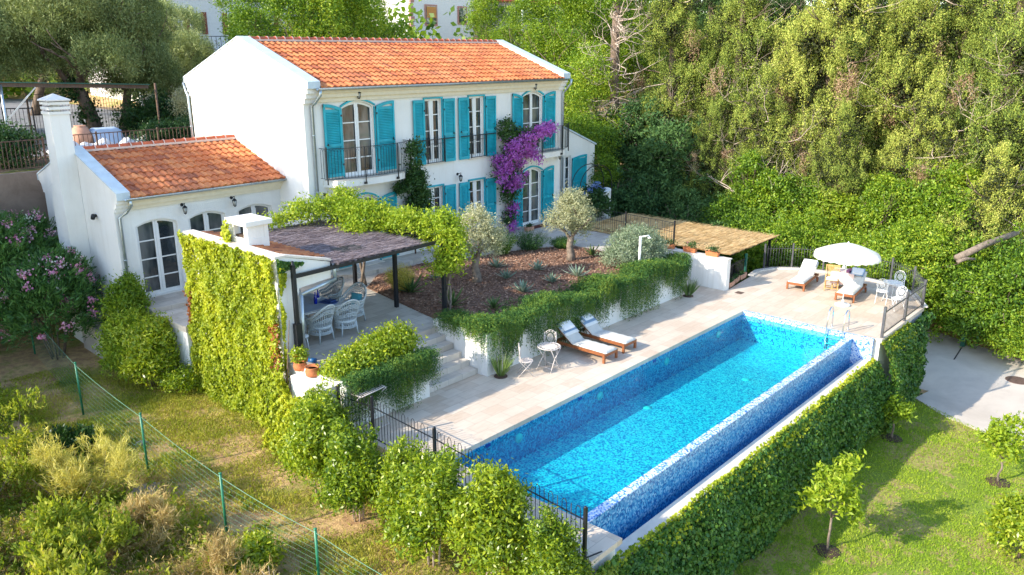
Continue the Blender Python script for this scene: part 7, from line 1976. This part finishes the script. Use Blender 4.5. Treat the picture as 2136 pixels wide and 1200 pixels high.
        MB().lathe([(0.34, 0.004), (0.3, 0.03), (0.05, 0.05)], 18).build('soil_ring', M['soil'], t)
    citrus(51, 2.5, 0.78, 130, (18.72, 5.95, -3.19), 'bright young citrus tree with a crooked trunk in the middle of the lawn', 0, 0.08); citrus(52, 1.95, 0.72, 110, (25.45, 3.5, -3.19), 'young citrus tree beside the edge of the driveway', 1, 0.03); citrus(53, 1.5, 0.52, 80, (26.35, 6.78, -3.19), 'smallest citrus tree, in the shadow of the ivy wall', 2, 0.02)
    t = empty('bay_bush', (21.6, 2.25, -3.19), 0, 'glossy dark bush cut off by the corner of the lawn', 'bush'); crown('foliage', [(0, 0, 0.7, 0.75, 0.75, 0.7), (0.3, 0.2, 1.0, 0.5, 0.5, 0.4)], 260, 26, 0.11, 0.12, 0.05, M['f_laurel'], t); MB().tube([(0, 0, 0), (0, 0, 0.7)], 0.04, 6).build('stem', M['bark'], t)
    # old olives behind the wing
    O = {'o': broad_tree(61, 8.5, 4.3, 1700, M['f_oldolive'], 'old_olive', 'olive tree', 'old olive trees behind the low wing', 0.28, 0.13, 0.04, 'tuft', th=0.30, lean=(-0.25, 0.1), cr=0.27, nl=70), 'p': broad_tree(62, 8, 3.6, 1250, M['f_oldolive'], 'old_olive', 'olive tree', 'old olive trees behind the low wing', 0.3, 0.13, 0.04, 'tuft', th=0.24, lean=(0.35, 0.2), cr=0.27, nl=70)}
    def set_at(o, x, y, s, rz, lab): o.location = (x, y, float(ground_z(x, y)) - 0.1); o.scale = (s, s, s); o.rotation_euler = (0, 0, rz); o['label'] = lab
    set_at(O['o'], 17.6, 44.2, 1.05, 0, 'old olive with a leaning ivy-clad trunk behind the low wing'); set_at(O['p'], 18.9, 44.6, 0.95, 0, 'old olive with a dark forked trunk beside the leaning one')
    for k, x, y, s, rz, lab in (('o', 13.0, 49, 1.0, 1.9, 'old olive further along the upper road'), ('o', 25.5, 53, 0.8, 3.0, 'old olive in front of the white house arch'), ('p', 9.5, 44.5, 1.0, 2.0, 'old olive overhanging the near edge of the upper road'), ('p', 20.5, 62, 1.2, 5, 'old olive at the far end of the upper road')):
        set_at(copy_tree(O[k]), x, y, s, rz, lab)
    crown('ivy', [(-0.35, 0.1, 1.0, 0.4, 0.35, 0.9), (-0.9, 0.3, 2.2, 0.4, 0.35, 0.7)], 80, 24, 0.13, 0.12, 0.09, M['f_dark'], O['o'])
    # trees towards the sun, beyond the frame: their shade falls on the low wing and the oleanders
    for k, x, y, s, lab in (('o', 0.4, 32.4, 1.2, 'old olive standing beside the retaining wall, outside the photo'), ('p', -3.5, 34.5, 1.4, 'old olive standing on the terrace edge, outside the photo'), ('p', -2.5, 30.0, 0.9, 'old olive on the weedy bank, outside the photo')):
        set_at(copy_tree(O[k]), x, y, s, x, lab)
    H = bank_bush(71, 1.3, 1.6, 300, M['f_dark'], 0.13, 0.06); H.name = 'garden_shrub'; H['group'] = 'shrubs on the upper terrace'
    for i, (x, y, s, lab) in enumerate(((19.6, 42.0, 1.2, 'dense green shrub on the upper terrace behind the wing ridge'), (17.2, 36.6, 0.7, 'clipped shrub along the rusty railing'), (18.6, 36.9, 0.75, 'second clipped shrub along the rusty railing, nearer the villa gable'), (10.2, 35.2, 1.0, 'shrub spilling over the top of the old concrete wall'), (31.0, 63.0, 2.0, 'dark bush on the slope below the white house, nearest the garden wall'), (33.6, 62.5, 2.2, 'dark bush in the middle of the slope below the white house'), (36.5, 62.0, 2.2, 'dark bush on the slope below the white house, nearest the villa ridge'))):
        o = H if i == 0 else copy_tree(H); set_at(o, x, y, s, i, lab)
    t = empty('young_olive', (20.2, 39.5, 4.8), 0, 'pale young olive against the villa gable', 'olive tree'); crown('crown', [(0, 0, 1.6, 0.75, 0.75, 0.9)], 160, 30, 0.14, 0.1, 0.03, M['f_olive'], t); MB().tube([(0, 0, -.1), (0.05, 0, 1.2)], 0.05, 6).build('trunk', M['bark'], t)


def neighbourhood():
    t = empty('old_wall', (6, 33, 0), 0, 'old brown concrete retaining wall behind the oleanders', 'wall'); MB().box(-12, 32.85, -1.2, 16.2, 33.15, 4.78).build('wall', M['old_concrete'], t); fix_children(t)
    def iron(name, pts, h, lab, gap=0.14):
        t = empty(name, pts[0], 0, lab, 'railing'); m = MB()
        for a, b in zip(pts, pts[1:]):
            a = Vector(a); b = Vector(b)
            for z in (0.1, h): m.bar(a + Vector((0, 0, z)), b + Vector((0, 0, z)), 0.035)
            n = round((b - a).length / gap)
            for i in range(n): p = a.lerp(b, i / n); m.bar(p + Vector((0, 0, .1)), p + Vector((0, 0, h)), 0.022)
        m.build('railing', M['rusty_iron'], t)
        for p in pts: MB().bar(p, (p[0], p[1], p[2] + h + 0.08), 0.06).build('post', M['rusty_iron'], t)
        fix_children(t)
    iron('yard_railing', [(1.0, 33.3, 4.78), (4.5, 33.3, 4.78), (8.0, 33.3, 4.78), (11.2, 33.3, 4.78)], 1.1, 'rusty iron railing on top of the old concrete wall'); iron('terrace_railing', [(11.4, 35.5, 4.8), (14, 35.5, 4.8), (16.6, 35.5, 4.8), (19.5, 35.5, 4.8)], 0.95, 'rusty iron railing behind the ridge of the low wing', 0.17)
    t = empty('tall_fence', (17, 47, 4.8), 0, 'tall dark wire fence and posts behind the old olives', 'fence'); m = MB()
    for i in range(12):
        x = 15.2 + i * 0.75; 
        for z in (0.1, 1.1, 2.1): m.bar((x, 46.5, 4.8 + z), (x + 0.75, 46.5, 4.8 + z), 0.025)
        for k in range(5): m.bar((x + k * 0.15, 46.5, 4.9), (x + k * 0.15, 46.5, 6.9), 0.016)
    m.build('mesh', M['iron'], t)
    for x in (15.2, 18.2, 21.2, 24.2): MB().bar((x, 46.5, 4.7), (x, 46.5, 7.6 if x > 20 else 7.0), 0.07).build('post', M['rusty_iron'], t)
    fix_children(t)
    t = empty('open_gate', (12.8, 42.5, 4.8), 0, 'black iron gate leaf standing open beside the upper road', 'gate'); m = MB()
    for a, b in (((0, 0, 0.1), (1.1, -0.5, 0.1)), ((0, 0, 1.7), (1.1, -0.5, 1.7)), ((0, 0, 0.1), (0, 0, 1.75)), ((1.1, -.5, 0.1), (1.1, -.5, 1.75)), ((0, 0, .9), (1.1, -.5, .9))): m.bar(a, b, 0.05)
    for i in range(7): m.bar((0.15 * i, -0.068 * i, 0.1), (0.15 * i, -0.068 * i, 1.7), 0.02)
    m.build('leaf', M['iron'], t)
    t = empty('canopy_frame', (11.4, 37, 4.8), 0, 'weathered canopy frame with a long horizontal beam over the upper terrace', 'canopy')
    MB().tube([(11.25, 37.2, 4.78), (11.3, 37.2, 7.75)], 0.05, 8).build('post', M['zinc'], t); MB().tube([(18.0, 38.2, 4.78), (18.0, 38.2, 7.6)], 0.05, 8).build('post', M['rusty_iron'], t)
    MB().bar((10.4, 37.2, 7.78), (17.6, 38.2, 7.45), 0.28, 0.16).build('beam', M['darkwood'], t); MB().bar((10.4, 37.05, 7.88), (17.6, 38.05, 7.55), 0.30, 0.04).build('roof_edge', M['dark_green'], t); MB().bar((11.28, 37.2, 6.3), (12.6, 37.35, 7.6), 0.05).build('brace', M['zinc'], t)
    fix_children(t)
    t = empty('clay_jar', (14.5, 38.4, 4.83), 0, 'large terracotta jar standing on the upper terrace', 'jar'); MB().lathe([(0.2, 0), (0.42, 0.3), (0.46, 0.6), (0.3, 0.95), (0.22, 1.0), (0.26, 1.05), (0.2, 1.05)], 18).build('body', M['pink_pot'], t)
    o = pad_mesh(1.3, [(-0.5, 0.0), (-0.2, 0.7), (0.2, 0.75), (0.5, 0.0)], 0.15).build('tarpaulin', M['cloth_blue']); o.location = (15.5, 38.3, 4.85); tag(o, 'pale blue tarpaulin heaped beside the terracotta jar', 'tarpaulin')
    for i, (x, y, s, lab) in enumerate(((13.2, 36.6, 0.8, 'white crumpled sheet behind the ridge, nearest the chimney'), (14.5, 36.6, 1.0, 'white crumpled sheet behind the ridge, below the tarpaulin'), (16.4, 36.8, 1.2, 'long grey-white sheet behind the ridge, nearest the shrubs'))):
        n = 16; X, Y = np.meshgrid(np.linspace(-s, s, n), np.linspace(-0.4, 0.4, n)); Z = 0.55 * np.exp(-(X / s) ** 4 - (Y / 0.35) ** 4) * (0.8 + 0.35 * np.sin(X * 7 + Y * 5) * np.cos(Y * 9)); k = np.arange(n - 1)[None, :] + np.arange(n - 1)[:, None] * n
        o = raw_mesh('plastic_sheet', np.stack([X, Y, Z], -1).reshape(-1, 3), np.stack([k, k + 1, k + n + 1, k + n], -1).reshape(-1, 4), M['pillow']); o.location = (x, y, 4.82); tag(o, lab, 'sheet', 'plastic sheets on the upper terrace')
    # parked motorbike-like black bicycle by the railing
    t = empty('bicycle', (10.6, 34.4, 4.8), 0.4, 'black bicycle leaning by the rusty railing', 'bicycle')
    for x in (-0.5, 0.5):
        MB().tube([(x + 0.33 * math.cos(a), 0, 0.34 + 0.33 * math.sin(a)) for a in np.linspace(0, 2 * PI, 21)], 0.02, 6, False).build('wheel', M['iron'], t)
    m = MB()
    for a, b in (((-0.5, 0, .34), (-.05, 0, .3)), ((-.5, 0, .34), (-.2, 0, .82)), ((-.05, 0, .3), (-.2, 0, .82)), ((-.05, 0, .3), (.38, 0, .78)), ((-.2, 0, .75), (.38, 0, .78)), ((.5, 0, .34), (.36, 0, 1.0)), ((.36, -.25, 1.0), (.36, .25, 1.0))): m.tube([a, b], 0.018, 6)
    m.build('frame', M['iron'], t); MB().box(-0.34, -.06, .84, -.1, .06, .89).build('saddle', M['iron'], t)
    for x in (18.85, 19.2):
        o = MB().tube([(x, 33.6, 4.7), (x, 33.6, 7.3)], 0.045 if x < 19 else 0.02, 8).build('pole', M['bright_metal'] if x < 19 else M['iron']); tag(o, 'white pole standing against the villa gable' if x < 19 else 'thin dark pole beside the white one at the villa gable', 'pole')
    # white house up the hill
    def win(par, x, y, z, w, h, mat, shutters=None, name='window'):
        f = MB().box(x, y - 0.06, z, x + w, y - .002, z + h).build(name, M['white_paint'], par); MB().box(x + 0.07, y - 0.075, z + 0.07, x + w - 0.07, y - 0.061, z + h - 0.07).build('pane', mat, f)
        if shutters:
            for sx in (-1, 1):
                xa = x - w * 0.5 if sx < 0 else x + w; MB().box(xa, y - 0.07, z - 0.03, xa + w * 0.5, y - .003, z + h + 0.03).build('shutter', shutters, par)
    t = empty('white_house', (37, 70, 5), 0, 'white house with brick red shutters behind the old olives', 'house')
    w = MB().box(30.0, 66, 4.5, 45, 76, 14.2).build('wall', M['beige_render'], t)
    MB().box(29.2, 64.4, 9.0, 45.8, 65.99, 9.25).build('balcony', M['render'], t)
    m = MB()
    for i in range(40): m.bar((29.4 + i * 0.41, 64.5, 9.25), (29.4 + i * 0.41, 64.5, 10.2), 0.03)
    m.bar((29.3, 64.5, 10.2), (45.7, 64.5, 10.2), 0.05); m.build('balcony_railing', M['iron'], t)
    for x in (31.2, 34.6, 38.0, 41.4): win(t, x, 66, 10.4, 1.0, 1.7, M['glass'], M['red_paint']); win(t, x, 66, 5.9, 1.0, 2.0, M['glass'], M['red_paint'])
    MB().prism([(29.5, 14.2), (45.5, 14.2), (45.5, 14.4), (37.5, 16.2), (29.5, 14.4)], 'y', 65.4, 76.5).build('roof', M['ridge'], t)
    fix_children(t)
    t = empty('garden_wall', (27, 57, 5), 0, 'white garden wall with an arched opening below the white house', 'wall'); w = MB().box(26.0, 57.4, 4.6, 31.0, 57.8, 8.2); o = w.build('wall', M['render'], t); cut(o, [opening(27.2, 28.6, 4.5, 7.2, 0.7, 57, 58.2)]); MB().box(25.8, 57.3, 8.2, 31.2, 57.9, 8.3).build('coping', M['stone'], t); fix_children(t)
    # beige house with the ochre blind
    t = empty('beige_house', (72, 80, 8), 0, 'pale house with pink corner stones and an ochre window blind above the villa roof', 'house')
    MB().box(66.6, 75, 6, 77.6, 84, 19).build('wall', M['beige_render'], t)
    m = MB()
    for i in range(26): m.box(66.55 if i % 2 else 66.5, 74.95, 6 + i * 0.5, 67.15 if i % 2 else 66.95, 75.3, 6.44 + i * 0.5)
    m.build('quoins', M['pink_stone'], t); m = MB()
    for i in range(26): m.box(77.0 if i % 2 else 77.2, 74.95, 6 + i * 0.5, 77.7, 75.3, 6.44 + i * 0.5)
    m.build('quoins', M['pink_stone'], t)
    f = MB().box(68.75, 74.9, 11.95, 70.75, 74.998, 14.35).build('window', M['pink_stone'], t); MB().box(68.95, 74.86, 12.15, 70.55, 74.899, 14.15).build('pane', M['glass'], f); MB().box(69.0, 74.83, 12.85, 70.5, 74.859, 14.1).build('blind', M['blind'], f)
    f = MB().box(74.2, 74.9, 12.2, 75.8, 74.998, 14.35).build('window', M['pink_stone'], t); MB().box(74.4, 74.86, 12.4, 75.6, 74.899, 14.15).build('pane', M['glass'], f)
    MB().prism([(66.0, 19), (78.2, 19), (78.2, 19.25), (72.1, 21), (66.0, 19.25)], 'y', 74.3, 84.6).build('roof', M['ridge'], t)
    fix_children(t)
    t = empty('white_cabinet', (58.8, 66.5, 8), 0, 'small white cabinet beside the far beige house', 'cabinet'); MB().box(-0.5, -0.3, 0, 0.5, 0.3, 2.4).build('body', M['bright_metal'], t, 0.02); MB().box(-0.55, -0.35, 2.4, 0.55, 0.35, 2.5).build('lid', M['dark_green'], t)
    o = MB().tube([(76.0, 66, 6), (76.0, 66, 16)], 0.12, 8).build('street_pole', M['bright_metal']); tag(o, 'white pole in front of the far houses', 'pole')
    t = empty('stone_house', (86, 74, 8), 0, 'stone-fronted house among trees far behind the villa roof end', 'house'); MB().box(80, 72, 5, 92, 82, 15).build('wall', M['stone'], t)
    for x in (81.5, 85, 88.5): win(t, x, 72, 10.5, 1.4, 1.6, M['glass'])
    MB().box(79.5, 70.5, 9.3, 92.5, 71.99, 9.6).build('balcony', M['render'], t); MB().prism([(79.5, 15), (92.5, 15), (92.5, 15.2), (86, 17), (79.5, 15.2)], 'y', 71.5, 82.5).build('roof', M['ridge'], t); fix_children(t)
    x, y = ray_xy(1990, 68); t = empty('far_house', (x, y, 0), 0, 'white house glimpsed through the ragged cypresses', 'house'); MB().box(-5, -3, -1, 9, 4, 10).build('wall', M['beige_render'], t)
    for k in range(4): f = MB().box(-4 + k * 3.2, -3.06, 4.0, -2.8 + k * 3.2, -3.002, 6).build('window', M['white_paint'], t); MB().box(-3.9 + k * 3.2, -3.08, 4.1, -2.9 + k * 3.2, -3.061, 5.9).build('pane', M['glass'], f)
    MB().prism([(-5.5, 10), (9.5, 10), (9.5, 10.2), (2, 12), (-5.5, 10.2)], 'y', -3.5, 4.5).build('roof', M['ridge'], t)
    # the wood that closes the view
    n = 3200; a = RNG.uniform(math.radians(10), math.radians(86), n); D = RNG.uniform(84, 150, n); x = D * np.sin(a); y = D * np.cos(a)
    k = ~((x > 60) & (x < 95) & (y > 62) & (y < 92)); x = x[k]; y = y[k]
    z = ground_z(x, y); e = np.stack([x, y, z], -1); m = 40
    c = e[:, None, :] + RNG.normal(size=(len(e), m, 3)) * np.array([1.3, 1.3, 2.2]) + np.array([0, 0, 4.0])
    P = c.reshape(-1, 3); o = leaves('far_wood', P, RNG.normal(size=P.shape), RNG.normal(size=P.shape) + np.array([-.3, -.3, .6]), 0.8, 0.5, M['f_tree']); tag(o, kind='stuff')


woods(); neighbourhood()


# ------------------------------------------------------------------ light and camera
def light():
    w = bpy.data.worlds.new('World'); S.world = w; w.use_nodes = True
    nt = w.node_tree; bg = nt.nodes['Background']
    sky = nt.nodes.new('ShaderNodeTexSky'); sky.sky_type = 'NISHITA'; sky.sun_disc = False
    elev = math.radians(29); az = math.radians(-21)         # light travels towards +x, a little towards -y
    d = Vector((math.cos(az) * math.cos(elev), math.sin(az) * math.cos(elev), -math.sin(elev)))
    sky.sun_elevation = elev; sky.sun_rotation = math.atan2(-d.x, -d.y)
    sky.air_density = 1.0; sky.dust_density = 0.6; sky.ozone_density = 1.0; sky.altitude = 50
    nt.links.new(sky.outputs[0], bg.inputs[0]); bg.inputs[1].default_value = 0.15
    s = bpy.data.lights.new('sun', 'SUN'); s.energy = 2.6; s.angle = math.radians(0.5); s.color = (1.0, 0.91, 0.76)
    o = bpy.data.objects.new('sun', s); C.objects.link(o); o.rotation_euler = d.to_track_quat('-Z', 'Y').to_euler(); o.location = (0, 20, 40)


def camera():
    cd = bpy.data.cameras.new('camera'); o = bpy.data.objects.new('camera', cd); C.objects.link(o)
    cd.sensor_width = 36; cd.lens = CAM_F / 2136 * 36; cd.clip_end = 1000; cd.clip_start = 0.1
    yaw, pitch = CAM_YAW, math.radians(16.2095); roll = math.radians(-0.0342)
    fw = Vector((math.sin(yaw) * math.cos(pitch), math.cos(yaw) * math.cos(pitch), -math.sin(pitch))); rt = Vector((math.cos(yaw), -math.sin(yaw), 0)); up = rt.cross(fw)
    r2 = rt * math.cos(roll) + up * math.sin(roll); u2 = up * math.cos(roll) - rt * math.sin(roll)
    m = Matrix((r2, u2, -fw)).transposed().to_4x4(); m.translation = Vector((0, 0, 9)); o.matrix_world = m
    S.camera = o


light(); camera()
S.render.engine = 'CYCLES'
S.view_settings.view_transform = 'Standard'; S.view_settings.look = 'None'; S.view_settings.exposure = 1.66; S.view_settings.gamma = 1.0
S.cycles.max_bounces = 6; S.cycles.diffuse_bounces = 3; S.cycles.glossy_bounces = 3; S.cycles.transmission_bounces = 4; S.cycles.transparent_max_bounces = 8
S.cycles.caustics_reflective = False; S.cycles.caustics_refractive = False
